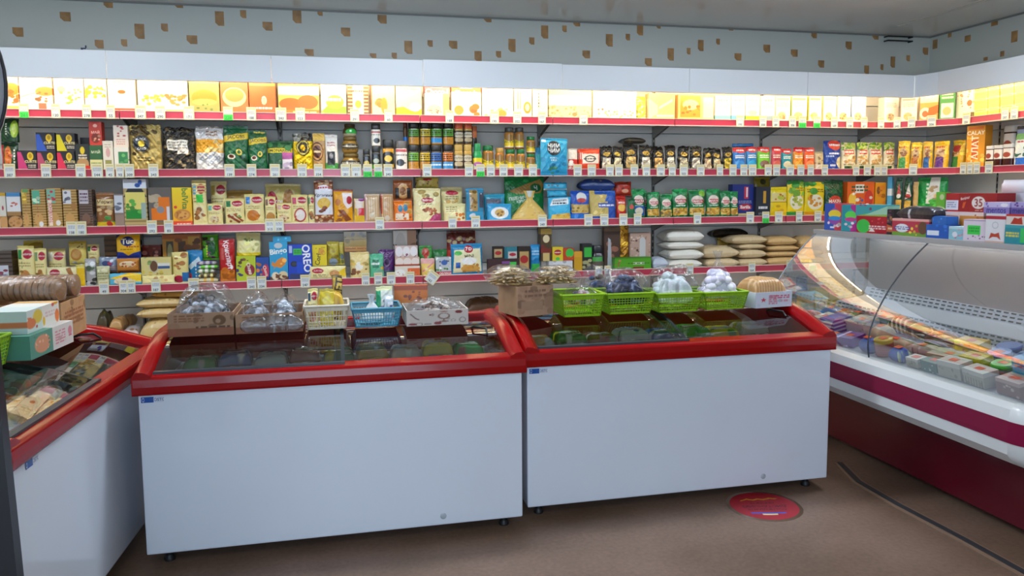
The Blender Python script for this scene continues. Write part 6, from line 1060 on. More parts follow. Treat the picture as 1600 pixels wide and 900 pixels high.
# ================================================================ lowest visible shelf: wafers, biscuits, sweets, sugar, rice
table('B4', '''
w biscuit_pack -3 20 392 448 d=0.1 | b 5a4a40;s 0 0 1 1 3a302a 9;r 0 .25 .7 .62 c8ccd8;n .1 .3 .6 .55 a04a5a 4 .06;l .08 .28 .6 .4 6a6a80 2 | dark brown biscuit pack with pale label at the far left
q wafer_pack 26 53 384 443 r=-4 | $lyub 2a8a4a c88a4a;d .2 .1 .8 .2 .7 .05 .3 .02 a03a68;l 0.28 0.34 0.32 0.86 3a7a3a 5 | tall cream wafer pack with green corner and purple foot
q wafer_pack 52 73 388 443 | $lyub 7a9a6a c8a04a | tall cream wafer pack with olive corner
q wafer_pack 73 101 389 418 o=0.1 | $lyub d8d4c0 e0c890 | cream wafer pack behind the long one lying in front
q wafer_pack 34 65 376 388 o=0.16 | b c8ac30;n 0 0 1 1 a88a20 5 .2 | yellow wafer pack peeking over the tall ones
q wafer_pack 106 134 377 418 o=0.09 | b e4d070;r 0 .9 1 1 c8ac40;e .45 .45 .32 .24 b8803a;e .45 .45 .22 .15 c89a58;n .5 .7 .9 .9 5a4a2a 4 .05;n .2 .05 .7 .2 e8e8e0 4 .06 | yellow-cream wafer pack with swirled biscuit
q wafer_pack 136 161 382 420 o=0.09 | $lyub 3a7a3a b88a48 | cream wafer pack with green edge behind silver packs
q wafer_pack 72 133 417 444 o=0.012 d=0.025 | b efe6b4;e .22 .72 .14 .17 b01f3a;t Любятово .22 .72 .09 f8e8e0;d .5 .9 .62 .95 .8 .3 .7 .2 a8703a;n .6 .1 .95 .4 c89a58 5 .08;l .06 .2 .5 .42 6a6a50 2 | long cream wafer pack lying on its side in front
q wafer_pack 119 132 414 446 o=0.005 d=0.012 | b e8c018;r 0 .85 1 1 e8d870 | upright yellow wafer pack in front of the long one
k snack_pack 133 152 404 441 r=12 | b a8a8a8;n 0 0 1 1 e0e4e8 10 .1;n 0 0 1 .5 3a3a3a 6 .09;n .2 .5 .7 .9 5a6a50 5 .08 | crumpled silver snack pack
k snack_pack 150 171 416 443 o=0.02 | b c8c89a;n .1 .2 .9 .9 dcd8b0 8 .1;l .1 .3 .9 .7 8a8a60 3 | pale olive packet leaning in front of silver packs
k snack_pack 153 184 402 426 o=0.06 | b 8a98b0;e .5 .6 .3 .2 3a4a78;e .62 .6 .12 .12 a84060;s 0 0 1 .5 a87a58 4;n 0 .7 1 1 c8d4e0 6 .12 | bluish clear snack pack with dark oval
w biscuit_pack 163 182 369 405 o=0.14 | b 6a4a2c;s 0 0 1 1 4a3420 9 | brown biscuit stack behind the silver packs
s candy_bar 306 341 434 442 o=0.0120 d=0.06 | b c8c0a0;n 0 0 1 1 d8a83a 5 .1;v 0 0 1 1 d8a83a 3 | wrapped sweets bar, lowest of the heap below the green pack
s candy_bar 309 338 427 434 o=0.0126 d=0.06 | b 4a3a24;n 0 0 1 1 e0d890 5 .1;v 0 0 1 1 e0d890 3 | wrapped sweets bar, second from bottom of the heap below the green pack
s candy_bar 306 335 420 427 o=0.0132 d=0.06 | b e0e0d0;n 0 0 1 1 5a7a3a 5 .1;v 0 0 1 1 5a7a3a 3 | wrapped sweets bar, middle of the heap below the green pack
s candy_bar 309 341 414 420 o=0.0138 d=0.06 | b 6ac83a;n 0 0 1 1 d8e0d0 5 .1;v 0 0 1 1 d8e0d0 3 | wrapped sweets bar, second from top of the heap below the green pack
s candy_bar 306 338 408 414 o=0.0144 d=0.06 | b d0ccd0;n 0 0 1 1 6a5a8a 5 .1;v 0 0 1 1 6a5a8a 3 | wrapped sweets bar, topmost of the heap below the green pack
k cracker_pack 181 217 404 428 | b c8843a;e .5 .6 .36 .2 e0c8a0;n .2 .4 .9 .8 b05a2a 8 .08;r 0 .0 1 .18 a85a20;n .3 .4 .8 .6 d8a878 3 .1 | orange cracker pack under the yellow and blue one
k cracker_pack 180 218 367 404 o=0.032 | b e4b01c;d 0 0 1 0 1 .3 .7 .22 .5 .12 .3 .26 0 .3 1f3a98;e .5 .72 .28 .2 14286a;t Tuc .5 .72 .22 f4ecc8;d .0 1 .0 .8 .2 1 1a2a6a;l .45 .44 .95 .54 a0301c 1;l .2 .34 .7 .42 8a6a10 1 | yellow and blue cracker pack on top of the orange one
q candy_pack 170 221 427 446 o=0.006 d=0.02 | b 5ab8d8;d .0 .6 .6 1 1 .9 1 .3 .6 .3 .3 .5 e8c418;e .45 .35 .3 .3 e0d0b0;e .5 .5 .1 .2 4a2a6a | light blue and yellow candy pack in front
w jelly_pack 222 252 383 405 o=0.16 | b 7a2a24;n 0 .2 1 .8 4a1a18 10 .1;n 0 0 1 1 a86a60 6 .06 | dark red sweets pack at the back
w halva_pack 218 268 402 431 o=0.02 | b d8cc88;e .42 .5 .16 .38 6a4a34;o .42 .5 .16 .38 c8c0a0;r .55 .35 .95 .5 3a5a8a;r .55 .5 .95 .66 e0e0d8;n 0 .6 .35 1 8aa060 4 .1;n 0 0 1 .2 c8b050 6 .1 | wide pale halva pack with brown round picture
q wafer_pack 214 273 430 446 o=0.008 d=0.02 | b e8dc98;n .3 .4 .8 .8 c8a068 6 .2;r 0 0 1 .25 ece4b0 | long cream wafer pack lying flat under the halva pack
c candy_box 253 315 366 398 o=0.16 d=0.05 | b b8641c;r .0 .3 1 .9 c88a2a;r .1 .35 .28 .85 4a4a34;e .19 .6 .07 .2 a8a070;r .40 .4 .6 .85 5a3a20;r .66 .3 .95 .95 d0a03a;n .4 .4 .95 .9 8a5020 8 .08 | wide amber sweets box at the back
q cookie_pack 268 294 394 440 o=0.03 | b e4d488;n .2 .45 .8 .9 a8703a 8 .09;e .4 .14 .3 .12 b02040;r .6 .05 1 .35 2a70b0 | cream cookie pack with brown cookies
q wafer_pack 290 316 391 436 o=0.025 r=-8 | b 1f80b8;d .1 .5 .8 .8 .9 .66 .3 .4 c8dce4;l 0.56 0.04 0.64 0.56 e8f0f4 5;e .2 .2 .14 .1 c04858 | slanting bright blue wafer pack
q candy_pack 312 341 367 410 o=0.09 | b 5ab02a;n 0 .4 .5 .9 3a3a28 5 .1;e .6 .45 .26 .26 1f5a2a;e .62 .82 .1 .06 e0e8e0;n .3 .1 .8 .3 8a3a7a 5 .07;l 0.26 0.09 0.34 0.61 e0d040 5 | bright green sweets pack with purple fruits
q cracker_pack 342 367 373 441 d=0.04 | b b81c20;r .06 .02 .94 .28 d8842a;n .1 .03 .9 .27 c06a1c 8 .08;t Криспарт .55 .62 .14 f4ecec -82;e .78 .34 .08 .05 f4ecec;l .15 .4 .35 .9 c85a54 1 | tall red cracker pack with white upright name
p marshmallow_bag 368 407 364 401 o=0.04 | b e8e0a0;n .1 .2 .9 .8 dcd888 10 .1;n .3 .5 .8 .8 5a7a4a 5 .05;r 0 0 1 .14 e0c820 | cream and yellow marshmallow bag on top of a yellow-green box
c cookie_box 369 400 400 442 d=0.05 | b b8c828;e .68 .45 .26 .22 8a1c2c;t Choco .68 .50 .13 f4e4d8 -75;t Pie .68 .36 .11 f4e4d8 -75;n 0 .1 .4 .6 4a3a8a 5 .07;n .1 .5 .6 .9 6a4a24 5 .06 | yellow-green cookie box with dark red heart
c cookie_box 400 421 402 442 d=0.05 | b 1f4a98;n 0 .2 .5 .9 c8783a 6 .08;e .72 .4 .24 .3 b8284a;t Choco .72 .42 .12 f4e4d8 -75;r 0 0 1 .15 182e68 | dark blue cookie box with crimson logo
c cracker_box 421 450 378 440 d=0.05 | b 2a9ccc;e .5 .9 .22 .07 b8c8d0;t Bingo .5 .74 .18 f4f4ec 8;d .1 .4 .25 .36 .2 .28 .32 .36 .6 .32 .85 .42 .9 .55 .7 .6 .45 .54 .28 .44 .15 .5 d8862a;n .5 .4 .85 .56 e8a850 3 .05;r 0 0 1 .1 5a3424;e .3 .12 .2 .1 e8d8b8;e .72 .14 .24 .1 d8c8a0;n .1 .04 .9 .2 6a3c20 6 .05 | bright blue cracker box with golden biscuit and white name
c cracker_box 426 455 369 379 o=0.032 d=0.05 | b 2a9ccc;n .2 .3 .9 .7 58b8e0 4 .2 | bright blue flat box lying on the upright blue cracker box
c cookie_box 450 488 382 441 d=0.055 | b 1440b8;r .22 .70 .58 .88 38b848;l .26 .74 .54 .84 1a7a2a 2;r .05 .76 .18 .96 a8b8e0;t OREO .78 .60 .21 f4f6fa -86;e .25 .45 .15 .08 20242c;e .25 .45 .10 .05 3a4048;r .35 .1 .6 .5 1a4cc8;r .05 .02 .9 .18 2a3a6a;d .7 .02 .95 .02 1 .3 .8 .1 e0e8f0 | royal blue cookie box with white upright name and green price sticker
c cookie_box 488 511 383 422 o=0.05 | b e8d018;t Corlo .4 .4 .22 2a2a10 80;e .62 .7 .2 .16 d8a030;o .75 .62 .12 .1 c05a2a;n .1 .8 .9 .95 b8a010 4 .05 | yellow cookie box with dark upright name
q cookie_pack 511 530 377 420 o=0.07 | b b8a838;n 0 .1 1 .8 8a7a24 8 .12;e .5 .15 .36 .14 98a8b8 | olive yellow cookie pack
q cookie_pack 529 541 378 418 o=0.08 | b c8b850;n 0 .1 1 .6 7a8a4a 5 .1;e .6 .35 .3 .12 5a6a78 | slim olive cookie pack next to a tan stack
w cookie_pack 538 573 385 398 o=0.05 | b b8884a;s 0 0 1 1 8a5a2c 2;n 0 .0 1 1 d8a868 8 .1 | tan wafer stack, lower
w cookie_pack 537 573 362 385 o=0.052 | b 98803a;n 0 .2 1 .9 6a5824 8 .14;r 0 .45 1 .5 5a4820 | olive wafer pack lying on the tan stack
p cookie_pack 547 578 394 436 o=0.02 | b e4cf8c;e .45 .45 .2 .16 f0ecdc;n .1 .1 .9 .36 8a5a3a 14 .07;n .0 .5 .9 .9 d8b860 5 .1 | cream cookie bag with dark raisins
q wafer_pack 484 541 416 441 o=0.008 d=0.02 | b efe4a4;d .72 .4 1 .9 1 .2 .9 .2 e8c830;e .22 .66 .16 .2 b01f3a;t Любятово .22 .66 .10 f8e8e0;e .68 .4 .14 .28 c8945a;l .08 .2 .5 .4 6a6a50 2 | long cream wafer pack lying in front of a yellow box
p candy_bag 577 600 397 436 | b 5ab890;r .2 .4 .65 .75 2a7a58;l 0.12 0.50 0.72 0.66 e0f0e8 1;n .5 .1 .95 .45 c8a83a 4 .09;n 0 0 1 .3 8ad0b0 4 .12 | mint green sweets bag with yellow fruit
p candy_bag 592 617 390 434 o=0.07 | b 5a2a70;r .3 .35 .7 .7 3a1a4a;o .5 .52 .2 .16 8a5aa0;r 0 0 1 .22 4a5a68 | purple sweets bag behind the mint one
c cereal_box 614 651 360 392 o=0.16 d=0.06 | b e0dcd4;r .6 0 1 1 b88a6a;e .32 .55 .26 .4 d0ccc4;t Choco .32 .62 .24 6a3420;e .32 .28 .16 .16 b8242c;n .62 .1 1 .9 8a5a3a 6 .1 | white cereal box with red smile at the back
w zephyr_pack 617 656 402 417 o=0.04 d=0.09 | b d8b8a0;e .18 .5 .16 .42 e8dcd4;e .5 .5 .16 .42 e8dcd4;e .82 .5 .16 .42 e8dcd4;r 0 0 1 .2 a04a34 | clear tray of marshmallow cups, lower of two
w zephyr_pack 617 653 384 401 o=0.042 d=0.09 | b d0b8b0;e .18 .5 .16 .42 e8e4e4;e .5 .5 .16 .42 e8e4e4;e .82 .5 .16 .42 e8e4e4;n 0 0 1 .3 8a5a6a 6 .1 | clear tray of marshmallow cups, upper of two
c candy_box 617 657 416 434 o=0.015 d=0.05 | b e0d8cc;r .5 .0 1 .8 d8642a;n .5 .1 1 .7 f0a060 5 .1;e .2 .4 .2 .3 e8ece8;n .05 .1 .45 .5 b8704a 4 .08 | low white and orange box under the marshmallow trays
p seed_pack 655 676 384 420 o=0.08 | b 3a8a3a;r .1 .2 .9 .55 e0e4dc;e .5 .76 .28 .16 b03a24;e .5 .6 .1 .1 c8402c | green and white pack with red tomato
p candy_bag 658 680 404 434 o=0.02 | b e8c868;r 0 .7 1 1 e0a8a0;d .1 .3 .9 .8 .9 .7 .1 .2 d88a90;n .2 .1 .8 .4 f0d8a0 4 .1 | small yellow and pink cone-shaped sweets bag
p tea_pouch 676 699 390 408 o=0.12 | b 2a7a3a;r 0 .3 1 .6 6aa86a | low green pouch at the back
c candy_box 681 707 402 432 o=0.02 | b b8c0c4;n 0 .3 1 1 e8ecec 8 .09;n .2 .4 .8 .9 3a4a60 7 .06;e .55 .7 .2 .14 3a60a8;r 0 .0 1 .22 b02430;t ОБЛЯКИ .6 .11 .12 f8ece8;n 0 .25 1 .4 4a8a3a 5 .06 | small box with blue-white print and red lettered foot
q cookie_pack 696 744 360 396 o=0.13 | b 8a2a20;r 0 .84 1 1 5a2418;n .05 .7 .95 .84 d8c088 10 .05;n 0 .1 1 .5 b83a28 5 .12;e .2 .2 .14 .14 d8c8a0 | dark red cookie pack with cream stripe at the back
q mini_rusks_bag 705 755 381 431 o=0.012 d=0.05 | b 1f80b0;d .1 .8 .92 .84 .96 .1 .06 .06 e8e4b8;e .55 .82 .14 .12 a82030;t 7 .49 .83 .12 f4ecec;t D .60 .83 .10 f4ecec;t MINI .56 .60 .11 5a4a20 4;e .22 .7 .12 .07 4ab848;r .14 .22 .28 .40 2a58a8;e .6 .2 .3 .12 d0a050;n .35 .08 .9 .36 c08a3c 10 .06;e .55 .45 .25 .12 f0f0ec | blue and cream rusk bag with round red logo
c chocolate_box 770 787 385 412 o=0.06 d=0.03 | b 2a1c14;r .14 .1 .86 .78 b8a070;e .5 .46 .3 .16 a82a2a | small dark box with gold centre and red oval, left
c chocolate_box 788 808 386 412 o=0.06 d=0.03 | b 2a7a8a;r .3 .0 1 .6 c8c4bc;e .65 .34 .26 .14 b02838;r 0 .0 .2 1 1f6a78 | small teal box with red oval
c chocolate_box 808 829 385 412 o=0.055 d=0.03 | b 241a14;r .14 .14 .86 .8 b89a60;e .5 .5 .32 .15 a82a2a;r .2 .02 .8 .08 4a3424 | small dark box with gold centre and red oval, right
c candy_display 762 812 405 434 o=0.012 d=0.05 | b 3a2024;r .45 .68 .7 .84 7a4a90;r .3 .38 .7 .52 d8d0d0;r .7 .4 .9 .78 3ac048;r .05 .0 .9 .12 d8d4d4;l .34 .41 .66 .5 5a3a40 1 | low dark brown display box with bright green sticker
q coffee_sachet 829 848 382 408 o=0.06 | b 1f78b0;r .1 .5 .9 .95 2a90c8;r .1 .0 .9 .3 38b050;l .15 .6 .85 .8 a8d0e8 2 | blue sachet with green foot
c tea_box 845 862 357 412 o=0.05 | b 4a3a20;r 0 .82 1 1 b89a48;e .5 .68 .3 .12 d8c8a0;n .1 .2 .9 .6 6a2a1c 6 .1;r 0 .25 1 .38 7a2a20;r .2 .0 .8 .25 c8b070 | tall narrow dark tea box with gold top
c tea_box 863 880 386 409 o=0.05 | b d8c030;e .5 .6 .34 .2 b02030;l 0.20 0.53 0.80 0.67 f4e8d8 1;e .5 .14 .2 .12 4ab848 | yellow tea box with red oval
c tea_box 880 897 388 409 o=0.05 | b c0421c;e .6 .6 .36 .36 38b848;n 0 0 1 .4 d8783a 4 .1 | red-orange tea box with round green sticker
c tea_box 897 911 393 409 o=0.06 | b c89a20;r 0 .7 1 1 d8a030 | low mustard tea box
c tea_box 910 926 381 408 o=0.055 | b 20201e;r .2 .5 .95 .86 38b040;n .1 .1 .9 .4 a8a878 5 .1 | black tea box with green sticker
i sauce_jar 926 945 384 417 o=0.04 | L 2a2c34 bottle;b 2a2a30;r 0 .1 1 .5 5a5248;r .2 .5 .7 .75 4aa04a | dark jar beside the black tea box
c gift_box 944 970 355 412 o=0.07 d=0.06 | b 4a3428;r 0 .9 1 1 6a5038;n .2 .3 .8 .8 8a5a48 6 .07;d .2 .0 .5 .0 .4 .7 .25 .75 a8b0b8 | tall dark brown gift box
f tea_bag 969 984 352 412 o=0.05 | b c8901c;n 0 0 1 1 e8b838 8 .1;n 0 0 1 1 9a6a10 8 .1 | tall gold foil bag
c gift_box 984 1021 364 410 o=0.06 d=0.06 | b b89a8a;n 0 0 1 1 d0b8a8 30 .03;n 0 0 1 1 9a7868 20 .03;r .46 .1 .75 .78 c8c8c8;e .6 .78 .14 .1 c8c8c8;n .3 .2 .44 .8 5a3a34 5 .03 | pinkish speckled gift box with grey window
c tea_carton 960 1018 402 424 o=0.012 d=0.06 | b 4a9a1c;r 0 .88 1 1 3a7a14;r .5 .42 .82 .58 e8ece0;l 0.36 0.43 0.94 0.57 2a6a10 1;r .5 .06 .8 .24 6a3a24;n .0 .3 .16 .8 a86a4a 4 .1 | low bright green tea carton in front
c paper_box 857 895 408 432 o=0.015 d=0.07 | b d4d8dc;n 0 0 1 1 c4c8cc 6 .2;r 0 .0 .04 1 b8bcc0 | low plain white box in front of the tea boxes
''', off=0.03)
TPL.update({'sugar': 'b e6e4da;n 0 0 1 1 dedacb 30 .03', 'rice': 'b d2bd96;n 0 0 1 1 c4aa7c 60 .015;n 0 0 1 1 dccaa6 60 .015', 'pea': 'b cfae78;n 0 0 1 1 b8925a 60 .015'})
table('B4', '''
s sugar_bag 1045 1098 405 425 d=0.22 | $sugar | clear bag of white sugar at the bottom of the white stack
s sugar_bag 1046 1101 389 407 d=0.22 o=0.032 | $sugar | clear bag of white sugar, second from bottom of the white stack
s sugar_bag 1043 1101 377 390 d=0.22 o=0.034 | $sugar | clear bag of white sugar, second from top of the white stack
s sugar_bag 1043 1101 359 379 d=0.22 o=0.036 | $sugar | clear bag of white sugar on top of the white stack
s salt_bag 1020 1045 402 424 d=0.16 | b b8c4d4;n 0 0 1 1 a8b4c8 10 .06 | pale bluish bag beside the white sugar stack
s rice_bag 1104 1156 403 418 d=0.22 | $rice | clear bag of pale beige rice under the rounded one beside the sugar
s rice_bag 1100 1156 384 404 d=0.22 o=0.032 | $rice | rounded bag of beige rice topping the short stack beside the sugar
s rice_bag 1152 1200 403 416 d=0.2 | $rice | bag of beige rice at the bottom of the middle rice stack
s rice_bag 1150 1199 389 404 d=0.2 o=0.032 | $rice | bag of beige rice, second from bottom of the middle rice stack
s rice_bag 1148 1198 381 391 d=0.2 o=0.034 | $rice | thin bag of beige rice, second from top of the middle rice stack
s rice_bag 1144 1200 367 383 d=0.2 o=0.036 | $rice | bulging bag of beige rice on top of the middle rice stack
s groats_bag 1200 1250 401 416 d=0.2 | $pea | bag of tan groats at the bottom of the stack by the display case
s groats_bag 1198 1248 392 402 d=0.2 o=0.032 | $pea | bag of tan groats, second from bottom of the stack by the display case
s groats_bag 1200 1250 383 393 d=0.2 o=0.034 | $pea | bag of tan groats, second from top of the stack by the display case
s groats_bag 1198 1247 369 384 d=0.2 o=0.036 | $pea | bag of tan groats on top of the stack by the display case
s groats_bag 1251 1290 400 415 d=0.2 | $pea | bag of tan groats seen through the case glass, bottom
s groats_bag 1250 1288 388 401 d=0.2 o=0.032 | $pea | bag of tan groats seen through the case glass, middle
s groats_bag 1249 1286 369 389 d=0.2 o=0.034 | $pea | bag of tan groats seen through the case glass, top
p spice_bag 1122 1146 371 400 o=0.2 d=0.04 | b b8963a;n 0 0 1 1 8a6a24 8 .1 | gold packet standing behind the rice
s spice_bag 1113 1170 357 375 d=0.10 o=0.25 z=0.935 | b 16130f;n 0 0 1 1 2a241a 10 .06 | black foil packet lying across the gold packet behind the rice
''', off=0.03)
# ================================================================ base shelf behind the freezers
TPL.update({'pasta': 'b c89a4a;n 0 0 1 1 e0bc74 50 .03;n 0 0 1 1 8a6428 40 .02', 'shell': 'b d8b878;n 0 0 1 1 e8d4a0 50 .03;n 0 0 1 1 a07c3c 40 .02'})
table('B5', '''
s pasta_sack 214 292 497 545 d=0.26 o=0.0 z=0.403 | $shell | clear sack of pasta shells at the bottom of the stack left of the boxes
s pasta_sack 212 290 481 500 d=0.24 o=0.0 | $shell | clear sack of pasta shells, second of the stack left of the boxes
s pasta_sack 211 286 466 484 d=0.24 o=0.0 | $shell | clear sack of pasta shells, third of the stack left of the boxes
s pasta_sack 236 312 452 470 d=0.2 o=0.02 | $pasta | clear sack of brown pasta on top of the stack left of the boxes
s bread_loaf 170 190 498 516 d=0.2 o=0.0 z=0.5 | b c89a60;n 0 0 1 1 a87840 10 .08 | tan cylindrical sweet roll beside the pasta stack, left of a pair
s bread_loaf 186 206 494 514 d=0.2 o=0.0 z=0.5 | b c0905a;n 0 0 1 1 9aa0a8 10 .08 | tan cylindrical sweet roll beside the pasta stack, right of a pair
s dried_fruit_bag 148 168 486 524 d=0.2 o=0.05 | b 4a3c1c;n 0 0 1 1 2a2410 10 .08;n 0 0 1 1 6a6a24 8 .06 | dark bag of dried fruit behind the kraft box
s biscuit_bag 190 216 512 530 d=0.2 o=-0.02 z=0.46 | b b0a8a8;n 0 0 1 1 8a5a40 8 .08 | pale wrapped biscuits in front of the tan rolls
s nut_bag 728 790 465 500 d=0.22 o=0.05 | b 5a3a1c;n 0 0 1 1 7a5228 30 .03;n 0 0 1 1 3a2410 20 .03 | clear bag of brown nuts behind the freezers
s nut_bag 742 796 486 520 d=0.2 o=-0.03 | b a07060;n 0 0 1 1 7a3a34 20 .03;n 0 0 1 1 c8a890 20 .03 | clear bag of pinkish nuts in front of the brown ones
c juice_box 1252 1272 456 500 o=0.02 | b d8c8a0;r 0 .5 1 1 c8a860;n .1 .1 .9 .5 e0d8c0 5 .1 | tan carton seen through the end glass of the display case
c juice_box 1273 1294 450 500 o=0.02 | b e0c838;r .1 .1 .9 .6 e8e4d8;o .5 .35 .3 .16 8a8a9a;r 0 .9 1 1 c8b028 | yellow carton with white panel seen through the end glass
c juice_box 1295 1316 456 500 o=0.02 | b e0c040;r .1 .1 .9 .5 e4dcd0;n .2 .15 .8 .4 d86a7a 4 .1 | yellow carton with pinkish print seen through the end glass
p snack_bag 1246 1264 432 500 o=0.12 | b 3a68b8;n 0 0 1 1 6a90d0 8 .1 | blue bag standing behind the cartons at the end glass
''')
settle()
# ================================================================ what stands on the freezers
ZT = 0.829
def reg(o, name, label, x, row='F6', group=None):
    ITEMS.append(dict(o=o, row=row, name=name, label=label, x=x, y=0, top=0, group=group, px=(0, 0, 0, 0))); o['label'] = label; o['category'] = name.replace('_', ' '); return o
def front(pl, xa, xb, yb, off, z=ZT):
    _, a = on_place(pl, xa, yb, off); _, b = on_place(pl, xb, yb, off); (px, py), (dx, dy) = PLACES[pl]; c = (a + b) / 2
    return (px + dx * c - dy * off, py + dy * c + dx * off, z), b - a, math.atan2(dy, dx)
def hgt(pl, x, y, off, z=ZT): return on_place(pl, x, y, off)[0].z - z
def open_box(name, label, loc, w, d, h, rz, spec, flaps=True, inner='8a6a4a', mtl=None, side=None):
    t = thing(name, label, None, loc, rz); T = 0.004
    carton('front_panel', w, h, T, spec, mtl or KRAFT, t, cell=0.003)
    m = MB().box(-w / 2, -w / 2 + T, T, d, 0, h).box(w / 2 - T, w / 2, T, d, 0, h).box(-w / 2 + T, w / 2 - T, d - T, d, 0, h).box(-w / 2 + T, w / 2 - T, T, d - T, 0, T)
    m.build('box_walls', mtl or KRAFT, t, col=side or inner)
    return t
def basket(label, loc, w, d, h, rz, col, rows, ncol, group):
    t = thing('plastic_basket', label, 'basket', loc, rz, group); mt = mat('basket_' + col, col, rough=0.35); tp = 0.84; m = MB()
    def P(u, v, side):     # point on a tapering wall
        k = tp + (1 - tp) * v; hw, hd = w / 2 * k, d / 2 * k
        return {0: (u * hw, d / 2 - hd), 1: (hw, d / 2 + u * hd), 2: (-u * hw, d / 2 + hd), 3: (-hw, d / 2 - u * hd)}[side] + (v * h,)
    def bar(p, q, a, b_, e=0.0016):
        m.tube([p, q], [a, a], 5, cap=False)
    for s in range(4):
        n = ncol if s % 2 == 0 else max(4, int(ncol * d / w))
        for i in range(n + 1): bar(P(-1 + 2 * i / n, 0.0, s), P(-1 + 2 * i / n, 1, s), 0.0016 if 0 < i < n else 0.003, 0)
        for r in range(1, rows): bar(P(-1, 0.08 + 0.72 * r / rows, s), P(1, 0.08 + 0.72 * r / rows, s), 0.0017, 0)
        for v0, v1 in ((0.0, 0.10), (0.78, 0.93)):
            a, b_, c, e = P(-1, v0, s), P(1, v0, s), P(1, v1, s), P(-1, v1, s)
            off = {0: (0, 0.003), 1: (-0.003, 0), 2: (0, -0.003), 3: (0.003, 0)}[s]
            q = [a, b_, c, e]; v = q + [(x + off[0], y + off[1], z) for x, y, z in q]; m.add(v, [(0, 1, 2, 3), (7, 6, 5, 4), (0, 4, 5, 1), (2, 6, 7, 3), (0, 3, 7, 4), (1, 5, 6, 2)])
    hw, hd = w / 2 * tp, d / 2 * tp; m.box(-hw, hw, d / 2 - hd, d / 2 + hd, 0.0, 0.004)
    m.build('lattice', mt, t)
    rm = MB(); ring = [(-w / 2, 0, h), (w / 2, 0, h), (w / 2, d, h), (-w / 2, d, h)]
    for i in range(4):
        p, q = Vector(ring[i]), Vector(ring[(i + 1) % 4]); rm.tube([p, q], 0.0055, 8)
    rm.build('rim', mt, t); return t
def lumps(name, w, d, h, n, r0, spec_cols, parent, mt, seed, stretch=1.0):
    """many rounded pieces heaped inside w x d x h, as one mesh"""
    r = np.random.RandomState(seed); V = []; Q = []; C = []; nu, nv = 12, 8; off = 0
    th, ph = np.meshgrid(np.linspace(0, 2 * math.pi, nu, endpoint=False), np.linspace(0, math.pi, nv))
    base = np.stack([np.sin(ph) * np.cos(th), np.sin(ph) * np.sin(th), np.cos(ph)], -1).reshape(-1, 3)
    i = np.arange(nu); j = (i + 1) % nu; q = np.concatenate([np.stack([i + k * nu, i + (k + 1) * nu, j + (k + 1) * nu, j + k * nu], -1) for k in range(nv - 1)])
    for k in range(n):
        a, b_ = r.uniform(-1, 1), r.uniform(-1, 1); z = r.uniform(0.1, 1) * max(0.0, 1 - 0.8 * (a * a + b_ * b_) / 2) * h; s = r0 * r.uniform(0.8, 1.2); ang = r.uniform(0, 3.14)
        p = base * np.array([s * stretch, s, s * 0.85]); ca, sa = math.cos(ang), math.sin(ang); p = np.stack([p[:, 0] * ca - p[:, 1] * sa, p[:, 0] * sa + p[:, 1] * ca, p[:, 2]], -1)
        V.append(p + np.array([a * (w / 2 - s * (0.3 + 0.7 * stretch)), d / 2 + b_ * max(d / 2 - s * (0.3 + 0.7 * stretch), 0.01), max(z - s, s * 0.9)])); Q.append(q + off); off += len(base)
        C.append(np.tile(np.array(hx(spec_cols[k % len(spec_cols)])) * r.uniform(0.85, 1.1), (len(base), 1)))
    return np_mesh(name, np.concatenate(V), np.concatenate(Q), mt, parent, np.clip(np.concatenate(C), 0, 1))
def bagged(name, label, loc, w, d, h, rz, cols, n=40, r0=0.018, seed=1, neck=False, wrapmat=None, stretch=1.0, x=0, wrap_h=1.12):
    t = thing(name, label, None, loc, rz); lumps('contents', w * 0.92, d * 0.88, h * 0.95, n, r0, cols, t, SACKM, seed, stretch); stretch > 2 or sack('filling', w * 0.74, h * 0.70, d * 0.72, 'b ' + cols[0] + ''.join(f';n 0 0 1 1 {c_} 16 .09' for c_ in cols), SACKM, t)
    (tied('wrapper', w, h * 1.3, d, 'b fff', wrapmat or WRAP, t) if neck else sack('wrapper', w * 1.04, h * wrap_h, d, 'b fff', wrapmat or WRAP, t, crumple=2.2, pw=3.4))
    reg(t, name, label, x); return t
# --- middle freezer
O = 0.27
loc, w, rz = front('M', 263, 366, 531, O); h = hgt('M', 315, 489, O)
KR = 'b a8866a;n 0 0 1 1 9a785c 10 .2;'
B1 = open_box('cardboard_box', 'open kraft cardboard box at the left end of the middle freezer', loc, w, 0.27, h, rz, KR + 'r 0 0 1 .36 8e5a42;l .1 .6 .55 .92 8a5a40 3;e .78 .66 .10 .22 6e5036;e .76 .62 .04 .09 a8866a;l 0.42 0.31 0.94 0.45 5a4636 1', side='a8866a')
reg(B1, 'cardboard_box', B1['label'], 315)
bagged('mushroom_bag', 'clear bag of pale dark-speckled goods in the leftmost kraft box', (loc[0] + 0.004, loc[1] + 0.02, ZT + 0.01), w * 0.82, 0.22, h * 1.85, rz, ['5a5c60', 'a8aab0', '383a3e', 'c8ccd2', '6a5a50'], 190, 0.019, 3)
loc, w, rz = front('M', 369, 474, 528, O); h = hgt('M', 420, 490, O)
B2 = open_box('cardboard_box', 'open kraft cardboard box wrapped in clear film, second from the left', loc, w, 0.27, h, rz, KR + 'r 0 0 1 .34 8e5a42;l .1 .6 .5 .9 8a5a40 2;e .8 .66 .12 .22 6e5036;l 0.50 0.36 0.94 0.48 5a4636 1;v .55 .0 .62 1 b8a898 1', side='a8866a')
reg(B2, 'cardboard_box', B2['label'], 420)
bagged('mushroom_bag', 'clear bag of dark speckled goods, left one in the film-wrapped kraft box', (loc[0] - 0.057, loc[1] + 0.02, ZT + 0.01), w * 0.42, 0.20, h * 1.7, rz, ['5a4a42', '8a8c90', '2e2c2c', 'b8bcc4'], 110, 0.016, 5)
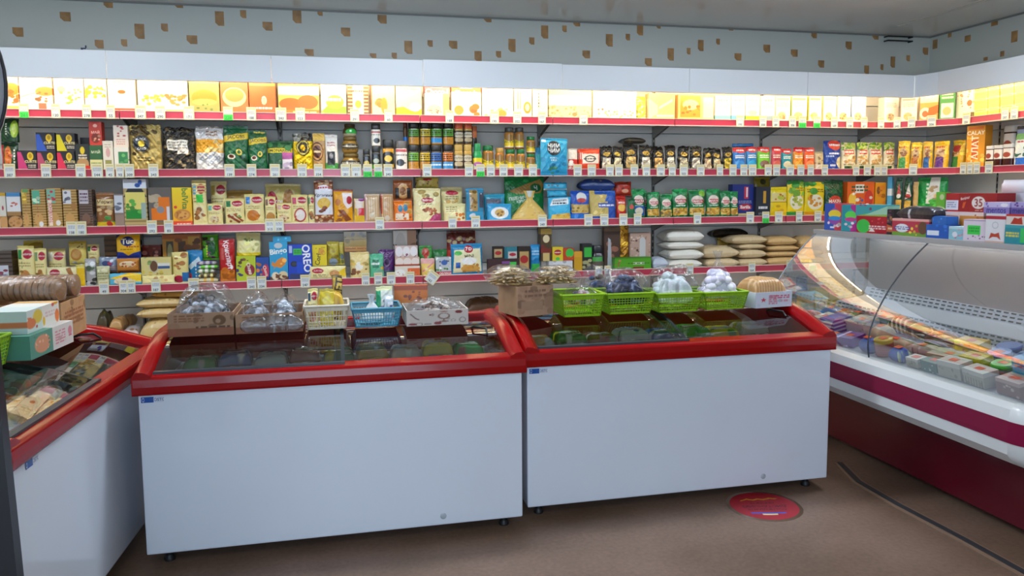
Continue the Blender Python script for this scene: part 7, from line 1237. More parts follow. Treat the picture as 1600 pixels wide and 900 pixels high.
bagged('mushroom_bag', 'clear bag of pale speckled goods, right one in the film-wrapped kraft box', (loc[0] + 0.057, loc[1] + 0.03, ZT + 0.01), w * 0.42, 0.20, h * 1.55, rz, ['6a6a70', '98a0a8', 'c8d0d8', '44444a'], 110, 0.016, 6)
f_ = sack('clear_film', 0.26, 0.07, 0.012, 'b fff', WRAP, None, crumple=2); f_.rotation_euler = (0, 0, 0); f_.location = (loc[0] + 0.01, loc[1] - 0.014, ZT + 0.005); tag(f_, 'crumpled clear film clinging to the front of the second kraft box', 'plastic film')
loc, w, rz = front('M', 476, 546, 522, O + 0.01); h = hgt('M', 510, 479, O)
BW = 'perforated plastic baskets on the freezers'
reg(basket('cream perforated plastic basket on the middle freezer', loc, w * 1.0, 0.20, h, rz, 'd8d0bc', 3, 15, BW), 'plastic_basket', 'cream perforated plastic basket on the middle freezer', 510, group=BW)
def inbasket(kind, name, xa, xb, yt, yb, spec, label, off, d, z, pl='M', rz2=0.0):
    loc, w, rz = front(pl, xa, xb, (yt + yb) / 2, off, z); h = max(on_place(pl, (xa + xb) / 2, yt, off)[0].z - z, 0.02); spec = expand(spec)
    o = {'q': lambda: bag(name, w, h, d, spec, 'q', seed=int(xa)), 's': lambda: sack(name, w, h, d, spec, seed=int(xa)), 'c': lambda: carton(name, w, h, d, spec, seed=int(xa)), 't': lambda: tied(name, w, h, d, spec)}[kind]()
    o.location = loc; o.rotation_euler = (0, 0, rz + math.radians(rz2)); reg(o, name, label, (xa + xb) / 2); return o
inbasket('q', 'noodle_pack', 481, 497, 452, 500, '$lyub 2a4a6a d88a7a', 'cream pack with red oval and blue stripe in the cream basket', O + 0.03, 0.03, ZT + 0.012)
inbasket('q', 'noodle_pack', 499, 522, 452, 500, 'b d8c03a;n 0 .2 1 .9 e8d868 8 .12', 'yellow snack pack standing in the cream basket', O + 0.03, 0.028, ZT + 0.012)
inbasket('s', 'noodle_pack', 494, 538, 456, 492, 'b d0a830;n 0 0 1 1 e8cc70 10 .1;n 0 0 1 1 a87a20 6 .08', 'crumpled golden snack pack lying on top of the cream basket', O + 0.066, 0.075, ZT + 0.06)
inbasket('q', 'sausage_pack', 519, 535, 430, 490, 'b 2a2418;r .1 .0 .95 .98 c8a84a;t KOTLETI .52 .5 .22 2a2418 82;n .1 .1 .9 .9 e0c870 4 .06', 'tall yellow and black pack standing upright in the cream basket', O + 0.15, 0.025, ZT + 0.012)
loc, w, rz = front('M', 553, 626, 521, O + 0.01); h = hgt('M', 590, 483, O)
reg(basket('teal blue perforated plastic basket on the middle freezer', loc, w * 1.06, 0.20, h, rz, '4a90a8', 4, 17, BW), 'plastic_basket', 'teal blue perforated plastic basket on the middle freezer', 590, group=BW)
inbasket('t', 'white_bag', 562, 600, 462, 505, 'b d8dcdc;n 0 0 1 1 c8cccc 10 .08;n 0 0 1 .5 e8e0c0 8 .08', 'tied white plastic bag in the teal basket', O + 0.05, 0.085, ZT + 0.02)
inbasket('q', 'herb_pack', 588, 614, 448, 505, 'b dfe4d8;r 0 .1 .3 .9 2a9a6a;e .65 .4 .2 .14 4a3a6a;n .3 .3 .9 .7 8a7a9a 5 .07;r 0 .88 1 1 d8d8a0', 'white and green herb pack standing in the teal basket', O + 0.14, 0.02, ZT + 0.012)
inbasket('q', 'herb_pack', 601, 615, 462, 505, 'b ccd4dc;n .1 .2 .9 .9 f0f2f4 6 .1;n .2 .3 .8 .7 5a4a8a 3 .06', 'silvery clear pack in the teal basket beside the herb pack', O + 0.10, 0.03, ZT + 0.012)
loc, w, rz = front('M', 636, 732, 523, O - 0.005); h = hgt('M', 680, 484, O)
B3 = open_box('printed_box', 'white open box printed with brown teapots and spoons', loc, w, 0.24, h, rz, 'b ccc2b8;n 0 0 1 1 c4b8ac 8 .15;e .84 .82 .06 .10 7a2a2a;d .05 .78 .07 .8 .16 .5 .2 .45 .21 .38 .17 .42 .14 .48 5a3a34;e .60 .58 .10 .20 8a6a5e;e .60 .60 .07 .14 ccc2b8;r .585 .3 .615 .45 8a6a5e;e .60 .26 .08 .05 8a6a5e;e .60 .86 .07 .04 a87a6a;e .5 .16 .06 .10 8a3a3a;e .1 .14 .07 .07 8a3a3a;o .2 .12 .06 .10 7a4a44;o .75 .3 .04 .08 6a5a54;o .9 .32 .055 .16 6a5a54;e .38 .68 .02 .04 7a2a2a;l .28 .08 .40 .2 8a7a70 2', flaps=False, side='cfc6bc', mtl=PAPERM)
reg(B3, 'printed_box', B3['label'], 680)
bagged('cookie_bag', 'clear bag of brown striped cookies in the teapot-printed box', (loc[0], loc[1] + 0.03, ZT + 0.006), w * 0.86, 0.17, h * 1.55, rz, ['7a5a4a', 'b09a88', '5a4038', 'c8b8a8'], 70, 0.012, 9, stretch=3.2, wrap_h=1.03)
inbasket('c', 'sweets_carton', 616, 668, 446, 500, 'b d8782a;r 0 .84 1 1 b0502a;n .2 .5 .9 .84 8a4a3a 8 .06;r 0 .2 1 .5 e09048', 'bright orange sweets carton behind the teapot-printed box', O + 0.25, 0.045, ZT + 0.005, rz2=-8)
# --- right freezer
O2 = 0.22
loc, w, rz = front('N', 822, 876, 497, O2); h = hgt('N', 848, 452, O2)
B4 = open_box('cardboard_box', 'tall kraft cardboard box at the left end of the right freezer', (loc[0] - 0.03, loc[1] + 0.02, ZT + 0.0135), w * 1.12, 0.20, h, rz + math.radians(14), KR + 'n 0 0 1 1 98765c 8 .2;l .2 .6 .8 .9 7a5a48 2;r .1 .2 .7 .5 9c7c62', side='b0906e')
reg(B4, 'cardboard_box', B4['label'], 848)
STR = ['b8985e', 'd0b484', '98783e', 'c4a878']
bagged('noodle_bag', 'clear bag of straw-like noodles spilling over the left of the tall kraft box', (loc[0] - 0.125, loc[1] + 0.02, ZT + h + 0.016), 0.20, 0.17, 0.09, rz + 0.06, STR, 170, 0.007, 12, stretch=7, wrap_h=1.0)
bagged('noodle_bag', 'clear bag of straw-like noodles on the right of the tall kraft box', (loc[0] + 0.085, loc[1] + 0.03, ZT + h + 0.016), 0.20, 0.16, 0.085, rz - 0.06, STR, 170, 0.007, 13, stretch=7, wrap_h=1.0)
LB = 'lime green perforated baskets on the right freezer'
for i, (xa, xb, yt, yb, o_, lab) in enumerate(((881, 942, 461, 494, 0.225, 'lime green perforated basket next to the tall kraft box'), (952, 1020, 459, 489, 0.245, 'lime green perforated basket full of dark blue bags'), (1030, 1094, 459, 490, 0.235, 'lime green perforated basket with white round goods, beside the dark blue one'), (1104, 1166, 457, 485, 0.25, 'lime green perforated basket with the tied white bag'))):
    loc, w, rz = front('N', xa, xb, yb, o_); h = hgt('N', (xa + xb) / 2, yt, o_)
    reg(basket(lab, loc, w * 1.085, 0.21, h, rz, '8cb818', 6, 16, LB), 'plastic_basket', lab, xa, group=LB)
    c = (loc[0], loc[1] + 0.022, ZT + h * 0.42)
    if i == 0:
        bagged('snack_bag', 'clear bag of colourful sweets in the basket by the tall kraft box', (c[0] + 0.016, c[1] - 0.005, c[2] + 0.006), w * 0.70, 0.14, h * 0.85, rz, ['8a7a9a', 'd8a88a', '5a6a8a', 'e0d8d8', 'b04a4a', 'c8b0a0'], 120, 0.016, 21)
    elif i == 1:
        bagged('plum_bag', 'clear bag of dark blue goods heaped in a lime basket', c, w * 1.0, 0.165, h * 1.6, rz, ['1e2a4a', '2a3a5e', '141c30', '44587a'], 120, 0.02, 22, stretch=1.6)
        bagged('plum_bag', 'small clear bag of bluish goods leaning left of the dark blue heap', (c[0] - 0.08, c[1] + 0.200, ZT + 0.0), 0.15, 0.075, 0.19, rz, ['3a4a6e', '8a8a9a', '5a4a3a', '2a3a5e'], 34, 0.015, 23, stretch=1.6)
    elif i == 2:
        bagged('marshmallow_bag', 'heaped clear bag of white round goods in a lime basket', c, w * 1.02, 0.165, h * 2.0, rz, ['e6eeea', 'd6e2dc', 'eef2f0'], 110, 0.027, 24, wrap_h=1.02)
    else:
        t = thing('marshmallow_bag', 'tall tied clear bag of white round goods in the last lime basket', None, (c[0], c[1], ZT + h * 0.55), rz); lumps('contents', w * 0.90, 0.145, h * 2.0, 120, 0.027, ['e8e4f0', 'dcd6ea', 'f0eef4'], t, SACKM, 31)
        tied('wrapper', w * 0.95, h * 2.75, 0.155, 'b fff', WRAP, t, neck=0.10, nh=0.2); reg(t, 'marshmallow_bag', t['label'], 1130)
loc, w, rz = front('N', 1178, 1246, 484, 0.26); h = hgt('N', 1210, 456, 0.26)
B5 = open_box('printed_box', 'low white open box with red star print at the right end of the freezer', (loc[0] - 0.012, loc[1], ZT), w * 0.9, 0.20, h, rz + math.radians(7), 'b ccd2de;n 0 0 1 1 c4cad8 6 .2;d .22 .66 .245 .56 .30 .56 .255 .48 .27 .36 .22 .44 .17 .36 .185 .48 .14 .56 .195 .56 c03a50;l .36 .2 .6 .8 c06a80 5;l 0.50 0.54 0.94 0.78 c04a68 2;l .7 .3 .92 .5 c88a9a 1', side='d4d8e2', mtl=PAPERM)
reg(B5, 'printed_box', B5['label'], 1210)
o = sack('wafer_pack', w * 0.80, hgt('N', 1200, 433, 0.29) * 0.93, 0.16, 'b c8a070;v 0 0 1 1 a87a4a 12;n 0 0 1 1 d8b890 8 .08', pw=5, crumple=0.6); o.location = Matrix.LocRotScale(B5.location, B5.rotation_euler, None) @ Vector((0.0, 0.02, 0.006)); o.rotation_euler = B5.rotation_euler
reg(o, 'wafer_pack', 'tan biscuit pack lying in the low white box with red star', 1200)
# --- left freezer
(lx, ly), (ldx, ldy) = PLACES['L']; LA = math.atan2(ldy, ldx)
def onL(a, off, z=ZT): return (lx + ldx * a - ldy * off, ly + ldy * a + ldx * off, z)
B6 = open_box('cardboard_box', 'large kraft box at the far end of the left freezer', onL(1.21, 0.26), 0.28, 0.28, 0.15, LA + math.radians(3), 'b c0966a;n 0 0 1 1 b08458 10 .2;s .1 .35 .9 .7 a06a4a 3;l .15 .3 .9 .75 98603e 4', side='b48c62')
reg(B6, 'cardboard_box', B6['label'], 100)
ROLL = 'b b08a68;v 0 0 1 1 7a5a44 14;n 0 0 1 1 d8d0cc 12 .05'
for k, (a, off, z, rr, lab) in enumerate(((1.13, 0.43, 0.156, -0.2, 'long roll of round biscuits in film on the large kraft box, nearer'), (1.26, 0.43, 0.156, -0.12, 'long roll of round biscuits in film on the large kraft box, farther'))):
    t = thing('biscuit_roll', lab, None, onL(a, off, ZT + z), rr); n, m_ = 15, 24; Lr, R_ = 0.34, 0.043
    mb_ = MB()
    for i in range(n):
        x0 = -Lr / 2 + Lr * i / n; mb_.prism([(R_ * (1 + 0.04 * math.sin(i * 2)) * math.cos(q), R_ + R_ * math.sin(q)) for q in np.linspace(0, 2 * math.pi, m_, endpoint=False)], x0 + 0.001, x0 + Lr / n - 0.002, 'x', True)
    mb_.build('biscuits', mat('biscuit_brown', 'a87c52', rough=0.7, noise=0.15, nscale=40), t)
    MB().tube([(-Lr / 2 - 0.05, 0, R_ * 0.9), (-Lr / 2 - 0.02, 0, R_), (-Lr / 2, 0, R_), (Lr / 2, 0, R_), (Lr / 2 + 0.01, 0, R_)], [0.03, 0.036, R_ + 0.004, R_ + 0.004, 0.02], 20).build('wrapper', WRAP, t)
    reg(t, 'biscuit_roll', lab, 60 + k * 20)
FX = 'b e4e2d8;r 0 0 .45 1 cfdcd8;e .32 .62 .14 .3 d8c048;e .12 .4 .14 .22 d87a4a;d .02 .7 .14 .66 .06 .4 d87a4a;e .28 .2 .03 .07 c04a3a;e .5 .3 .04 .2 e0b82a;e .92 .35 .07 .3 e07a3a;e .8 .9 .04 .09 d85a4a;e .9 .95 .07 .09 e0a838;l .55 .4 .85 .7 d8b8b8 2'
c1 = carton('sweets_carton', 0.34, 0.085, 0.14, 'b dedcd6;n 0 0 1 1 d4d0c8 4 .2;r 0 0 .5 1 5a9a88;e .27 .5 .17 .36 d89a78;n .12 .2 .42 .8 e8c0a0 10 .08;n .06 .1 .46 .9 3a8a78 6 .06;l .56 .2 .8 .8 d88a98 5;e .92 .6 .05 .2 d88a98;r .88 .35 .96 .42 c86a7a', CARTON); c1.location = onL(0.89, 0.215); c1.rotation_euler = (0, 0, LA - 0.03); reg(c1, 'sweets_carton', 'white carton with round teal and peach picture on the left freezer', 70)
c2 = carton('sweets_carton', 0.28, 0.08, 0.14, FX, CARTON); c2.location = onL(0.90, 0.245, ZT + 0.0855); c2.rotation_euler = (0, 0, LA + 0.02); reg(c2, 'sweets_carton', 'white carton with orange and yellow spots stacked on the teal-printed one', 40)
loc = onL(0.57, 0.27); lab = 'lime green perforated basket on the left freezer, cut by the left border'
reg(basket(lab, loc, 0.26, 0.2, 0.10, LA, '8cb818', 6, 14, BW), 'plastic_basket', lab, 10, group=BW)
# ================================================================ on top of the display case
ZC2 = 1.1685
def ctop(kind, name, xa, xb, yt, yb, spec, label, off=0.02, d=0.08, rz=0.0, z=ZC2):
    loc, w, r0 = front('C', xa, xb, yb if z == ZC2 else (yt + yb) / 2, off, z); h = max(on_place('C', (xa + xb) / 2, yt, off)[0].z - z, 0.012); spec = expand(spec)
    lid = '222'
    if spec.startswith('L '): hd, spec = spec.split(';', 1); lid = hd.split()[1]
    o = {'c': lambda: carton(name, w, h, d, spec, cell=0.0022, seed=int(xa)), 'q': lambda: bag(name, w, h, d, spec, 'q', seed=int(xa), cell=0.0022), 's': lambda: sack(name, w, h, d, spec, seed=int(xa)), 'i': lambda: jar(name, w, h, spec, 'tub', lid, sq=4)}[kind]()
    o.location = loc; o.rotation_euler = (0, 0, r0 + math.radians(rz)); reg(o, name, label, (xa + xb) / 2, 'C7'); return h
ctop('c', 'gum_box', 1291, 1316, 318, 359, 'b 2a50a8;r .5 0 1 1 c03a48;d .2 .3 .3 .75 .5 .85 .75 .7 .8 .35 .5 .2 8a4aa0;e .5 .6 .3 .16 e0c838;e .5 .45 .3 .08 2a88c8;n .2 .15 .9 .35 d8c8d0 4 .07;r .3 .08 .5 .14 dce0ea', 'blue and red gum box at the far end of the case top', 0.03, 0.07, 12)
ctop('c', 'gum_box', 1317, 1340, 320, 361, 'b 1f8a98;r .5 0 1 1 b02a88;d .2 .3 .3 .75 .5 .85 .75 .7 .8 .35 .5 .2 2a9aa8;e .5 .6 .3 .16 5ad050;e .5 .45 .3 .08 c03a8a;n .2 .15 .9 .35 d8c8d8 4 .07', 'teal and magenta gum box beside the blue and red one', 0.03, 0.07, 12)
h = ctop('c', 'candy_display', 1341, 1384, 338, 363, 'b a81428;e .22 .4 .22 .4 38b84a;l 0.40 0.22 0.94 0.48 e8c8c8 2;n .5 .5 .95 .9 d04a58 6 .08;d .4 .1 .5 .35 .6 .1 e0d8d0', 'crimson sweets display box with round green sticker', 0.02, 0.09, 6)
ctop('c', 'candy_box', 1340, 1384, 320, 338, 'b 3a9aa0;d 0 0 1 0 1 .3 .5 .3 8ab850;d .3 .1 1 .9 1 .2 98c8b0;n 0 .5 .6 1 8a4a6a 4 .15', 'slanted teal and green box lying on the crimson display box', 0.025, 0.08, 6, ZC2 + h + 0.0005)
ctop('c', 'candy_box', 1386, 1395, 327, 364, 'b 241c24;n 0 .4 1 1 5a3a4a 8 .1;d .0 .1 1 .1 1 .3 .0 .4 b85a34;n 0 .5 .8 .9 a87a4a 4 .06;l 0.20 0.17 0.80 0.31 e8c8a0 1', 'small dark sweets box with orange band', 0.03, 0.06, 10)
h = ctop('c', 'chocolate_display', 1396, 1448, 342, 368, 'b b8384a;r 0 0 1 .22 6a9a3a;e .28 .45 .18 .24 dce0e8;l 0.06 0.35 0.58 0.55 3a4a9a 2;e .84 .5 .12 .36 6a4a34;n .4 .1 .7 .6 e0c040 5 .1;r .0 .86 1 1 e0a8a0', 'pinkish red chocolate display box with green foot', 0.012, 0.10, 5)
ctop('s', 'chocolate_bag', 1400, 1460, 322, 345, 'b 26242a;n 0 0 1 1 d8d8dc 8 .08;n 0 0 1 1 120f14 10 .08;n 0 .7 1 1 d8d8a8 6 .06', 'black and silver wrapped chocolates heaped on the pinkish red display box', 0.02, 0.10, 0, ZC2 + h * 0.98)
h = ctop('c', 'gum_box', 1449, 1481, 351, 369, 'b 1f58b0;r .05 .2 .55 .55 d8e0ec;n .0 .5 1 1 2a70c8 4 .2', 'low dark blue gum box beside the chocolate display', 0.012, 0.07, 8)
ctop('c', 'gum_box', 1455, 1480, 338, 351, 'b 2a68b8;n 0 0 1 1 4a88d0 4 .2', 'lighter blue gum box stacked on the low dark blue one', 0.02, 0.06, -6, ZC2 + h + 0.0005)
h1 = ctop('c', 'gum_box', 1482, 1506, 354, 372, 'b 8ac0d0;n .1 .1 .9 .9 c88a9a 8 .1;r 0 .8 1 1 b8d8e0;e .4 .4 .16 .2 e0e0ea', 'small pale blue gum box with pink marks', 0.012, 0.07)
h2 = ctop('c', 'wafer_box', 1464, 1536, 331, 355, 'b c8823a;r 0 .86 1 1 e0c8c0;r .46 0 .5 1 e0c0b0;e .22 .45 .2 .24 d0a050;l 0.06 0.18 0.54 0.42 f0e0b0 2;l 0.45 0.28 0.94 0.52 e8d890 2;n .1 .5 .9 .9 a85a24 8 .06', 'orange-brown wafer box under the red price box', 0.09, 0.10, 0)
ctop('c', 'candy_box', 1478, 1557, 302, 331, 'b 9a1c20;r .0 0 .27 1 b02428;r -.02 .1 .26 .62 dcdce4;l .03 .2 .22 .55 9a9ab0 3;e .66 .50 .13 .32 e8dcd4;t 35 .66 .5 .42 9a1c20;t Bonjour .40 .72 .18 f0d8d0 10;d .34 .2 .36 .5 .42 .55 .38 .2 d85a2a;l .6 .06 .8 .14 d8a8a0 1', 'long dark red sweets box with large white price circle', 0.10, 0.10, 0, ZC2 + h2 + 0.0005)
ctop('c', 'gum_box', 1462, 1476, 300, 322, 'b 6ab83a;r 0 0 1 .35 c8642a;n 0 .4 1 1 d8e8b0 5 .12', 'small lime green box standing behind the red price box', 0.20, 0.03)
h3 = ctop('c', 'chewing_gum_box', 1507, 1539, 343, 374, 'b d8ccd8;r 0 .92 1 1 b0a0b4;r .18 .3 .72 .72 38c84c;n .05 .08 .95 .28 8a5a8a 8 .05;l .24 .4 .66 .66 1f9a34 2', 'pale lilac gum box with square green sticker', 0.012, 0.07, 9)
h4 = ctop('c', 'biscuit_box', 1540, 1568, 334, 375, 'b dcdce0;r 0 .80 1 .92 b0283a;d .2 .12 .3 .34 .5 .3 .7 .36 .8 .1 .6 .2 .4 .2 b8442a;o .5 .6 .16 .12 b8b8c4;s 0 0 1 .08 d88a4a 2', 'white carton with red camel-like emblem and red band', 0.012, 0.07, 5)
h5 = ctop('c', 'gum_box', 1569, 1604, 352, 378, 'b 1f8a9a;r .7 .1 1 .9 38c060;l 0.06 0.36 0.64 0.64 e0d038 2;r 0 .85 1 1 3a9aaa', 'teal box with yellow lettering and green sticker at the right border', 0.012, 0.08, 0)
h6 = ctop('c', 'biscuit_box', 1568, 1606, 335, 352, 'b e0d4cc;d .3 .1 .45 .7 .6 .6 .75 .75 .8 .1 b83424;r .1 .8 .9 1 c8342c;r .0 0 1 .06 d8c8b0', 'white and red box stacked on the teal lettered one', 0.02, 0.08, 0, ZC2 + h5 + 0.0005)
ctop('c', 'candy_roll_box', 1537, 1577, 316, 335, 'b 8a78b8;r 0 .55 1 1 c0b8dc;t mentos .5 .28 .42 202a78;n .1 .6 .9 .95 7a5aa8 5 .1;e .8 .75 .14 .16 e8e4f0', 'lilac candy box with dark blue lettering, left of a pair', 0.03, 0.09, 0, ZC2 + h4 + 0.0006)
ctop('c', 'candy_roll_box', 1580, 1612, 316, 335, 'b 6a58a0;r 0 .55 1 1 a89cd0;t mentos .55 .28 .42 202a78;n .1 .6 .9 .95 5a3a90 5 .1', 'lilac candy box with dark blue lettering, right of a pair', 0.03, 0.09, 0, ZC2 + h5 + h6 + 0.001)
ctop('i', 'plastic_tub', 1558, 1606, 281, 318, 'L d8d4d8;b d4d0d8;r .08 .3 .34 .8 8a4a98;o .2 .55 .07 .14 d8c8e0', 'white plastic tub with purple label behind the lilac candy boxes', 0.215, 0.1)
# ================================================================ inside the display case
DTH = math.atan2(0.092, 0.397)
def deckz(x): return 0.598 + (x - 2.458) * (0.092 / 0.397)
DECK = []
def onto_deck(o, x, y, rz, zz):
    o.matrix_world = Matrix.Translation((x, y, deckz(x) + 0.003 + zz)) @ Matrix.Rotation(-DTH, 4, 'Y') @ Matrix.Rotation(-math.pi / 2 + math.radians(rz), 4, 'Z')
def incase(kind, name, px, py, w, d, h, spec, label, rz=0, lid='3a78c8', zz=0.0, stick=True, at=None):
    w, h, d = (w * 1.05, h * 1.35, d * 1.05) if kind == 'j' else (w * 1.14, h * 1.6, d * 1.2)
    if at is None:
        z = 0.62
        for _ in range(5): p = onZ(px, py, z); z = deckz(min(max(p.x, 2.47), 2.84)) + zz + h * 0.6
        x, y = p.x, p.y
    else: x, y = at
    x = min(max(x, 2.485 + d / 2), 2.845 - d / 2); y = min(max(y, CY0 + 0.07 + w / 2), CY1 - 0.04 - w / 2); spec = expand(spec)
    if zz > 0: x, y = DECK[-1][:2]
    if zz == 0.0:
        for _ in range(8):
            hit = [q for q in DECK if abs(q[0] - x) < (q[2] + d) / 2 + 0.009 and abs(q[1] - y) < (q[3] + w) / 2 + 0.009]
            if not hit: break
            q = hit[0]
            if at is not None: return None
            gx, gy = (q[2] + d) / 2 - abs(q[0] - x), (q[3] + w) / 2 - abs(q[1] - y)
            if gy <= gx: y += (gy + 0.011) * (1 if y >= q[1] else -1)
            else: x += (gx + 0.011) * (1 if x >= q[0] else -1)
        else: return None
        if not (2.475 + d / 2 <= x <= 2.852 - d / 2 and CY0 + 0.05 + w / 2 <= y <= CY1 - 0.02 - w / 2): return None
        DECK.append((x, y, d, w))
    o = {'c': lambda: carton(name, w, h, d, spec, seed=int(px)), 's': lambda: sack(name, w, h, d, spec, seed=int(px), cell=0.003), 'j': lambda: jar(name, w, h, spec, 'tub', lid), 'r': lambda: jar(name, w, h, spec, 'can', '-')}[kind]()
    c_ = math.radians(rz); onto_deck(o, x - d / 2 * math.cos(DTH), y, rz, zz)
    if stick:
        s = MB().box(-0.018, 0.018, d / 2 - 0.014, d / 2 + 0.014, h * 1.0, h * 1.0 + 0.0012).build('price_sticker', mat('orange_sticker', 'e8622a', rough=0.5), o)
    reg(o, name, label, px, 'K8'); return o
CH = 'b b8b49c;r 0 .7 1 1 d8d4c4;n .1 .1 .9 .7 9a9478 6 .1'
for a in [
 ('c', 'milk_chocolate_box', 1310, 512, 0.10, 0.10, 0.05, 'b 6a4aa0;s 0 0 1 1 d8d0e8 4', 'purple and white striped box at the far end of the display case', 0, '', 0.0, False),
 ('c', 'milk_chocolate_box', 1318, 535, 0.09, 0.08, 0.03, 'b 5a2a90;n 0 0 1 1 c8b8e0 5 .15', 'low purple box in the display case below the striped one', 10),
 ('c', 'cheese_box', 1345, 517, 0.11, 0.09, 0.045, 'b b0b4b8;n 0 .2 1 1 8a9098 6 .12', 'grey-white cheese box with orange sticker at the far end of the display case', 5),
 ('c', 'cheese_box', 1372, 520, 0.10, 0.08, 0.04, 'b 8a8c90;e .6 .4 .08 .1 4a4a50', 'plain grey cheese box next to the grey-white one', 5),
 ('r', 'cheese_ball', 1338, 546, 0.075, 0.075, 0.05, 'b 9a4a44;s 0 0 1 1 b8685c 9;r 0 .75 1 1 e0c050', 'round cheese in red net behind the glass joint'),
 ('s', 'cheese_bag', 1364, 540, 0.07, 0.05, 0.045, 'b 1f5ab8;n 0 0 1 1 d8e0ec 5 .12', 'blue and white cheese bag beside the red-netted cheese'),
 ('s', 'cheese_bag', 1366, 557, 0.075, 0.05, 0.04, 'b 1a58b8;n 0 0 1 1 c8d8a0 5 .1', 'blue cheese bag in front of the other blue one'),
 ('s', 'sausage_pack', 1398, 515, 0.12, 0.06, 0.05, 'b 2a2220;v 0 0 1 1 c8c4c4 5', 'black and white striped sausage pack in the display case', 6),
 ('s', 'sausage_pack', 1430, 528, 0.12, 0.06, 0.045, 'b 3a2420;n 0 0 1 1 d0c0b8 7 .1;n 0 0 1 1 8a2a24 5 .08', 'dark red sausage pack with pale marks, second behind the glass', 6),
 ('s', 'smoked_meat_pack', 1465, 540, 0.13, 0.07, 0.04, 'b 6a3a34;n 0 0 1 1 b8a0a8 7 .1', 'reddish smoked meat pack in the display case', 15),
 ('s', 'cheese_pack', 1400, 543, 0.14, 0.06, 0.03, 'b b8a888;n 0 0 1 1 d8ccb0 7 .1', 'beige cheese pack lying behind the blue bags', 10),
 ('s', 'cheese_pack', 1440, 552, 0.14, 0.06, 0.03, 'b b8a494;n 0 0 1 1 8a6a6a 7 .08;n 0 0 1 1 dcd0c0 5 .1', 'pinkish beige cheese pack, second from the blue bags', 10),
 ('c', 'cheese_box', 1392, 578, 0.08, 0.06, 0.03, 'b 3a6a4a;n 0 0 1 1 c8d0c8 6 .12', 'low green and white cheese box at the front of the display case', 0),
 ('c', 'cheese_box', 1420, 580, 0.10, 0.06, 0.045, CH, 'grey cheese block at the front of the display case', 4),
 ('c', 'cheese_box', 1448, 590, 0.10, 0.06, 0.04, CH + ';v 0 0 1 .5 8a8468 8', 'ribbed grey cheese block, next to the plain grey one', -4),
 ('c', 'cheese_box', 1455, 567, 0.15, 0.07, 0.03, 'b b0a888;n 0 0 1 1 d0c8b0 8 .1', 'wide flat beige cheese box behind the ribbed one', 6),
 ('s', 'cheese_pack', 1490, 556, 0.12, 0.06, 0.03, 'b c0bca8;e .5 .5 .1 .12 3a6a5a;n 0 0 1 1 dcd8c8 6 .1', 'pale cheese pack with dark green mark', 6),
 ('c', 'butter_pack', 1494, 572, 0.09, 0.06, 0.045, 'b d8b818;s 0 0 1 1 e8d040 3', 'stack of yellow wrapped butter in the display case', 6),
 ('c', 'butter_pack', 1522, 556, 0.11, 0.06, 0.035, 'b e0b828;n 0 0 1 1 d8622a 5 .12;n 0 0 1 1 f0e8d0 4 .1', 'yellow and orange butter pack behind the blue tub', 6),
 ('s', 'smoked_meat_pack', 1530, 545, 0.14, 0.05, 0.03, 'b d8a060;n 0 0 1 1 e8e0d8 6 .1;n 0 0 1 1 c8483a 6 .08', 'long orange and white smoked fish pack', 12),
 ('j', 'margarine_tub', 1533, 578, 0.085, 0.085, 0.05, 'b a8b0c0;r 0 .1 1 .7 8a98b8;n 0 .1 1 .7 c8a8b8 6 .1', 'round margarine tub with blue lid in the display case', 0, '3a78c8'),
 ('j', 'margarine_tub', 1506, 594, 0.085, 0.085, 0.05, 'b 5a9a48;r 0 .2 1 .9 a8a8a0;n 0 .2 1 .9 6a4a34 6 .1', 'round margarine tub with green lid at the front of the display case', 0, '3ab838'),
 ('c', 'cocoa_box', 1477, 594, 0.07, 0.05, 0.035, 'b 6a3a2c;r 0 .7 1 1 b8a0a8', 'small brown box left of the green-lidded tub', 0),
 ('c', 'cream_cheese_box', 1542, 610, 0.10, 0.06, 0.04, 'b 8a6048;n .2 .1 .9 .8 c8b8a8 6 .1;r 0 .75 1 1 c8a898', 'brown cream cheese box at the front of the display case', -3),
 ('c', 'cream_cheese_box', 1578, 616, 0.11, 0.07, 0.035, 'b 2a88c8;l 0.10 0.26 0.70 0.74 e8f0f8 2;n .6 .1 1 .9 c8d8d0 4 .12', 'bright blue cream cheese box, lower of two at the front of the case', 0, '', 0.0, False),
 ('c', 'cream_cheese_box', 1578, 598, 0.11, 0.07, 0.035, 'b 48a0d8;l 0.10 0.36 0.70 0.84 d84a3a 2;n .6 .1 1 .9 d8e0d0 4 .12', 'pale blue cream cheese box, upper of two at the front of the case', 0, '', 0.0585),
 ('j', 'margarine_tub', 1548, 545, 0.085, 0.085, 0.04, 'b 2a68c0', 'low blue-lidded tub at the back of the display case', 0, '2a70c8', 0.0, False),
 ('j', 'margarine_tub', 1584, 556, 0.09, 0.09, 0.04, 'b 2a58a8', 'blue-lidded tub at the back near the right border', 0, '2a68c0', 0.0, False),
 ('s', 'smoked_meat_pack', 1575, 577, 0.12, 0.06, 0.035, 'b 3a70b0;n 0 0 1 1 c8ccd8 5 .1', 'blue and white pack between the blue tubs', 0),
]: incase(*a)
rk = np.random.RandomState(9)
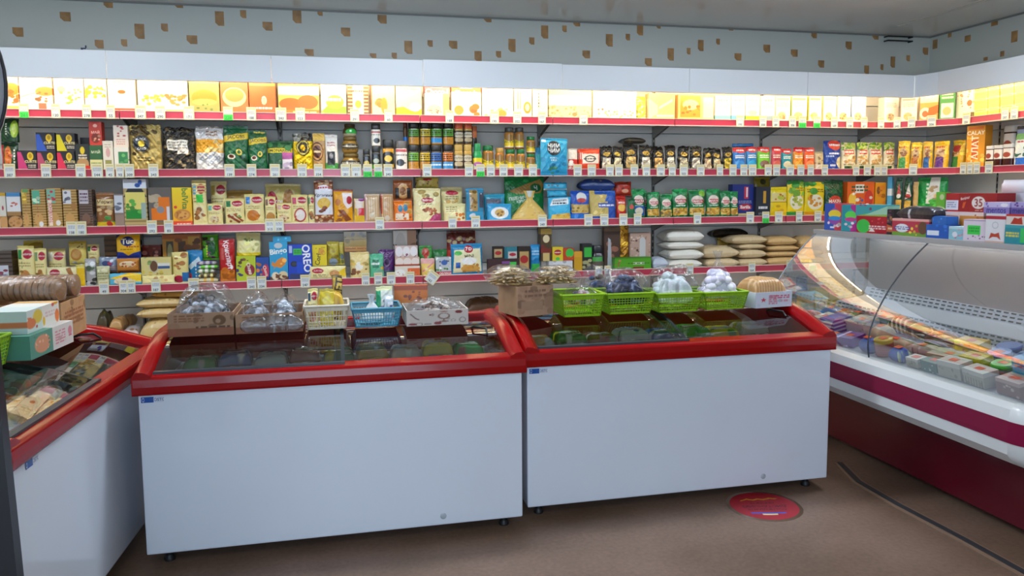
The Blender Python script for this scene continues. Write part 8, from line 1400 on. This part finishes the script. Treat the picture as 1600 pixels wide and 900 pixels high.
FILL = [('s', 'cheese_pack', 'b c4b898;n 0 0 1 1 dcd0b8 6 .1;n 0 0 1 1 8a6a54 4 .07', 'beige cheese pack'), ('s', 'sausage_pack', 'b 5a3028;n 0 0 1 1 b8a0a0 6 .08', 'dark brown sausage pack'), ('c', 'cheese_box', CH, 'grey boxed cheese'),
        ('s', 'smoked_meat_pack', 'b 9a5a50;n 0 0 1 1 d8c0b8 6 .1', 'pink smoked meat pack'), ('c', 'butter_pack', 'b d8c848;s 0 0 1 1 e8e0a0 3', 'pale yellow butter pack'), ('s', 'cheese_bag', 'b 3a70b8;n 0 0 1 1 dce4ee 6 .1', 'pale blue cheese bag')]
FRW = ['near the front glass', 'in the middle of the deck', 'by the lower grille']
for r_, xx in enumerate((2.53, 2.66, 2.79)):
    for yy in np.arange(2.38, 3.9, 0.062):
        kd, nm, sp_, lb = FILL[rk.randint(6)]
        incase(kd, nm, 1700 - yy * 100, 0, rk.uniform(0.075, 0.10), rk.uniform(0.075, 0.09), rk.uniform(0.03, 0.045), sp_, f'{lb} with orange sticker {FRW[r_]}', rk.uniform(-8, 8), at=(xx + rk.uniform(-.015, .015), yy))
for r_, xx in enumerate((2.51, 2.565, 2.62, 2.675, 2.73, 2.785, 2.82)):
    for yy in np.arange(2.33, 3.92, 0.024):
        kd, nm, sp_, lb = FILL[rk.randint(6)]
        incase(kd, nm, 1700 - yy * 100, 0, rk.uniform(0.05, 0.07), rk.uniform(0.045, 0.06), rk.uniform(0.02, 0.035), sp_, f'small {lb} with orange sticker {FRW[min(r_ // 2, 2)]}', 0, at=(xx, yy))
# ================================================================ inside the freezers
def lying(L0, a, off, z, w, d, h, spec, name, label, rz, x, pl):
    (px, py), (dx, dy) = pl; o = sack(name, w, h, d, expand(spec), FILM, cell=0.005, seed=int(x * 7 + a * 100), crumple=0.9, pw=7)
    o.location = (px + dx * a - dy * off, py + dy * a + dx * off, z); o.rotation_euler = (0, 0, math.atan2(dy, dx) + rz); reg(o, name, label, x, 'Z9')
rf = np.random.RandomState(4)
FR = [('0f6a2c', 'dark green'), ('e0c81c', 'yellow'), ('c8ccc8', 'silvery white'), ('b8902a', 'golden'), ('1f9a38', 'grass green'), ('8a3a2c', 'brick red'), ('c8b8a8', 'beige'), ('2a5aa0', 'blue')]
for pl, L0, seed, nm, n, cols in (((-0.73, 2.99), 1.455, 1, 'middle', 9, FR), ((0.758, 3.07), 1.452, 2, 'right', 8, FR[::-1])):
    for r in range(3):
        for i in range(n):
            c, cn = cols[(i * 3 + r * 2) % len(cols)]; w = (L0 - 0.16) / n
            lying(L0, 0.08 + w * (i + 0.5), 0.065 + r * 0.158, 0.565 + 0.035 * r + 0.015 * (i % 2), w * 0.955, 0.148, 0.075, f'b {c};n 0 0 1 1 e8e4d8 3 .10;n 0 0 1 1 {cols[(i + r + 3) % 8][0]} 6 .1;r .2 .35 .8 .6 e0dcd0', 'frozen_food_bag', f'{cn} frozen food bag inside the {nm} freezer, {("front", "middle", "back")[r]} row', rf.uniform(-.05, .05), i + r * 0.01, ((pl[0], pl[1]), (1, 0)))
    ly_ = MB().box(pl[0] + 0.056, pl[0] + L0 - 0.056, pl[1] + 0.056, pl[1] + FD - 0.056, 0.165, 0.56).build('frozen_stock', mat('frosty_white', 'c4ccd2', rough=0.6, noise=0.2, nscale=30)); reg(ly_, 'frozen_stock', f'pale frosty layer of goods under the bags in the {nm} freezer', 0, 'Z9'); ly_['kind'] = 'stuff'
IC = [('c8ccd0', 'white'), ('2a2a34', 'black'), ('2a6a44', 'green'), ('b8403a', 'red'), ('d8c890', 'cream'), ('6a7a88', 'grey-blue'), ('8a5a3a', 'brown'), ('c8a040', 'gold')]
for r in range(4):
    for i in range(13):
        c, cn = IC[(i * 5 + r * 3) % 8]; w = 1.26 / 13
        lying(1.45, 0.115 + w * (i + 0.5), 0.065 + r * 0.119, 0.52 + 0.03 * r + 0.01 * (i % 3), w * 0.97, 0.115, 0.05, f'b {c};n 0 0 1 1 e0dcd4 3 .2;n 0 0 1 1 {IC[(i + r + 2) % 8][0]} 3 .2;r .15 .4 .85 .6 d8d4cc', 'ice_cream_pack', f'{cn} ice cream pack inside the left freezer, {("front", "second", "third", "back")[r]} row', rf.uniform(-.1, .1), i + r * 0.01, PLACES['L'])

ly_ = MB().box(0.056, 1.359, 0.056, FD - 0.056, 0.165, 0.515).build('frozen_stock', mat('frosty_white', 'c4ccd2')); ly_.location = (-0.8697, 2.225, 0); ly_.rotation_euler = (0, 0, LA); reg(ly_, 'frozen_stock', 'pale frosty layer of goods under the packs in the left freezer', 0, 'Z9'); ly_['kind'] = 'stuff'
# ================================================================ price tags on the rails
def tag_mesh(name, w, h, green, dbl, seed):
    r = random.Random(seed); n = 2 if dbl else 1; s = 'b dcd8b4'
    for i in range(n):
        a = (i + 0.10) / n; b_ = (i + 0.90) / n
        s += f';r {a} .08 {b_} .80 d4dce0;l {a + .03} .50 {b_ - .03} .76 8a94a0 3;r {a} .86 {b_} .93 c8b878'
        pr = str(r.randint(45, 399))
        s += f';t {pr} {(a + b_) / 2} .22 .20 2a3038'
    if green: s += ';r 0 0 1 .46 34c84a;t ' + str(r.randint(45, 299)) + ' .5 .2 .24 1f8a34'
    nx, nz = res(w, h, 0.0026); A = art(s, nx, nz, w, h, seed)
    gx, gz = np.meshgrid(np.linspace(-w / 2, w / 2, nx), np.linspace(0, h, nz))
    return np.stack([gx, np.full_like(gx, -0.0035), gz], -1).reshape(-1, 3), grid_quads(nx, nz), A.reshape(-1, 3)
HOLD = clear_mat('tag_holder', 'f4f2e0', base=0.05, rough=0.2)
TAGS = {
 'B1': '35-50g 85-99 133-147 170-184 215-232 246-262 290-307 352-367g 388-403 433-450 464-479 549-563 602-615 697-710 766-780 802-815 841-853 905-918 1149-1161 1185-1196 1205-1216 1231-1242 1246-1258g 1269-1280g 1296-1307 1320-1331 1343-1353 1369-1379',
 'D1': '1394-1405 1416-1428 1446-1460', 'R1': '1501-1513 1561-1573 1575-1587',
 'B2': '5-23 63-79 117-133 142-160 164-178 180-193 194-209 231-247 350-366 385-400 421-437 464-479 490-504 532-547 548-564 567-581g 584-597g 599-613 660-674 726-739 744-757g 760-773 780-793 803-817 826-839 896-909 918-931 947-959 961-973 985-997 1004-1016 1026-1039 1045-1056 1062-1075 1089-1101 1120-1130 1140-1151 1157-1168 1170-1182 1195-1206 1208-1219 1229-1241 1246-1257 1262-1272 1284-1294 1333-1343 1350-1361 1366-1387d',
 'D2': '1421-1434', 'R2': '1501-1511 1512-1521 1522-1532 1540-1552',
 'B3': '97-129d 224-240 251-266 410-440d 584-598 699-712 735-749 840-854 913-926 938-951 968-981 991-1003 1085-1097 1168-1180 1193-1204g 1213-1225 1246-1256 1275-1286',
 'B4': '143-159 175-201d 226-241 285-302 378-393 394-409 463-478 560-573 580-593 600-614 631-644 930-942 945-955 1075-1086 1173-1184 1233-1243 1269-1280g',
}
RAILW = {'1': 'top', '2': 'second', '3': 'third', '4': 'lowest'}
def clause(s):
    w = s.split()
    for i, x in enumerate(w):
        if i > 1 and x.rstrip(',') in ('with', 'on', 'in', 'beside', 'next', 'behind', 'at', 'of', 'leaning', 'lying', 'standing', 'above', 'under', 'stacked', 'across', 'first', 'second', 'third', 'lower', 'upper', 'between', 'to', 'and', 'peeking', 'whose', 'nearest', 'showing', 'hanging', 'right', 'left'): w = w[:i]; break
        if x.endswith(','): w = w[:i + 1]; break
    w = w[:5]
    while w and w[-1].rstrip(',') in ('with', 'and', 'of', 'the', 'a', 'in', 'on', 'large', 'to', 'its'): w.pop()
    return ' '.join(w).rstrip(',')
def tagthing(row, xa, xb, green, dbl, seed, off=-0.021, tilt=0.0, z0=None):
    pl, lev = row[0], row[1]; zb = ZS[int(lev)] - 0.006 if z0 is None else z0
    _, a = on_place(pl, xa, 250, off); _, b = on_place(pl, xb, 250, off); c = (a + b) / 2; w = b - a; h = 0.088
    (px, py), (dx, dy) = PLACES[pl]
    best = min((i for i in ITEMS if i['row'][1:] == lev and abs(i['x'] - (xa + xb) / 2) < 200), key=lambda i: abs(i['x'] - (xa + xb) / 2) + abs(i['o'].location.z - SH[int(lev)]) * 200)
    t = thing('price_tag', '', 'price tag', (px + dx * c - dy * off, py + dy * c + dx * off, zb), math.atan2(dy, dx), 'price tags on the shelf rails')
    V, Q, A = tag_mesh('paper', w * 0.94, h * 0.95, green, dbl, seed)
    np_mesh('paper', V, Q, PAPERM, t, A, smooth=False)
    MB().box(-w / 2, w / 2, -0.0030, 0.0, 0, h).build('holder', mat('holder_cream', 'd8d4b0', rough=0.35), t)
    if tilt: t.rotation_euler = (0, tilt, 0)
    t['label'] = f'{"white and green" if green else "double white" if dbl else "white"} price tag, {RAILW[lev]} rail, under the {clause(best["label"])}'
    ITEMS.append(dict(o=t, row='T' + lev, name='price_tag', label=t['label'], x=(xa + xb) / 2, y=0, top=0, group='price tags on the shelf rails', px=(xa, xb, 0, 0)))
k = 100
for row, txt in TAGS.items():
    for tk in txt.split():
        g, d = 'g' in tk, 'd' in tk; xa, xb = map(float, tk.rstrip('gd').split('-')); k += 1
        tagthing(row, xa, xb, g, d, k)
tagthing('B4', 657, 675, False, False, 777, tilt=math.radians(38), off=-0.024, z0=ZS[4] + 0.002); ITEMS[-1]['o']['label'] = 'white price tag hanging askew on the lowest rail, under the pink cone-shaped bag'; ITEMS[-1]['label'] = ITEMS[-1]['o']['label']
# ================================================================ names, groups and labels of everything placed
PLACEW = {'1': 'on the top shelf', '2': 'on the second shelf', '3': 'on the third shelf', '4': 'on the lowest visible shelf', '5': 'on the base shelf', '6': 'on the freezers', '7': 'on the display case', '8': 'inside the display case', '9': 'inside the freezers'}
ORDW = {2: ['left of two', 'right of two'], 3: ['left of three', 'middle of three', 'right of three']}
NUMW = ['first', 'second', 'third', 'fourth', 'fifth', 'sixth', 'seventh', 'eighth', 'ninth', 'tenth']
by = {}
for it in ITEMS: by.setdefault(it['label'], []).append(it)
for lab, L in by.items():
    if len(L) == 1: continue
    L.sort(key=lambda i: i['x'])
    for i, it in enumerate(L): it['label'] = lab + ', ' + (ORDW[len(L)][i] if len(L) in ORDW else NUMW[i] + ' from left')
gc = {}
for it in ITEMS: gc.setdefault((it['name'], it['row'][1:]), []).append(it)
for (nm, lev), L in gc.items():
    for it in L:
        o = it['o']; o['label'] = it['label']; o['category'] = nm.replace('_', ' ')
        if it.get('group'): o['group'] = it['group']
        elif len(L) > 1: o['group'] = nm.replace('_', ' ').replace('box', 'boxes') .rstrip('s') + ('s ' if not nm.endswith('box') else 'es ').replace('eses', 'es') + PLACEW.get(lev, 'together')
        if it.get('group') is None and len(L) > 1: o['group'] = {'box': nm.replace('_', ' ') + 'es'}.get(nm.split('_')[-1], nm.replace('_', ' ') + 's') + ' ' + PLACEW.get(lev, 'in view')
        if o.type == 'MESH': o.data.name = nm
